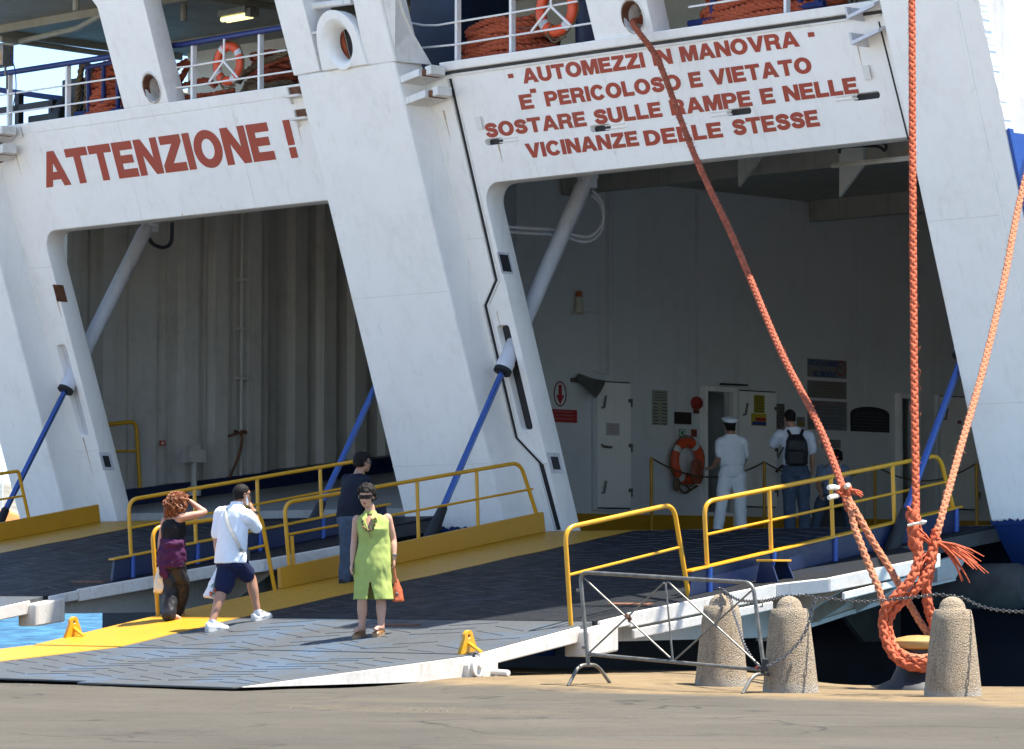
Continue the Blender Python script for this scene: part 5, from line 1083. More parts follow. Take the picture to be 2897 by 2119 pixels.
# chock stay rods on the centre pillar
mb = MB(); mb.tube([onS(*K(1, 1815, 195), -.45), onS(*K(1, 1905, 180), -.45)], .018, 6); mb.tube([onS(*K(1, 1770, 45), -.3), onS(*K(1, 2060, 5), -.3)], .05, 8); mb.build('stay_rod', M['white_old'], pil_c, True)
# ---------------------------------------------------------------- gear on the mooring deck
DZ = 7.66
def coil(name, x0, x1, y_bot, z_h, n_, off, label, mat, turns=7, seed=1, rr=.045, ry=.45, group='coiled ropes on the mooring deck', zb=None):
    """rope coiled in oval turns; width from photo x0..x1 at its bottom row"""
    rnd = random.Random(seed); c = (onS(*K(n_, x0, y_bot), off)+onS(*K(n_, x1, y_bot), off))/2; w = (onS(*K(n_, x1, y_bot), off)-onS(*K(n_, x0, y_bot), off)).length/2
    c.z = DZ if zb is None else zb; P = []; N = 22
    for i in range(int(turns*N)):
        tt = i/N; a = 2*math.pi*tt; lay = tt/turns; rx = w*(1-.28*(lay if rnd.random() > .2 else lay*.8))+.03*math.sin(a*3.3+seed); z = rr+lay*z_h+.03*math.sin(a*2+i*.21)+.02*math.sin(a*5+seed)
        P.append(c+R*(rx*math.cos(a)+.06*math.sin(tt*2.3))+F*(ry*(1-.2*lay)*math.sin(a))+UZ*(z+.10*z_h*math.sin(a+seed)))
    mb = MB(); braid(mb, P, rr, 3, .05, 5, rr*6, .56, .5); return tag(mb.build(name, mat, None, True, sharp=80), label, 'rope', group)
coil('rope_coil', 850, 1390, 330, .62, 2, .95, 'large sunlit orange rope coil on deck behind the second lifebuoy', M['orange_rope'], 11, 2, .05)
coil('rope_coil', 830, 1150, 335, .12, 2, .75, 'low brown rope coil at the foot of the large orange coil', M['brown_rope'], 3, 5, .045)
coil('rope_coil', 1000, 1460, 585, .22, 1, .9, 'dirty red brown rope heap under the first lifebuoy', M['dirty_rope'], 6, 3)
coil('rope_coil', 1440, 1760, 540, .30, 1, 1.0, 'grey brown rope heap beside the centre pillar', M['brown_rope'], 7, 4)
coil('rope_coil', 1500, 1780, 440, .55, 1, 1.7, 'dark red rope coil on top behind the grey brown heap', M['dirty_rope'], 8, 6, zb=8.0)
coil('rope_coil', 560, 800, 640, .95, 1, .95, 'tall orange rope coil inside the blue rack left of the fairlead post', M['orange_rope'], 15, 7, .05, .40)
coil('rope_coil', 180, 1010, 125, .85, 3, .85, 'bright red orange rope coil inside the blue rack at the right', M['orange_rope'], 15, 8, .05, .5)
mb = MB()
for P in (((520, 380), (480, 385), (465, 470), (452, 580), (430, 690)), ((500, 372), (515, 400), (510, 500), (505, 600), (500, 675)), ((520, 385), (540, 420), (545, 560), (560, 650))): braid(mb, catmull([onS(*K(1, *p), .8) for p in P], 6), .05, 3, .04, 5, .3, .56, .5)
tag(mb.build('hanging_rope', M['brown_rope'], None, True, sharp=80), 'brown ropes slung over the blue rack against the sky', 'rope')
mb = MB(); braid(mb, catmull([onS(*K(1, *p), .8) for p in ((960, 480), (1000, 420), (1060, 375), (1095, 360), (1080, 420), (1040, 500), (1150, 480), (1200, 470), (1260, 500))], 8), .05, 3, .04, 5, .3, .56, .5)
tag(mb.build('hanging_rope', M['dirty_rope'], None, True, sharp=80), 'dark red rope looped over the dark rail left of the first lifebuoy', 'rope')
mb = MB(); braid(mb, catmull([onS(*K(1, *p), .75) for p in ((1390, 480), (1440, 420), (1520, 370), (1620, 330), (1700, 290))], 8), .05, 3, .04, 5, .3, .56, .5)
tag(mb.build('hanging_rope', M['brown_rope'], None, True, sharp=80), 'slack brown rope across the heap by the centre pillar', 'rope')
def rack(label, n_, bars, off, rad=.035):
    t = thing('rope_rack', onS(*K(n_, *bars[0][0]), off), label, 'rack', 'blue rope racks')
    for P in bars: mb = MB(); mb.tube([onS(*K(n_, *p), off) for p in P], rad, 8); mb.build('bar', M['rail_blue'], t, True)
rack('blue rack of upright bars around the tall rope coil at the left', 1, [[(515, 380), (520, 690)], [(605, 370), (605, 680)], [(690, 430), (690, 660)], [(500, 395), (680, 360)], [(440, 665), (720, 640)]], .62)
rack('blue rack of upright bars in front of the red rope at the right', 3, [[(250, -120), (250, 125)], [(375, -130), (375, 100)], [(508, -140), (508, 85)], [(760, -150), (760, 45)], [(860, -150), (860, 30)], [(110, 140), (900, 20)]], .55, .045)
p = onS(*K(2, 1610, 235), 1.2); t = thing('deck_bollard', Vector((p.x, p.y, DZ)), 'dark blue bollard with a flat top on the mooring deck', 'bollard'); b = Vector(t.location)
mb = MB(); mb.lathe(b, [(.32, 0), (.30, .05), (.24, .08), (.24, .86), (.26, .88)], 24); mb.build('body', M['blue'], t, True); mb = MB(); mb.lathe(b+UZ*.87, [(.26, 0), (.36, .02), (.36, .06), (.3, .08)], 24); mb.build('cap', M['blue'], t, True)
p = onS(*K(2, 560, 350), .7); q = onS(*K(2, 780, 350), .7); mb = MB(); a_, r_ = arz(p)[0], arz(p)[1]; mb.sbox(a_+.2, a_+1.2, r_-.3, arz(q)[1]-.05, DZ, 9.45); mb.build('blue_column', M['navy'], ferry, bevel=.03)
mb = MB(); mb.tube([W(37.4, -31.6, DZ), W(37.4, -31.6, 9.5)], .09, 12); mb.build('deck_pipe', M['jamb_grey'], ferry, True)
mb = MB()
for k in range(26): mb.tube([W(37.9, -33.6+k*.09, 9.05), W(37.9, -33.56+k*.09, 8.85), W(37.9, -33.52+k*.09, 9.05)], .012, 4)
mb.sbox(37.8, 38.0, -33.7, -31.0, 9.05, 9.12); mb.build('cable_tray', M['dark'], house)
# mooring winch at the port side against the sky
b = onS(*K(1, 200, 720), 1.8); b.z = DZ; a_, r_, _ = arz(b); t = thing('mooring_winch', b, 'dark mooring winch silhouetted against the sky at the top left', 'winch')
mb = MB(); mb.sbox(a_, a_+.1, r_-.5, r_-.4, DZ, DZ+.95); mb.sbox(a_, a_+.08, r_+.35, r_+.42, DZ, DZ+.75); mb.sbox(a_, a_+.1, r_-1.2, r_+.45, DZ+.68, DZ+.78); mb.build('frame', M['dark'], t)
mb = MB(); mb.tube([W(a_+.3, r_+.55, DZ+.45), W(a_+.3, r_+.75, DZ+.45), W(a_+.3, r_+.76, DZ+.45), W(a_+.3, r_+1.15, DZ+.45)], [.42, .42, .3, .34], 24); mb.sbox(a_+.1, a_+.55, r_+.55, r_+1.05, DZ, DZ+1.08); mb.build('drum', M['dark'], t, True, bevel=.02)
mb = MB(); mb.sbox(a_+.1, a_+.5, r_-.3, r_+.3, DZ, DZ+.6); mb.tube([W(a_+.2, r_-1.0, DZ+.15), W(a_+.2, r_+.5, DZ+.2)], .06, 8); mb.build('motor', M['dark'], t, bevel=.02)
mb = MB(); p = [onS(*K(1, x, y), 2.4) for x, y in ((-40, 520), (270, 565), (480, 590))]; mb.tube(p, .05, 6); mb.build('inner_rail', M['rail_blue'], t, True)
# lamps
c = onS(*K(1, 1385, 105), 2.0); t = thing('ceiling_lamp', c, 'lit fluorescent lamp under the deck above the first lifebuoy', 'lamp'); ax = (onS(*K(1, 1460, 92), 2.0)-onS(*K(1, 1315, 118), 2.0)); L_ = ax.length/2; ax.normalize()
mb = MB(); mb.box(c+UZ*.09, ax*L_*1.1, F*.12, UZ*.05); mb.box(c+ax*L_*1.2+UZ*.04, ax*.06, F*.09, UZ*.06); mb.build('housing', M['galv'], t, bevel=.01)
mb = MB()
for k in (-.05, .05): mb.tube([c-ax*L_+F*k, c+ax*L_+F*k], .035, 10)
mb.build('tube', glow('lamp_tube', (1, .88, .36), .75), t, True)
c = onS(*K(1, 8, 330), .1); t = thing('floodlight', c, 'lit floodlight clamped to the deck railing at the left border', 'lamp'); mb = MB(); mb.box(c, R*.17, F*.1, UZ*.15); mb.tube([c-UZ*.15+R*.1, c-UZ*.28+R*.1, c-UZ*.30+R*.14, c-UZ*.5+R*.14], .02, 6); mb.build('housing', M['galv'], t, bevel=.05, seg=4)
mb = MB(); n_ = (-F*.8-UZ*.5).normalized(); mb.box(c-F*.125-UZ*.02-R*.04, R*.12, F*.012, UZ*.10); mb.build('glass', glow('floodlight_glass', (1, .55, .15), 1.2), t, bevel=.01)
mb = MB(); mb.tube(catmull([c+R*.2, c+R*.32-UZ*.2, c+R*.36-UZ*.5, c+R*.3-UZ*.75], 6), .009, 5); mb.build('cable', M['rail_blue'], t, True)
# ---------------------------------------------------------------- seen through the gap at the left border
D = 300.0; z0 = onY(*K(7, 30, 335), D).z; z1 = onY(*K(7, 30, 262), D).z; x0 = onY(*K(7, -260, 300), D).x; x1 = onY(*K(7, 135, 300), D).x
t = thing('moored_boat', Vector(((x0+x1)/2, D, -1.7)), 'orange covered boat moored beyond the left pillar', 'boat')
mb = MB(); mb.rings([[Vector((x, D+s*w*2.5, z)) for s, z in ((-1, z0-1.6), (-1.1, z0), (-.8, z0+(z1-z0)*h), (0, z0+(z1-z0)*h*1.15), (.8, z0+(z1-z0)*h), (1.1, z0), (1, z0-1.6))] for x, w, h in ((x0, .2, .3), (x0+1.5, 1.2, .8), (x0*.5+x1*.5, 1.5, 1), (x1-1.2, 1.2, .95), (x1, .3, .5))]); mb.build('cover', plain('orange_tarpaulin', (.60, .20, .04), .6, 0, .2, 1, .3), t, True, sharp=30)
mb = MB(); mb.rings([[Vector((x, D+s*w*2.5, z)) for s, z in ((-.5, -2), (-1.15, z0-1.3), (1.15, z0-1.3), (.5, -2))] for x, w in ((x0-.8, .2), (x0+1.5, 1.2), (x1-1.2, 1.3), (x1+.6, .3))]); mb.build('hull', M['white'], t)
for px_, D2, hm, lab in ((12, 420, 14.5, 'white yacht with a tall thin mast beyond the orange boat, at the left border'), (66, 540, 9, 'small white yacht with a short mast behind the orange boat')):
    p = onY(*K(7, px_, 250), D2); t = thing('sailing_yacht', Vector((p.x, D2, -1.7)), lab, 'boat', 'yachts in the far harbour'); b = Vector(t.location)
    mb = MB(); mb.rings([[b+Vector((x, s*w*2, z*2.4)) for s, z in ((-.4, 0), (-1, 1.3), (1, 1.3), (.4, 0))] for x, w in ((-6.5, .9), (-2, 1.5), (4, 1.2), (7, .1))]); mb.build('hull', M['white'], t, True, sharp=30)
    mb = MB(); mb.tube([b+UZ*3, b+UZ*(hm+1.7)], .11, 6); mb.tube([b+UZ*hm*.6-Vector((1, 0, 0)), b+UZ*hm*.6+Vector((1, 0, 0))], .06, 5); mb.build('mast', M['white'], t, True)
    mb = MB(); mb.hexa([b+Vector(v) for v in ((-3.5, -1, 3.1), (2, -1, 3.1), (2, 1, 3.1), (-3.5, 1, 3.1), (-3.2, -.9, 4.6), (1.2, -.8, 4.6), (1.2, .8, 4.6), (-3.2, .9, 4.6))]); mb.build('cabin', M['white'], t, bevel=.1)
# ---------------------------------------------------------------- loose grit on the quay
mb = MB(); rnd = random.Random(31)
def grit(r, a, s):
    b = len(mb.v); z = quay_z(r, a); c = W(a, r, z)
    pts = [c+Vector((rnd.uniform(.5, 1)*s*math.cos(t), rnd.uniform(.5, 1)*s*math.sin(t), 0)) for t in (.3, 1.6, 2.9, 4.4, 5.5)]; top = c+Vector((rnd.uniform(-.3, .3)*s, rnd.uniform(-.3, .3)*s, s*rnd.uniform(.2, .45)))
    mb.v += pts+[top]
    for i in range(5): mb.face([b+i, b+(i+1) % 5, b+5], rnd.choice((0, 0, 1)))
for i in range(900):
    k = rnd.random()
    if k < .35: grit(rnd.gauss(-21.6, 1.3), rnd.gauss(20.6, .35), rnd.uniform(.006, .018))
    elif k < .5: grit(rnd.gauss(-29.4, .7), rnd.gauss(22.4, .2), rnd.uniform(.006, .02))
    else: grit(rnd.uniform(-32, -14), rnd.uniform(16.5, 27.5), rnd.uniform(.004, .013))
tag(mb.build('grit', [plain('dark_grit', (.03, .026, .02)), plain('pale_grit', (.085, .07, .05))]), 'loose grit and small stones scattered over the quay', 'grit', None, 'stuff')
# ---------------------------------------------------------------- people
def finish(mb, name, mat, parent, vox=.009, smooth=6, fold=None):
    """fuses overlapping lofts into one continuous surface"""
    me = mb.mesh(name); o = bpy.data.objects.new(name, me); col.objects.link(o)
    r_ = o.modifiers.new('r', 'REMESH'); r_.mode = 'VOXEL'; r_.voxel_size = vox
    s_ = o.modifiers.new('s', 'SMOOTH'); s_.factor = .5; s_.iterations = smooth
    new = bpy.data.meshes.new_from_object(o.evaluated_get(bpy.context.evaluated_depsgraph_get())); bpy.data.objects.remove(o); bpy.data.meshes.remove(me); new.name = name
    if fold:
        amp, sx, sz, seed = fold; bm = bmesh.new(); bm.from_mesh(new); bm.normal_update()
        ds = [(v, v.normal.copy(), (noise.noise(Vector((v.co.x*sx+seed, v.co.y*sx, v.co.z*sz)))+.5*noise.noise(Vector((v.co.x*sx*2.1, v.co.y*sx*2.1+seed, v.co.z*sz*2.3+v.co.x*6))))*amp) for v in bm.verts]
        for v, n, d in ds: v.co += n*d
        bm.to_mesh(new); bm.free()
    for p in new.polygons: p.use_smooth = True
    return obj_from_mesh(name, new, mat, parent)
def facing(deg): a = math.radians(deg); return Vector((math.sin(a), -math.cos(a), 0))   # 0 = towards the camera, 90 = to the right
def loft(mb, secs, n=24):
    """secs: (centre, half width, half depth, facing angle[, tilt vector])"""
    rs = []
    for c, hw, hd, ang, *e in secs:
        f_ = facing(ang); r_ = Vector((-f_.y, f_.x, 0)); pw = e[0] if e else 2.3; ring = []
        for j in range(n):
            t = 2*math.pi*j/n; cs, sn = math.cos(t), math.sin(t); k = (abs(cs)**pw+abs(sn)**pw)**(-1/pw); ring.append(c+r_*hw*cs*k+f_*hd*sn*k)
        rs.append(ring)
    mb.rings(rs)
def limb(mb, pts, rads, n=14, sub=5):
    P = catmull(pts, sub); L = []
    for i in range(len(pts)-1):
        for k in range(sub): t = k/sub; t = t*t*(3-2*t); L.append(rads[i]*(1-t)+rads[i+1]*t)
    L.append(rads[-1]); mb.tube(P, L, n); mb.ball(P[0], rads[0]*.98, 10, 6); mb.ball(P[-1], rads[-1]*.98, 10, 6)
def arm_pts(s, e, w): return [s, s.lerp(e, .45), e, e.lerp(w, .35), w]
def arm(mb, s, e, w, k=1): limb(mb, arm_pts(s, e, w), [.052*k, .046*k, .038*k, .039*k, .026*k])
def leg(mb, h, kn, an, k=1): limb(mb, [h, h.lerp(kn, .5), kn, kn.lerp(an, .32), kn.lerp(an, .75), an], [.085*k, .076*k, .053*k, .056*k, .040*k, .036*k])
def hand(mb, w, d, pn, curl=.5, s=1, side=1):
    """palm, four unequal bent fingers and a thumb; d = finger direction, pn = palm normal"""
    d = d.normalized(); pn = (pn-d*pn.dot(d)).normalized(); ac = d.cross(pn)*side; c = w+d*.05*s
    rs = [[w+d*l*s+ac*(hw*math.cos(t))*s+pn*(.014*math.sin(t))*s for t in [2*math.pi*i/12 for i in range(12)]] for l, hw in ((-.01, .024), (.02, .032), (.055, .041), (.085, .042), (.096, .034))]
    mb.rings(rs)
    for i, (o_, L) in enumerate(((-.031, .062), (-.011, .078), (.010, .084), (.030, .074))):
        p = w+d*.088*s+ac*o_*s; P = [p]; dd = d.copy(); ax = ac
        for q in range(3):
            an = curl*(.45+.25*q); dd = (dd*math.cos(an)+pn*math.sin(an)).normalized(); P.append(P[-1]+dd*L*s*(.44, .32, .24)[q])
        mb.tube(P, [.0092*s, .0088*s, .0082*s, .007*s], 8); mb.ball(P[-1], .0072*s, 6, 4)
    P = [w+d*.022*s+ac*.028*s, w+d*.05*s+ac*.052*s+pn*.012*s, w+d*.078*s+ac*.058*s+pn*.024*s*(1+curl), w+d*.097*s+ac*.052*s+pn*.032*s*(1+curl)]
    mb.tube(P, [.013*s, .0115*s, .0098*s, .0075*s], 8); mb.ball(P[-1], .0078*s, 6, 4)
class Head:
    def __init__(s, c, yaw, pitch=0, roll=0, h=.23):
        s.c = c; f_ = facing(yaw); s.r = Vector((-f_.y, f_.x, 0)); p = math.radians(pitch); s.f = f_*math.cos(p)+UZ*math.sin(p); s.u = s.r.cross(s.f)*-1
        if s.u.z < 0: s.u = -s.u
        q = math.radians(roll); s.u, s.r = s.u*math.cos(q)+s.r*math.sin(q), s.r*math.cos(q)-s.u*math.sin(q); s.k = h/.23
    def P(s, x, y, z): return s.c+(s.r*x+s.f*y+s.u*z)*s.k
    def ell(s, mb, c, hx, hy, hz, n=14, k=10, pw=2):
        rs = []
        for i in [.15]+list(range(1, k))+[k-.15]:
            a = math.pi*i/k; rs.append([s.P(c[0]+hx*math.sin(a)*math.cos(t), c[1]+hy*math.sin(a)*math.sin(t), c[2]+hz*math.cos(a)) for t in [2*math.pi*j/n for j in range(n)]])
        mb.rings(rs)
    def build(s, mb, female=False):
        s.ell(mb, (0, -.012, .030), .076, .094, .084, 18, 12); s.ell(mb, (0, .030, -.035), .060, .056, .078, 16, 10)
        s.ell(mb, (0, .052, -.088), .030 if female else .036, .028, .026); s.ell(mb, (0, .030, -.065), .055 if not female else .050, .05, .04)
        for x in (-.038, .038): s.ell(mb, (x, .055, -.022), .024, .024, .024, 10, 6)
        s.ell(mb, (0, .070, .020), .052, .018, .014, 12, 6)                             # brow
        mb.rings([[s.P(x, y, z) for x, y, z in q] for q in (((-.010, .078, .012), (.010, .078, .012), (.008, .060, .014), (-.008, .060, .014)), ((-.013, .096, -.022), (.013, .096, -.022), (.016, .066, -.022), (-.016, .066, -.022)), ((-.018, .098, -.036), (.018, .098, -.036), (.020, .068, -.036), (-.020, .068, -.036)), ((-.010, .084, -.042), (.010, .084, -.042), (.012, .066, -.042), (-.012, .066, -.042)))])
        s.ell(mb, (0, .082, -.058), .022, .010, .006, 10, 5); s.ell(mb, (0, .080, -.068), .019, .010, .007, 10, 5)
        for x in (-1, 1): s.ell(mb, (x*.078, -.004, -.010), .009, .018, .031, 10, 7)
def short_hair(hd, mat, parent, front=.02, low=-.045, puff=.010, seed=0, amp=.008):
    mb = MB(); hd.ell(mb, (0, -.018, .036), .076+puff, .092+puff, .084+puff, 22, 14)
    hd.ell(mb, (0, -.052, -.020), .066+puff, .056+puff, .055, 16, 10)
    me = mb.mesh('hair'); o = finish(mb, 'hair', mat, parent, .007, 3); bm = bmesh.new(); bm.from_mesh(o.data); b = origin(parent)
    for v in bm.verts:
        w = v.co+b-hd.c; q = Vector((w.dot(hd.r), w.dot(hd.f), w.dot(hd.u)))/hd.k
        v.co += (v.co+b-hd.c).normalized()*(noise.noise(Vector((q.x*38+seed, q.y*38, q.z*16)))*amp+noise.noise(Vector((q.x*90, q.y*90+seed, q.z*40)))*amp*.5)
    kill = []
    for v in bm.verts:
        w = v.co+b-hd.c; q = Vector((w.dot(hd.r), w.dot(hd.f), w.dot(hd.u)))/hd.k
        lim = low if q.y < -.03 else low+(q.y+.03)*.45
        if q.y > .045: lim = .052+front*.5
        elif q.y > .012: lim = max(lim, .01+(q.y-.012)*1.3)
        if q.z < lim: kill.append(v)
    bmesh.ops.delete(bm, geom=kill, context='VERTS'); bm.to_mesh(o.data); bm.free(); bpy.data.meshes.remove(me)
    sd = o.modifiers.new('thick', 'SOLIDIFY'); sd.thickness = .012; return o
def glasses(hd, parent, mat):
    mb = MB(); rs = []
    for i in range(13):
        a = math.radians(-78+13*i); x, y = .078*math.sin(a), .028+.066*math.cos(a); t = abs(i-6)/6; hh = .027*(1-.35*t**2) if i != 6 else .016
        rs.append([hd.P(x*1.02, y+.004, .012+hh*.7), hd.P(x, y-.004, .012+hh*.7), hd.P(x, y-.004, .010-hh), hd.P(x*1.02, y+.004, .010-hh)])
    mb.rings(rs)
    for sx in (-1, 1): mb.tube([hd.P(sx*.079, .035, .014), hd.P(sx*.084, -.002, .012), hd.P(sx*.082, -.02, .0)], .0045*hd.k, 5)
    return mb.build('sunglasses', mat, parent, True, sharp=50)
def shoe(name, heel, toe, mat, parent, w=.045, h=.075, sole=None, up=UZ, solet=.022):
    d = (toe-heel); L = d.length; d.normalize(); sd = d.cross(up).normalized(); u = sd.cross(d); mb = MB(); rs = []
    for l, hw, hh in ((-.02, .6, .7), (.0, .85, .95), (.18, .95, 1.05), (.40, .88, .95), (.62, 1.05, .66), (.82, 1.02, .5), (.96, .72, .4), (1.0, .45, .28)):
        c = heel+d*L*l; rs.append([c+sd*w*hw*math.cos(t)+u*(solet+max(0, math.sin(t))*h*hh+min(0, math.sin(t))*.006) for t in [2*math.pi*j/16 for j in range(16)]])
    mb.rings(rs); o = mb.build(name, mat, parent, True, sharp=70)
    mb = MB(); rs = []
    for l, hw in ((-.03, .55), (0, .9), (.2, .98), (.42, .85), (.65, 1.06), (.85, 1.0), (.98, .66), (1.03, .3)):
        c = heel+d*L*l; rs.append([c+sd*w*hw+u*solet*1.3, c+sd*w*hw, c-sd*w*hw, c-sd*w*hw+u*solet*1.3])
    mb.rings(rs); mb.build('sole', sole or mat, o, True); return o
def foot_mesh(mb, an, toe, up=UZ):
    d = toe-an; d -= up*d.dot(up); L = d.length; d.normalize(); base = an-up*(an-toe).dot(up)
    limb(mb, [an+UZ*0, base-d*.03+up*.032, base+d*L*.5+up*.034, base+d*L*.85+up*.02], [.036, .034, .034, .024], 12)
    sd = d.cross(up)
    for i in range(5): mb.ball(base+d*L*(.98-.05*abs(i-1.2))+sd*(i-2)*.017+up*.012, .013-.0012*i, 8, 5)
onMid = lambda px, py: on(px, py, UZ-F*((.62-.30)/1.8), .30-25.9*(.62-.30)/1.8)
onMain = lambda px, py: on(px, py, UZ-F*((1.79-.62)/7.3), .62-27.7*(1.79-.62)/7.3)
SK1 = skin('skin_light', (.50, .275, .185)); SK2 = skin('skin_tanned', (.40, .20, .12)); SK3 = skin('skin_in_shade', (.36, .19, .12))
H_dark = plain('dark_brown_hair', (.010, .007, .006), .7, 0, .4, 60, .5, .2); H_curl = plain('auburn_hair', (.27, .085, .025), .5, 0, .4, 30, .4)
LENS = NT('dark_lens').done((.008, .008, .01), .08)
def body_torso(mb, secs): loft(mb, secs)
# ---- woman in the lime dress (walks towards the camera)
g0 = lambda x, y: (900+x/2.754, 1250+y/2.754)
fl0 = onMid(*g0(325, 1520)); fr0 = onMid(*g0(478, 1508)); YB = (fl0.y+fr0.y)/2
g = lambda x, y, dy=0: onY(*g0(x, y), YB+dy)
t = thing('person', Vector((g(400, 1500).x, YB, min(fl0.z, fr0.z))), 'woman in a lime green sleeveless dress and sunglasses walking down the sunny ramp', 'person')
green_w = t; mb = MB(); hd = Head(g(378, 425, -.02), -16, -10, 0, .232); hd.build(mb, True)
limb(mb, [g(402, 500, .02), g(408, 560, .03)], [.052, .058])
body_torso(mb, [(g(425, 1010, .02), .12, .10, -8), (g(428, 960, .02), .175, .13, -8), (g(428, 880, .02), .165, .12, -8), (g(430, 800, .02), .14, .105, -8), (g(428, 690, .01), .15, .12, -8), (g(425, 620, .02), .165, .09, -8), (g(422, 575, .03), .12, .07, -8)])
sL, eL, wL = g(303, 605, .03), g(283, 770, .06), g(266, 930, -.02); sR, eR, wR = g(540, 594, .03), g(584, 760, .07), g(592, 905, .0)
arm(mb, sL, eL, wL, .98); arm(mb, sR, eR, wR, 1.0); hand(mb, wL, g(256, 990, -.03)-wL, Vector((1, .3, 0)), .55, .92, -1); hand(mb, wR, g(592, 970, .0)-wR, Vector((-1, .2, 0)), 1.25, .95, 1)
hL, kL, aL = g(365, 960, .02), g(345, 1230, -.02), g(342, 1455, .0)+Vector((0, fl0.y-YB, 0)); hR, kR, aR = g(490, 960, .03), g(492, 1220, .02), g(492, 1450, .0)+Vector((0, fr0.y-YB, 0))
leg(mb, hL, kL, aL, 1.02); leg(mb, hR, kR, aR, 1.02); tL = fl0+Vector((-.055, -.12, 0)); tR = fr0+Vector((-.05, -.115, 0))
foot_mesh(mb, aL, tL+UZ*.05); foot_mesh(mb, aR, tR+UZ*.05); finish(mb, 'body', SK1, t, .0085, 5)
LIME = cloth('lime_linen', (.35, .41, .115), .10)
mb = MB(); loft(mb, [(g(428, 1080, .02), .205, .155, -8, 2.5), (g(428, 1000, .02), .208, .165, -8), (g(430, 900, .02), .195, .155, -8), (g(432, 800, .02), .168, .135, -8), (g(430, 740, .015), .165, .138, -8), (g(428, 680, .0), .170, .142, -8), (g(425, 620, .02), .176, .112, -8), (g(423, 580, .03), .145, .088, -8), (g(420, 560, .035), .085, .075, -8)], 32)
loft(mb, [(g(428, 1060, .02), .20, .155, -8, 2.5), (g(428, 1150, .015), .208, .165, -8, 2.5), (g(430, 1232, .01), .213, .172, -8, 2.5)], 32)
dress = finish(mb, 'dress', LIME, t, .0085, 4, (.016, 8, 5, 3))
def px_of(p): d = p-Vector((0, 0, EYE)); f_ = math.cos(PITCH)*d.y+math.sin(PITCH)*d.z; u_ = -math.sin(PITCH)*d.y+math.cos(PITCH)*d.z; return CX+FP*d.x/f_, CY-FP*u_/f_
bm = bmesh.new(); bm.from_mesh(dress.data); o_ = origin(t); kill = []
for v in bm.verts:                                             # neckline, hem slit and open underside
    w = v.co+o_; x, y = px_of(w); x = (x-900)*2.754; y = (y-1250)*2.754; front = w.y < g(425, 800, .0).y
    if front and y < 700 and abs(x-(398-(700-y)*.02)) < (700-y)*.29: kill.append(v)
    elif front and y > 1085 and abs(x-(404+(y-1085)*.05)) < (y-1085)*.19: kill.append(v)
    elif y > 1228 and v.normal.z < -.6: kill.append(v)
bmesh.ops.delete(bm, geom=kill, context='VERTS'); bm.to_mesh(dress.data); bm.free()
for p in dress.data.polygons: p.use_smooth = True
sd = dress.modifiers.new('thick', 'SOLIDIFY'); sd.thickness = .008
mb = MB()
for q in ([(366, 540, -.055), (325, 590, -.085), (352, 612, -.125), (384, 590, -.12), (378, 556, -.08)], [(436, 535, -.05), (478, 578, -.085), (448, 606, -.125), (412, 590, -.12), (424, 552, -.08)]):
    mb.prism([g(x, y, d-.012) for x, y, d in q], Vector((0, .008, 0)))
loft(mb, [(g(406, 562, .03), .078, .068, -8), (g(404, 536, .03), .062, .056, -8), (g(404, 536, .03), .055, .05, -8), (g(406, 560, .03), .068, .06, -8)], 20)
mb.build('collar', LIME, t, bevel=.002)
mb = MB()
for i in range(19):
    q = i/18; a = math.pi*q; p = g(392+52*math.cos(a)*-1, 595+95*math.sin(a)**.8, -.125-.012*math.sin(a)); mb.ball(p+Vector((random.uniform(-.004, .004), -.006, random.uniform(-.008, .008))), random.uniform(.009, .016), 6, 4, i % 2)
mb.tube([g(398, 690, -.14), g(405, 735, -.145), g(408, 750, -.14)], .006, 5)
mb.build('necklace', [plain('amber_beads', (.28, .15, .05), .4), plain('dark_beads', (.05, .035, .025), .4)], t, True)
short_hair(hd, H_dark, t, .0, -.055, .024, 1, .014); glasses(hd, t, LENS)
mb = MB(); hd.ell(mb, (0, .0865, -.0575), .021, .007, .0045, 10, 5); hd.ell(mb, (0, .085, -.068), .018, .008, .0055, 10, 5); mb.build('lips', skin('lip_colour', (.36, .09, .07)), t, True)
mb = MB(); mb.lathe(wR+UZ*.02, [(.030, 0), (.032, .006), (.032, .016), (.030, .022)], 14); mb.build('watch', M['galv'], t, True)
CLOG = plain('bronze_leather', (.22, .10, .035), .35); CORK = plain('cork_sole', (.30, .19, .10), .8)
for a, to in ((aL, tL), (aR, tR)):
    gz_ = to.z-.035; heel = Vector((a.x+.01, a.y+.045, gz_+.02)); shoe('shoe', heel, Vector((to.x, to.y, gz_)), CLOG, t, .046, .07, CORK, UZ, .04)
# orange handbag held in her left hand
b = g(622, 1170, .02); t2 = thing('handbag', g(622, 1250, .02), 'orange leather handbag hanging from the hand of the woman in green', 'handbag')
mb = MB(); loft(mb, [(g(620, 1248, .02), .062, .035, 30), (g(620, 1240, .02), .068, .048, 30), (g(618, 1160, .02), .058, .042, 30), (g(612, 1100, .02), .034, .022, 30), (g(610, 1070, .02), .020, .010, 30)], 18); finish(mb, 'bag_body', plain('orange_leather', (.50, .11, .035), .4, 0, .2, 14, .3), t2, .007, 3, (.006, 16, 12, 8))
mb = MB()
for d in (-.02, .02): mb.tube(catmull([g(603, 1130, .02+d), g(596, 1040, .02+d), g(594, 975, .01+d*.3), g(604, 1040, .02+d), g(620, 1110, .02+d)], 6), .007, 6)
mb.build('strap', plain('orange_strap', (.55, .16, .06), .45), t2, True); mb = MB(); mb.ball(g(612, 1185, -.04), (.014, .008, .02), 8, 6); mb.build('buckle', M['galv'], t2, True)
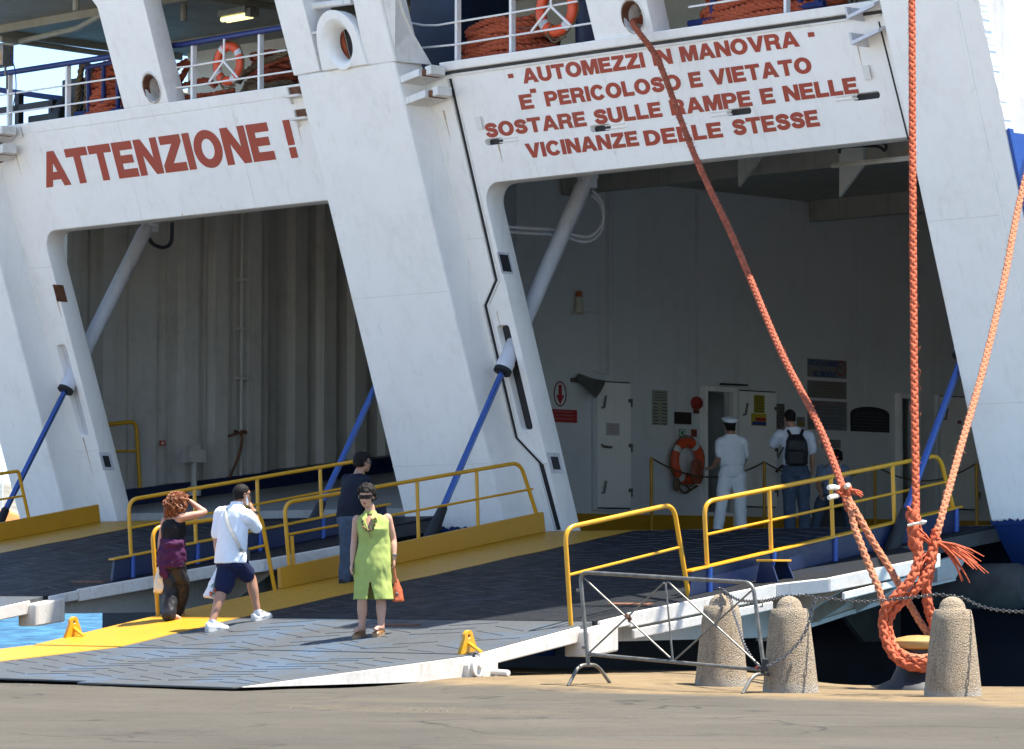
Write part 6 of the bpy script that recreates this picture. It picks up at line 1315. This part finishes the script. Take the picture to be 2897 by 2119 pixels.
# ---- man on the phone
p0 = lambda x, y: (400+x/3.305, 1300+y/3.305)
f1 = onMid(*p0(705, 1600)); f2 = onMid(*p0(1130, 1500)); YM = (f1.y+f2.y)/2
g = lambda x, y, dy=0: onY(*p0(x, y), YM+dy)
t = thing('person', Vector((g(870, 1550).x, YM, f1.z)), 'man in a white polo shirt and navy shorts striding with a phone at his ear', 'person')
mb = MB(); hd = Head(g(948, 333, .0), 118, 2, 0, .238); hd.build(mb); limb(mb, [g(915, 395, -.0), g(895, 450, .01)], [.058, .066])
body_torso(mb, [(g(835, 1010, 0), .14, .12, 130), (g(840, 930, 0), .17, .13, 130), (g(850, 800, 0), .165, .125, 130), (g(860, 620, 0), .18, .115, 130), (g(865, 500, 0), .185, .09, 130), (g(880, 440, 0), .1, .07, 130)])
sR, eR, wR = g(985, 535, -.13), g(1090, 650, .06), g(1052, 480, .10); sL, eL, wL = g(748, 500, .16), g(706, 730, .14), g(716, 930, .10)
arm(mb, sR, eR, wR, 1.12); arm(mb, sL, eL, wL, 1.12); hand(mb, wR, g(1003, 385, .02)-wR, Vector((-.9, -.1, .2)), .75, 1, 1); hand(mb, wL, g(728, 1000, .08)-wL, Vector((.6, -.7, 0)), 1.2, 1, 1)
h1, k1, a1 = g(818, 1000, 0), g(757, 1222, -.08), g(660, 1520, f1.y-YM+.02); h2, k2, a2 = g(905, 1000, .03), g(1022, 1105, .20), g(1085, 1425, f2.y-YM)
leg(mb, h1, k1, a1, 1.12); leg(mb, h2, k2, a2, 1.12); finish(mb, 'body', SK2, t, .0085, 5)
SHIRT = cloth('white_polo_cotton', (.78, .80, .84), .05)
mb = MB(); loft(mb, [(g(828, 968, 0), .205, .158, 130), (g(835, 900, 0), .20, .158, 130), (g(848, 780, 0), .195, .155, 130), (g(858, 640, 0), .205, .140, 130), (g(864, 540, 0), .212, .125, 130), (g(868, 478, 0), .195, .10, 130), (g(884, 425, 0), .095, .075, 130)], 30)
for s_, e_ in ((sR, eR), (sL, eL)): limb(mb, [s_.lerp(g(865, 520), .3), s_.lerp(e_, .04), s_.lerp(e_, .4), s_.lerp(e_, .86)], [.09, .088, .078, .074])
finish(mb, 'polo_shirt', SHIRT, t, .009, 4, (.012, 8, 5, 11))
mb = MB(); loft(mb, [(g(892, 425, 0), .082, .075, 125), (g(898, 395, 0), .074, .070, 125), (g(896, 392, 0), .064, .060, 125), (g(890, 420, 0), .066, .062, 125)], 22); mb.build('collar', SHIRT, t, True)
NAVY = cloth('navy_cotton', (.012, .016, .05), .3)
mb = MB(); loft(mb, [(g(850, 1050, .02), .14, .12, 130), (g(838, 1000, 0), .188, .15, 130), (g(838, 930, 0), .19, .148, 130)], 26); limb(mb, [h1+UZ*.02, h1.lerp(k1, .5), h1.lerp(k1, .82)], [.125, .115, .112]); limb(mb, [h2+UZ*.01, h2.lerp(k2, .4), h2.lerp(k2, .62)], [.12, .112, .108])
finish(mb, 'shorts', NAVY, t, .009, 4, (.008, 9, 6, 5))
short_hair(hd, H_dark, t, .0, -.05, .006, 4, .004); glasses(hd, t, LENS)
TR = plain('white_trainer', (.66, .66, .66), .5, 0, .2, 20, .2); SO = plain('pale_rubber_sole', (.55, .54, .5), .7)
for heel, toe in ((g(612, 1612, f1.y-YM-.02), g(812, 1600, f1.y-YM+.12)), (g(1052, 1525, f2.y-YM-.02), g(1215, 1478, f2.y-YM+.13))):
    s_ = shoe('shoe', heel, toe, TR, t, .052, .085, SO, UZ, .028); mb = MB(); q = heel.lerp(toe, .5)+UZ*.105
    for k in range(3): mb.tube([q+Vector((-.02+k*.03, -.045, -.01*k)), q+Vector((-.01+k*.03, -.02, .008-.012*k)), q+Vector((.0+k*.03, .03, -.01*k))], .005, 5)
    mb.build('laces', M['tape'], s_, True)
for a_, sh in ((a1, 1), (a2, 1)):
    mb = MB(); mb.lathe(a_-UZ*.03, [(.043, 0), (.045, .03), (.042, .06)], 12); mb.build('sock', TR, t, True)
mb = MB(); q = wR.lerp(eR, .10); ax = (eR-wR).normalized(); mb.lathe(q-ax*.012, [(.034, 0), (.036, .006), (.036, .02), (.034, .026)], 14, ax); mb.lathe(q+Vector((.03, -.015, 0)), [(.018, 0), (.018, .012)], 12, Vector((.8, -.6, 0))); mb.build('watch', M['black'], t, True)
mb = MB(); mb.box(g(985, 378, -.05), Vector((.012, .012, 0)), Vector((-.012, .02, 0))*.5, Vector((-.012, 0, .06))); tag(mb.build('phone', plain('silver_phone', (.45, .45, .46), .3, .4), None, bevel=.006), 'small silver mobile phone held to the ear of the man in white', 'phone')
# shoulder bag with its strap across his back
t2 = thing('shoulder_bag', g(985, 940, .16), 'grey shoulder bag at the hip of the man in white, its strap across his back', 'bag')
mb = MB(); P = [(800, 452, -.02), (792, 520, -.12), (808, 600, -.175), (850, 690, -.21), (895, 770, -.215), (930, 845, -.20), (965, 860, -.13)]; P = catmull([g(*q) for q in P], 5); rs = []
for i, p in enumerate(P):
    tt = (P[min(i+1, len(P)-1)]-P[max(i-1, 0)]).normalized(); n_ = Vector((.35, -.94, 0)); s_ = tt.cross(n_).normalized(); rs.append([p+s_*.019, p+s_*.019+n_*.006, p-s_*.019+n_*.006, p-s_*.019])
mb.rings(rs); mb.build('strap', plain('grey_webbing', (.20, .205, .20), .7), t2)
mb = MB(); loft(mb, [(g(980, 955, .10), .07, .03, 95), (g(980, 945, .10), .085, .045, 95), (g(975, 840, .10), .085, .045, 95), (g(973, 830, .10), .06, .03, 95)], 18); mb.build('pouch', plain('olive_canvas', (.085, .085, .065), .8), t2, True)
mb = MB(); p = g(965, 862, -.085); mb.box(p, Vector((.022, 0, 0)), Vector((0, .006, 0)), UZ*.008); mb.box(p+Vector((.014, 0, -.006)), Vector((.006, 0, 0)), Vector((0, .006, 0)), UZ*.022); mb.build('buckle', M['tape'], t2)
def plastic_bag(label, pts, mat, marks=None):
    """pts: outline rows (left, right, y, depth, thickness)"""
    t = thing('carrier_bag', pts[-1][0].lerp(pts[-1][1], .5), label, 'plastic bag'); mb = MB(); rs = []
    for l, r_, th in pts:
        c = (l+r_)/2; ex = (r_-l)/2; rs.append([c+ex*math.cos(a)+Vector((0, 1, 0))*th*math.sin(a) for a in [2*math.pi*i/20 for i in range(20)]])
    mb.rings(rs); o = finish(mb, 'bag', mat, t, .007, 2, (.016, 13, 9, 2))
    if marks:
        for x, y, rx, ry, a, m_ in marks:
            pass
    return t
PLA = NT('thin_white_plastic'); PLA.b.inputs["Transmission Weight"].default_value = 0; PLA.b.inputs["Subsurface Weight"].default_value = .3; PLA = PLA.done((.74, .74, .73), .35)
tb = plastic_bag('white carrier bag with red and green print, held by the man on the phone', [(g(712, 985, .02), g(742, 990, .02), .012), (g(690, 1040, .0), g(745, 1040, .0), .04), (g(640, 1140, 0), g(735, 1140, 0), .07), (g(595, 1230, 0), g(705, 1260, 0), .08), (g(580, 1270, 0), g(690, 1300, 0), .065), (g(590, 1288, 0), g(680, 1310, 0), .02)], PLA)
def mark(px, mat, th=.008, w=.006): mb = MB(); mb.tube(catmull([g(x, y, -.088) for x, y in px], 5), w, 5); return mb.build('printed_mark', mat, tb, True)
RP, GP = plain('red_print', (.5, .06, .03)), plain('green_print', (.05, .22, .10))
mark([(640, 1252), (648, 1240), (660, 1248), (655, 1265), (642, 1262)], RP, w=.011); mark([(672, 1225), (688, 1215), (697, 1230), (685, 1240)], RP, w=.008); mark([(650, 1195), (672, 1165), (700, 1158)], GP, w=.006); mark([(668, 1205), (685, 1180), (708, 1175)], GP, w=.006); mark([(660, 1262), (672, 1250), (682, 1262)], GP, w=.01)
# ---- woman with auburn curls, hand on her forehead
f1 = onMid(*p0(300, 1505)); f2 = onMid(*p0(370, 1445)); YC = f1.y+.1
g = lambda x, y, dy=0: onY(*p0(x, y), YC+dy)
t = thing('person', Vector((g(310, 1500).x, YC, f1.z)), 'woman with auburn curls, black vest and purple top, hand on her forehead', 'person')
mb = MB(); hd = Head(g(358, 408, .0), 128, -4, 0, .225); hd.build(mb, True); limb(mb, [g(330, 470, 0), g(312, 560, .0)], [.048, .055])
body_torso(mb, [(g(285, 1000, 0), .13, .11, 135), (g(290, 910, 0), .165, .13, 135), (g(288, 780, 0), .13, .10, 135), (g(300, 660, 0), .145, .115, 135), (g(300, 580, 0), .15, .085, 135), (g(308, 535, 0), .08, .06, 135)])
sR, eR, wR = g(365, 545, -.10), g(590, 497, -.02), g(455, 388, .03); sL, eL, wL = g(222, 575, .12), g(186, 735, .14), g(172, 895, .08)
arm(mb, sR, eR, wR, .98); arm(mb, sL, eL, wL, .98); hand(mb, wR, g(395, 335, .02)-wR, Vector((-.8, -.1, -.4)), .35, .92, 1); hand(mb, wL, g(172, 965, .06)-wL, Vector((.8, -.4, 0)), 1.1, .92, 1)
h1, k1, a1 = g(258, 1000, .04), g(262, 1230, .0), g(258, 1465, f1.y-YC); h2, k2, a2 = g(335, 1000, -.02), g(385, 1180, .08), g(345, 1420, .22)
leg(mb, h1, k1, a1, 1); leg(mb, h2, k2, a2, 1); foot_mesh(mb, a1, g(375, 1500, f1.y-YC+.05)); foot_mesh(mb, a2, g(405, 1447, .28)); finish(mb, 'body', SK2 if False else skin('skin_sunburnt', (.47, .23, .145)), t, .0085, 5)
BLK = cloth('black_cotton', (.012, .012, .014), .3)
mb = MB(); loft(mb, [(g(290, 790, 0), .142, .112, 135), (g(295, 720, 0), .145, .118, 135), (g(300, 650, 0), .157, .130, 135), (g(302, 590, 0), .152, .104, 135), (g(302, 560, 0), .10, .085, 135)], 26); limb(mb, [g(255, 560, .07), g(250, 530, .06), g(268, 515, .04)], [.03, .022, .016]); limb(mb, [g(338, 590, -.09), g(345, 545, -.09), g(335, 510, -.05)], [.024, .018, .016]); finish(mb, 'vest', BLK, t, .008, 4, (.006, 10, 6, 2))
PUR = cloth('purple_cotton', (.06, .014, .052), .25)
mb = MB(); loft(mb, [(g(280, 1010, 0), .182, .155, 135), (g(284, 930, 0), .188, .16, 135), (g(288, 850, 0), .178, .148, 135), (g(292, 770, 0), .160, .130, 135), (g(294, 742, 0), .15, .12, 135)], 28); limb(mb, [g(215, 960, -.06), g(205, 1030, -.08), g(232, 1090, -.08), g(250, 1112, -.07)], [.06, .06, .045, .02]); limb(mb, [g(390, 760, -.06), g(330, 790, -.15), g(240, 800, -.14)], [.035, .04, .035]); finish(mb, 'tied_top', PUR, t, .0085, 3, (.020, 9, 10, 7))
PAN = plain('shiny_black_trousers', (.02, .02, .023), .5, 0, .3, 10, .2, .25)
mb = MB(); loft(mb, [(g(290, 1030, 0), .16, .13, 135), (g(285, 960, 0), .172, .138, 135)], 24); limb(mb, [h1, h1.lerp(k1, .5), k1, k1.lerp(a1, .6), a1+UZ*.015], [.105, .10, .09, .088, .088]); limb(mb, [h2, h2.lerp(k2, .5), k2, k2.lerp(a2, .6), a2+UZ*.02], [.105, .102, .09, .084, .080]); finish(mb, 'trousers', PAN, t, .009, 3, (.018, 9, 7, 4))
mb = MB(); rnd = random.Random(12)
hd.ell(mb, (0, -.02, .03), .086, .10, .092, 18, 12)
base = finish(mb, 'hair', H_curl, t, .008, 2, (.01, 30, 30, 3))
mb = MB(); C0 = hd.c
for i in range(330):
    th = rnd.uniform(0, 2*math.pi); ph = math.acos(rnd.uniform(-.85, 1)); x, y, z = math.sin(ph)*math.cos(th), math.sin(ph)*math.sin(th), math.cos(ph)
    if y > .55 and z < .45: continue
    p = hd.P(x*.092, y*.105-.02, z*.10+.035); out = (p-C0).normalized(); drop = rnd.uniform(.05, .13) if y < .35 else .04; r_ = rnd.uniform(.010, .019); P = []; tx, ty = ring_frame(Vector((0, 0, -1)))
    dirv = (out*.45+Vector((0, 0, -1))*(1.0-.4*z)+Vector((rnd.uniform(-.4, .2), rnd.uniform(-.3, .3), 0))).normalized()
    for k in range(11): a = k*.95+i; P.append(p+dirv*drop*k/10+(tx*math.cos(a)+ty*math.sin(a))*r_+out*.02*math.sin(k*.3))
    mb.tube(P, [.0055]*10+[.003], 5)
for i in range(160):
    q = g(rnd.uniform(222, 330), rnd.uniform(400, 500), rnd.uniform(-.08, .10)); P = []; r_ = rnd.uniform(.010, .02)
    for k in range(9): a = k*1.0+i; P.append(q+Vector((rnd.uniform(-.004, .004), 0, -.011*k))+Vector((math.cos(a), math.sin(a), 0))*r_)
    mb.tube(P, .0055, 5)
mb.build('curls', H_curl, base, True)
tb2 = plastic_bag('cream carrier bag hanging at the thigh of the curly haired woman', [(g(160, 960, .02), g(182, 962, .02), .012), (g(145, 1030, .02), g(215, 1060, .02), .05), (g(120, 1130, .02), g(250, 1130, .02), .08), (g(108, 1200, .02), g(252, 1210, .02), .085), (g(108, 1238, .02), g(240, 1248, .02), .06), (g(115, 1248, .02), g(225, 1254, .02), .02)], plain('cream_plastic_film', (.70, .60, .42), .4, 0, .1, 8, .2))
# ---- man in the navy jumper, behind the woman in green
j0 = lambda x, y: (900+x/2.754, 1250+y/2.754)
f1 = onMain(*j0(215, 1100)); YJ = f1.y; g = lambda x, y, dy=0: onY(*j0(x, y), YJ+dy)
t = thing('person', Vector((g(235, 1090).x, YJ, f1.z)), 'man in navy jumper and jeans walking up beside the yellow toe board', 'person')
mb = MB(); hd = Head(g(350, 160, 0), 112, 0, 0, .235); hd.build(mb); limb(mb, [g(328, 215, 0), g(315, 260, 0)], [.056, .066])
body_torso(mb, [(g(240, 640, 0), .13, .11, 130), (g(245, 570, 0), .16, .12, 130), (g(270, 430, 0), .165, .12, 130), (g(295, 310, 0), .185, .1, 130), (g(305, 262, 0), .1, .07, 130)])
sL, eL, wL = g(230, 300, .15), g(215, 420, .2), g(290, 520, .26); sR, eR, wR = g(375, 310, -.12), g(385, 450, -.05), g(370, 560, .08); arm(mb, sL, eL, wL, 1.1); arm(mb, sR, eR, wR, 1.1); hand(mb, wR, Vector((.1, .3, -1)), Vector((-1, 0, 0)), .6); hand(mb, wL, Vector((.4, .3, -.9)), Vector((1, 0, 0)), .6)
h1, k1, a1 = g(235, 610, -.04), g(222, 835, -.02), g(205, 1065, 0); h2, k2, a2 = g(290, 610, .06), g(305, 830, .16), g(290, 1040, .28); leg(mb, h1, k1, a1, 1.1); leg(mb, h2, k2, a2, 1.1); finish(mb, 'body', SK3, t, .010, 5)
mb = MB(); loft(mb, [(g(238, 585, 0), .178, .135, 130), (g(250, 500, 0), .178, .14, 130), (g(272, 420, 0), .185, .138, 130), (g(292, 330, 0), .205, .122, 130), (g(302, 280, 0), .175, .095, 130), (g(310, 248, 0), .085, .07, 130)], 28)
for a_, b_, c_ in ((sL, eL, wL), (sR, eR, wR)): limb(mb, [a_, a_.lerp(b_, .5), b_, b_.lerp(c_, .5), c_], [.085, .072, .062, .055, .045])
finish(mb, 'jumper', cloth('navy_knit', (.013, .016, .028), .2), t, .010, 4, (.010, 8, 6, 1))
JEA = cloth('faded_denim', (.06, .085, .125), .3); mb = MB(); loft(mb, [(g(255, 680, 0), .14, .12, 130), (g(245, 620, 0), .178, .14, 130), (g(242, 560, 0), .17, .13, 130)], 24)
for h_, k_, a_ in ((h1, k1, a1), (h2, k2, a2)): limb(mb, [h_, h_.lerp(k_, .5), k_, k_.lerp(a_, .6), a_], [.115, .105, .085, .078, .076])
finish(mb, 'jeans', JEA, t, .010, 3, (.010, 9, 9, 6)); short_hair(hd, H_dark, t, .0, -.06, .014, 7, .012); glasses(hd, t, LENS)
for a_ in (a1, a2): shoe('shoe', a_+Vector((-.04, -.04, -.075)), a_+Vector((.16, .14, -.06)), M['black'], t, .05, .08)
# ---- officer in white
o0 = lambda x, y: (1950+x/3.9325, 1120+y/3.9325)
YO = 54.0; g = lambda x, y, dy=0: onY(*o0(x, y), YO+dy)
t = thing('person', Vector((g(430, 1490).x, YO, 1.706)), 'officer in white uniform and peaked cap, back turned, at the open door', 'person')
mb = MB(); hd = Head(g(450, 350, 0), 198, 0, 0, .23); hd.build(mb); limb(mb, [g(458, 395, 0), g(470, 440, 0)], [.056, .065])
body_torso(mb, [(g(475, 880, 0), .13, .11, 186), (g(478, 790, 0), .16, .12, 186), (g(480, 650, 0), .165, .12, 186), (g(478, 520, 0), .19, .105, 186), (g(472, 450, 0), .1, .07, 186)])
sL, eL, wL = g(352, 510, 0), g(338, 690, -.05), g(255, 800, .06); sR, eR, wR = g(600, 515, 0), g(618, 690, .05), g(585, 800, .16); arm(mb, sL, eL, wL, 1.1); arm(mb, sR, eR, wR, 1.1); hand(mb, wL, Vector((-1, .3, -.05)), Vector((0, 0, -1)), .35, 1, 1); hand(mb, wR, Vector((-.2, .5, -1)), Vector((-1, 0, 0)), .6)
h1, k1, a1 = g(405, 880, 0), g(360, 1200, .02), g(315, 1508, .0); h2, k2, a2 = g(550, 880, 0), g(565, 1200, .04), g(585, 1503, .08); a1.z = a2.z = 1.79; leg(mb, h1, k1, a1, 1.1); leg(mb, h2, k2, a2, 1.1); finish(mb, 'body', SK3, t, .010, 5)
UNI = cloth('white_uniform_cotton', (.88, .90, .93), .03)
mb = MB(); loft(mb, [(g(480, 775, 0), .182, .14, 186), (g(482, 740, 0), .19, .15, 186), (g(482, 640, 0), .195, .145, 186), (g(480, 540, 0), .21, .13, 186), (g(474, 480, 0), .19, .10, 186), (g(470, 425, 0), .08, .07, 186)], 28)
for a_, b_ in ((sL, eL), (sR, eR)): limb(mb, [a_.lerp(g(478, 520), .25), a_.lerp(b_, .05), a_.lerp(b_, .4), a_.lerp(b_, .78)], [.085, .083, .078, .076])
finish(mb, 'uniform_shirt', UNI, t, .010, 4, (.010, 8, 6, 9))
mb = MB(); loft(mb, [(g(475, 900, 0), .15, .125, 186), (g(478, 850, 0), .178, .142, 186), (g(480, 775, 0), .176, .135, 186)], 26)
for h_, k_, a_ in ((h1, k1, a1), (h2, k2, a2)): limb(mb, [h_, h_.lerp(k_, .5), k_, k_.lerp(a_, .6), a_], [.115, .105, .088, .082, .080])
finish(mb, 'uniform_trousers', UNI, t, .010, 4, (.010, 8, 7, 2)); short_hair(hd, H_dark, t, 0, -.055, .006, 3, .004)
mb = MB()
cf = hd.f; cc = hd.P(0, -.005, .06)
def capring(hw, hd_, z, back=0): return [hd.P(hw*math.cos(a), -.008+hd_*math.sin(a)-back, z+.016*math.sin(a)) for a in [2*math.pi*i/28 for i in range(28)]]
mb.rings([capring(.089, .104, .062), capring(.09, .105, .085), capring(.132, .142, .122), capring(.134, .144, .130), capring(.10, .11, .142), capring(.03, .03, .146)]); cap = mb.build('cap', UNI, t, True, sharp=60)
mb = MB(); mb.rings([capring(.0905, .1055, .058), capring(.0915, .1065, .078)], cap=False); mb.build('cap_band', M['black'], cap, True)
mb = MB(); mb.rings([[hd.P(.07*math.cos(a)*s_, .06+.085*math.sin(a)*s_, .058-.02*math.sin(a)*s_+dz) for a in [math.pi*i/10 for i in range(11)]] for s_, dz in ((1, 0), (1, .008), (.6, .012), (.6, .004))]); mb.build('peak', M['black'], cap, True)
for s_ in (sL, sR): mb = MB(); q = s_.lerp(g(474, 470), .35)+UZ*.055; mb.box(q, (g(474, 470)-s_).normalized()*.06, Vector((0, .028, 0)), UZ*.006); mb.build('epaulette', M['blue'], t, bevel=.003)
for a_ in (a1, a2): shoe('shoe', a_+Vector((.02, -.05, -.07)), a_+Vector((-.03, .2, -.07)), UNI, t, .05, .075)
# ---- man with the backpack
YP = 53.0; g = lambda x, y, dy=0: onY(*o0(x, y), YP+dy)
t = thing('person', Vector((g(1200, 1490).x, YP, 1.706)), 'man in white t-shirt and jeans, hand at his face, facing the notices', 'person')
mb = MB(); hd = Head(g(1115, 250, 0), 200, -4, 0, .24); hd.build(mb); limb(mb, [g(1125, 310, 0), g(1150, 360, 0)], [.058, .07])
body_torso(mb, [(g(1180, 860, 0), .13, .11, 190), (g(1185, 770, 0), .165, .12, 190), (g(1180, 600, 0), .175, .125, 190), (g(1170, 460, 0), .195, .11, 190), (g(1155, 380, 0), .1, .07, 190)])
sL, eL, wL = g(1010, 440, .0), g(922, 560, .05), g(1035, 420, .2); sR, eR, wR = g(1330, 450, 0), g(1365, 660, -.02), g(1372, 810, .04); arm(mb, sL, eL, wL, 1.1); arm(mb, sR, eR, wR, 1.1); hand(mb, wL, g(1060, 320, .14)-wL, Vector((.8, -.4, 0)), .6, 1, -1); hand(mb, wR, Vector((0, .1, -1)), Vector((-1, 0, 0)), .6)
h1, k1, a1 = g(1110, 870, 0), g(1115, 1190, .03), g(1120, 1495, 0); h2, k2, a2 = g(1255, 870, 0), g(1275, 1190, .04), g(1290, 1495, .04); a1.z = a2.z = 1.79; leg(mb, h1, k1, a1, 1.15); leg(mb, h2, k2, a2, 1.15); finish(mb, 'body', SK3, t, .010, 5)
TS = cloth('white_cotton', (.66, .68, .75), .06)
mb = MB(); loft(mb, [(g(1182, 770, 0), .19, .145, 190), (g(1184, 690, 0), .195, .15, 190), (g(1180, 580, 0), .20, .145, 190), (g(1172, 480, 0), .215, .13, 190), (g(1160, 410, 0), .185, .10, 190), (g(1145, 345, 0), .085, .072, 190)], 28)
for a_, b_ in ((sL, eL), (sR, eR)): limb(mb, [a_.lerp(g(1170, 450), .25), a_.lerp(b_, .05), a_.lerp(b_, .4), a_.lerp(b_, .72)], [.088, .088, .085, .082])
finish(mb, 't_shirt', TS, t, .010, 4, (.010, 8, 6, 4))
mb = MB(); loft(mb, [(g(1180, 900, 0), .15, .125, 190), (g(1182, 840, 0), .182, .145, 190), (g(1183, 755, 0), .178, .135, 190)], 26)
for h_, k_, a_ in ((h1, k1, a1), (h2, k2, a2)): limb(mb, [h_, h_.lerp(k_, .5), k_, k_.lerp(a_, .6), a_], [.118, .108, .09, .085, .085])
finish(mb, 'jeans', JEA, t, .010, 3, (.010, 9, 9, 3)); short_hair(hd, H_dark, t, 0, -.05, .005, 9, .003)
for a_ in (a1, a2): shoe('shoe', a_+Vector((.02, -.05, -.075)), a_+Vector((-.0, .2, -.075)), M['black'], t, .05, .08)
t2 = thing('backpack', g(1200, 770, -.2), 'black rounded backpack on the back of the man in the white t-shirt', 'backpack'); BP = plain('black_nylon', (.012, .012, .014), .55, 0, .3, 20, .3)
mb = MB(); loft(mb, [(g(1195, 775, -.23), .12, .06, 190), (g(1195, 755, -.24), .165, .10, 190, 3), (g(1195, 620, -.25), .168, .115, 190, 3), (g(1192, 500, -.23), .15, .10, 190, 3), (g(1185, 440, -.2), .105, .07, 190), (g(1180, 425, -.18), .05, .03, 190)], 26); finish(mb, 'pack', BP, t2, .010, 4, (.008, 9, 9, 5))
mb = MB(); loft(mb, [(g(1195, 750, -.33), .12, .03, 190), (g(1195, 620, -.355), .125, .04, 190), (g(1195, 600, -.34), .10, .02, 190)], 20); mb.build('front_pocket', BP, t2, True)
for P in ([(1130, 450, -.17), (1105, 400, -.1), (1080, 375, .02), (1060, 420, .12)], [(1235, 450, -.17), (1255, 400, -.1), (1262, 385, .02), (1280, 430, .13)]): mb = MB(); mb.tube(catmull([g(*q) for q in P], 5), .024, 8); mb.build('strap', BP, t2, True)
mb = MB(); mb.tube([g(1050, 570, -.16), g(1010, 640, -.16), g(985, 695, -.15)], .012, 6); mb.build('loose_strap', BP, t2, True)
# ---- person sitting low on a case behind him
s0 = lambda x, y: (2200+x/3.0036, 950+y/3.0036); YS = 55.0; g = lambda x, y, dy=0: onY(*s0(x, y), YS+dy)
zf = 1.706; c = g(470, 1400, .2); t2 = thing('case', Vector((c.x, c.y, zf)), 'dark case on the car deck with a person sitting on it', 'case'); mb = MB(); mb.hexa([Vector((c.x+dx, c.y+dy, z)) for z in (zf, zf+.42) for dx, dy in ((-.3, -.2), (.3, -.2), (.3, .25), (-.3, .25))]); mb.build('shell', M['dark'], t2, bevel=.03); mb = MB(); mb.tube([c+Vector((-.1, -.21, .0)), c+Vector((-.1, -.25, .0)), c+Vector((.1, -.25, .0)), c+Vector((.1, -.21, .0))], .012, 6); mb.build('handle', M['galv'], t2, True)
t = thing('person', Vector((c.x, c.y, zf)), 'dark haired person in a pale shirt and jeans sitting low behind the yellow railing', 'person')
hip = Vector((c.x, c.y, zf+.52)); mb = MB(); hd = Head(g(500, 1040, .0), 200, -15, 0, .235); hd.build(mb); nk = g(470, 1090, .05); limb(mb, [hd.P(0, -.02, -.06), nk], [.055, .065])
body_torso(mb, [(hip-UZ*.08, .15, .13, 200), (hip+UZ*.05, .165, .13, 200), (hip.lerp(nk, .5), .17, .12, 200), (hip.lerp(nk, .85), .19, .10, 200), (nk, .09, .07, 200)])
lf = Vector((-.94*.0-.1, .0, 0)); sh = hip.lerp(nk, .86); wd = Vector((.17, 0, 0)); kk = [hip+Vector((-.20, -.35, .02)), hip+Vector((.16, -.38, .0))]; aa = [Vector((kk[0].x-.12, kk[0].y-.05, zf+.09)), Vector((kk[1].x+.05, kk[1].y-.2, zf+.09))]
for i, s_ in enumerate((-1, 1)):
    S0 = sh+wd*s_; E0 = S0+Vector((s_*.06, -.15, -.25)); arm(mb, S0, E0, kk[i]+UZ*.10, 1.05); hand(mb, kk[i]+UZ*.10, Vector((0, -.6, -.6)), Vector((0, -.4, -.9)), .5); leg(mb, hip+Vector((s_*.09, -.05, -.02)), kk[i], aa[i], 1.1)
finish(mb, 'body', SK3, t, .011, 5)
mb = MB(); loft(mb, [(hip-UZ*.0, .185, .15, 200), (hip.lerp(nk, .5), .19, .14, 200), (hip.lerp(nk, .85), .205, .115, 200), (nk, .085, .07, 200)], 24)
for s_ in (-1, 1): S0 = sh+wd*s_; limb(mb, [S0, S0+Vector((s_*.04, -.09, -.15))], [.08, .075])
finish(mb, 'shirt', cloth('pale_blue_cotton', (.20, .25, .36), .1), t, .011, 4, (.01, 8, 6, 4))
mb = MB(); loft(mb, [(hip-UZ*.1, .175, .15, 200), (hip+UZ*.03, .178, .14, 200)], 22)
for i, s_ in enumerate((-1, 1)): limb(mb, [hip+Vector((s_*.09, -.04, -.02)), (hip+kk[i])/2+UZ*.0, kk[i], kk[i].lerp(aa[i], .6), aa[i]], [.115, .105, .09, .08, .08])
finish(mb, 'jeans', JEA, t, .011, 3, (.01, 9, 9, 3)); short_hair(hd, H_dark, t, 0, -.06, .012, 5, .008)
for a_ in aa: shoe('shoe', a_+Vector((.02, .05, -.085)), a_+Vector((-.05, -.2, -.085)), M['black'], t, .05, .08)
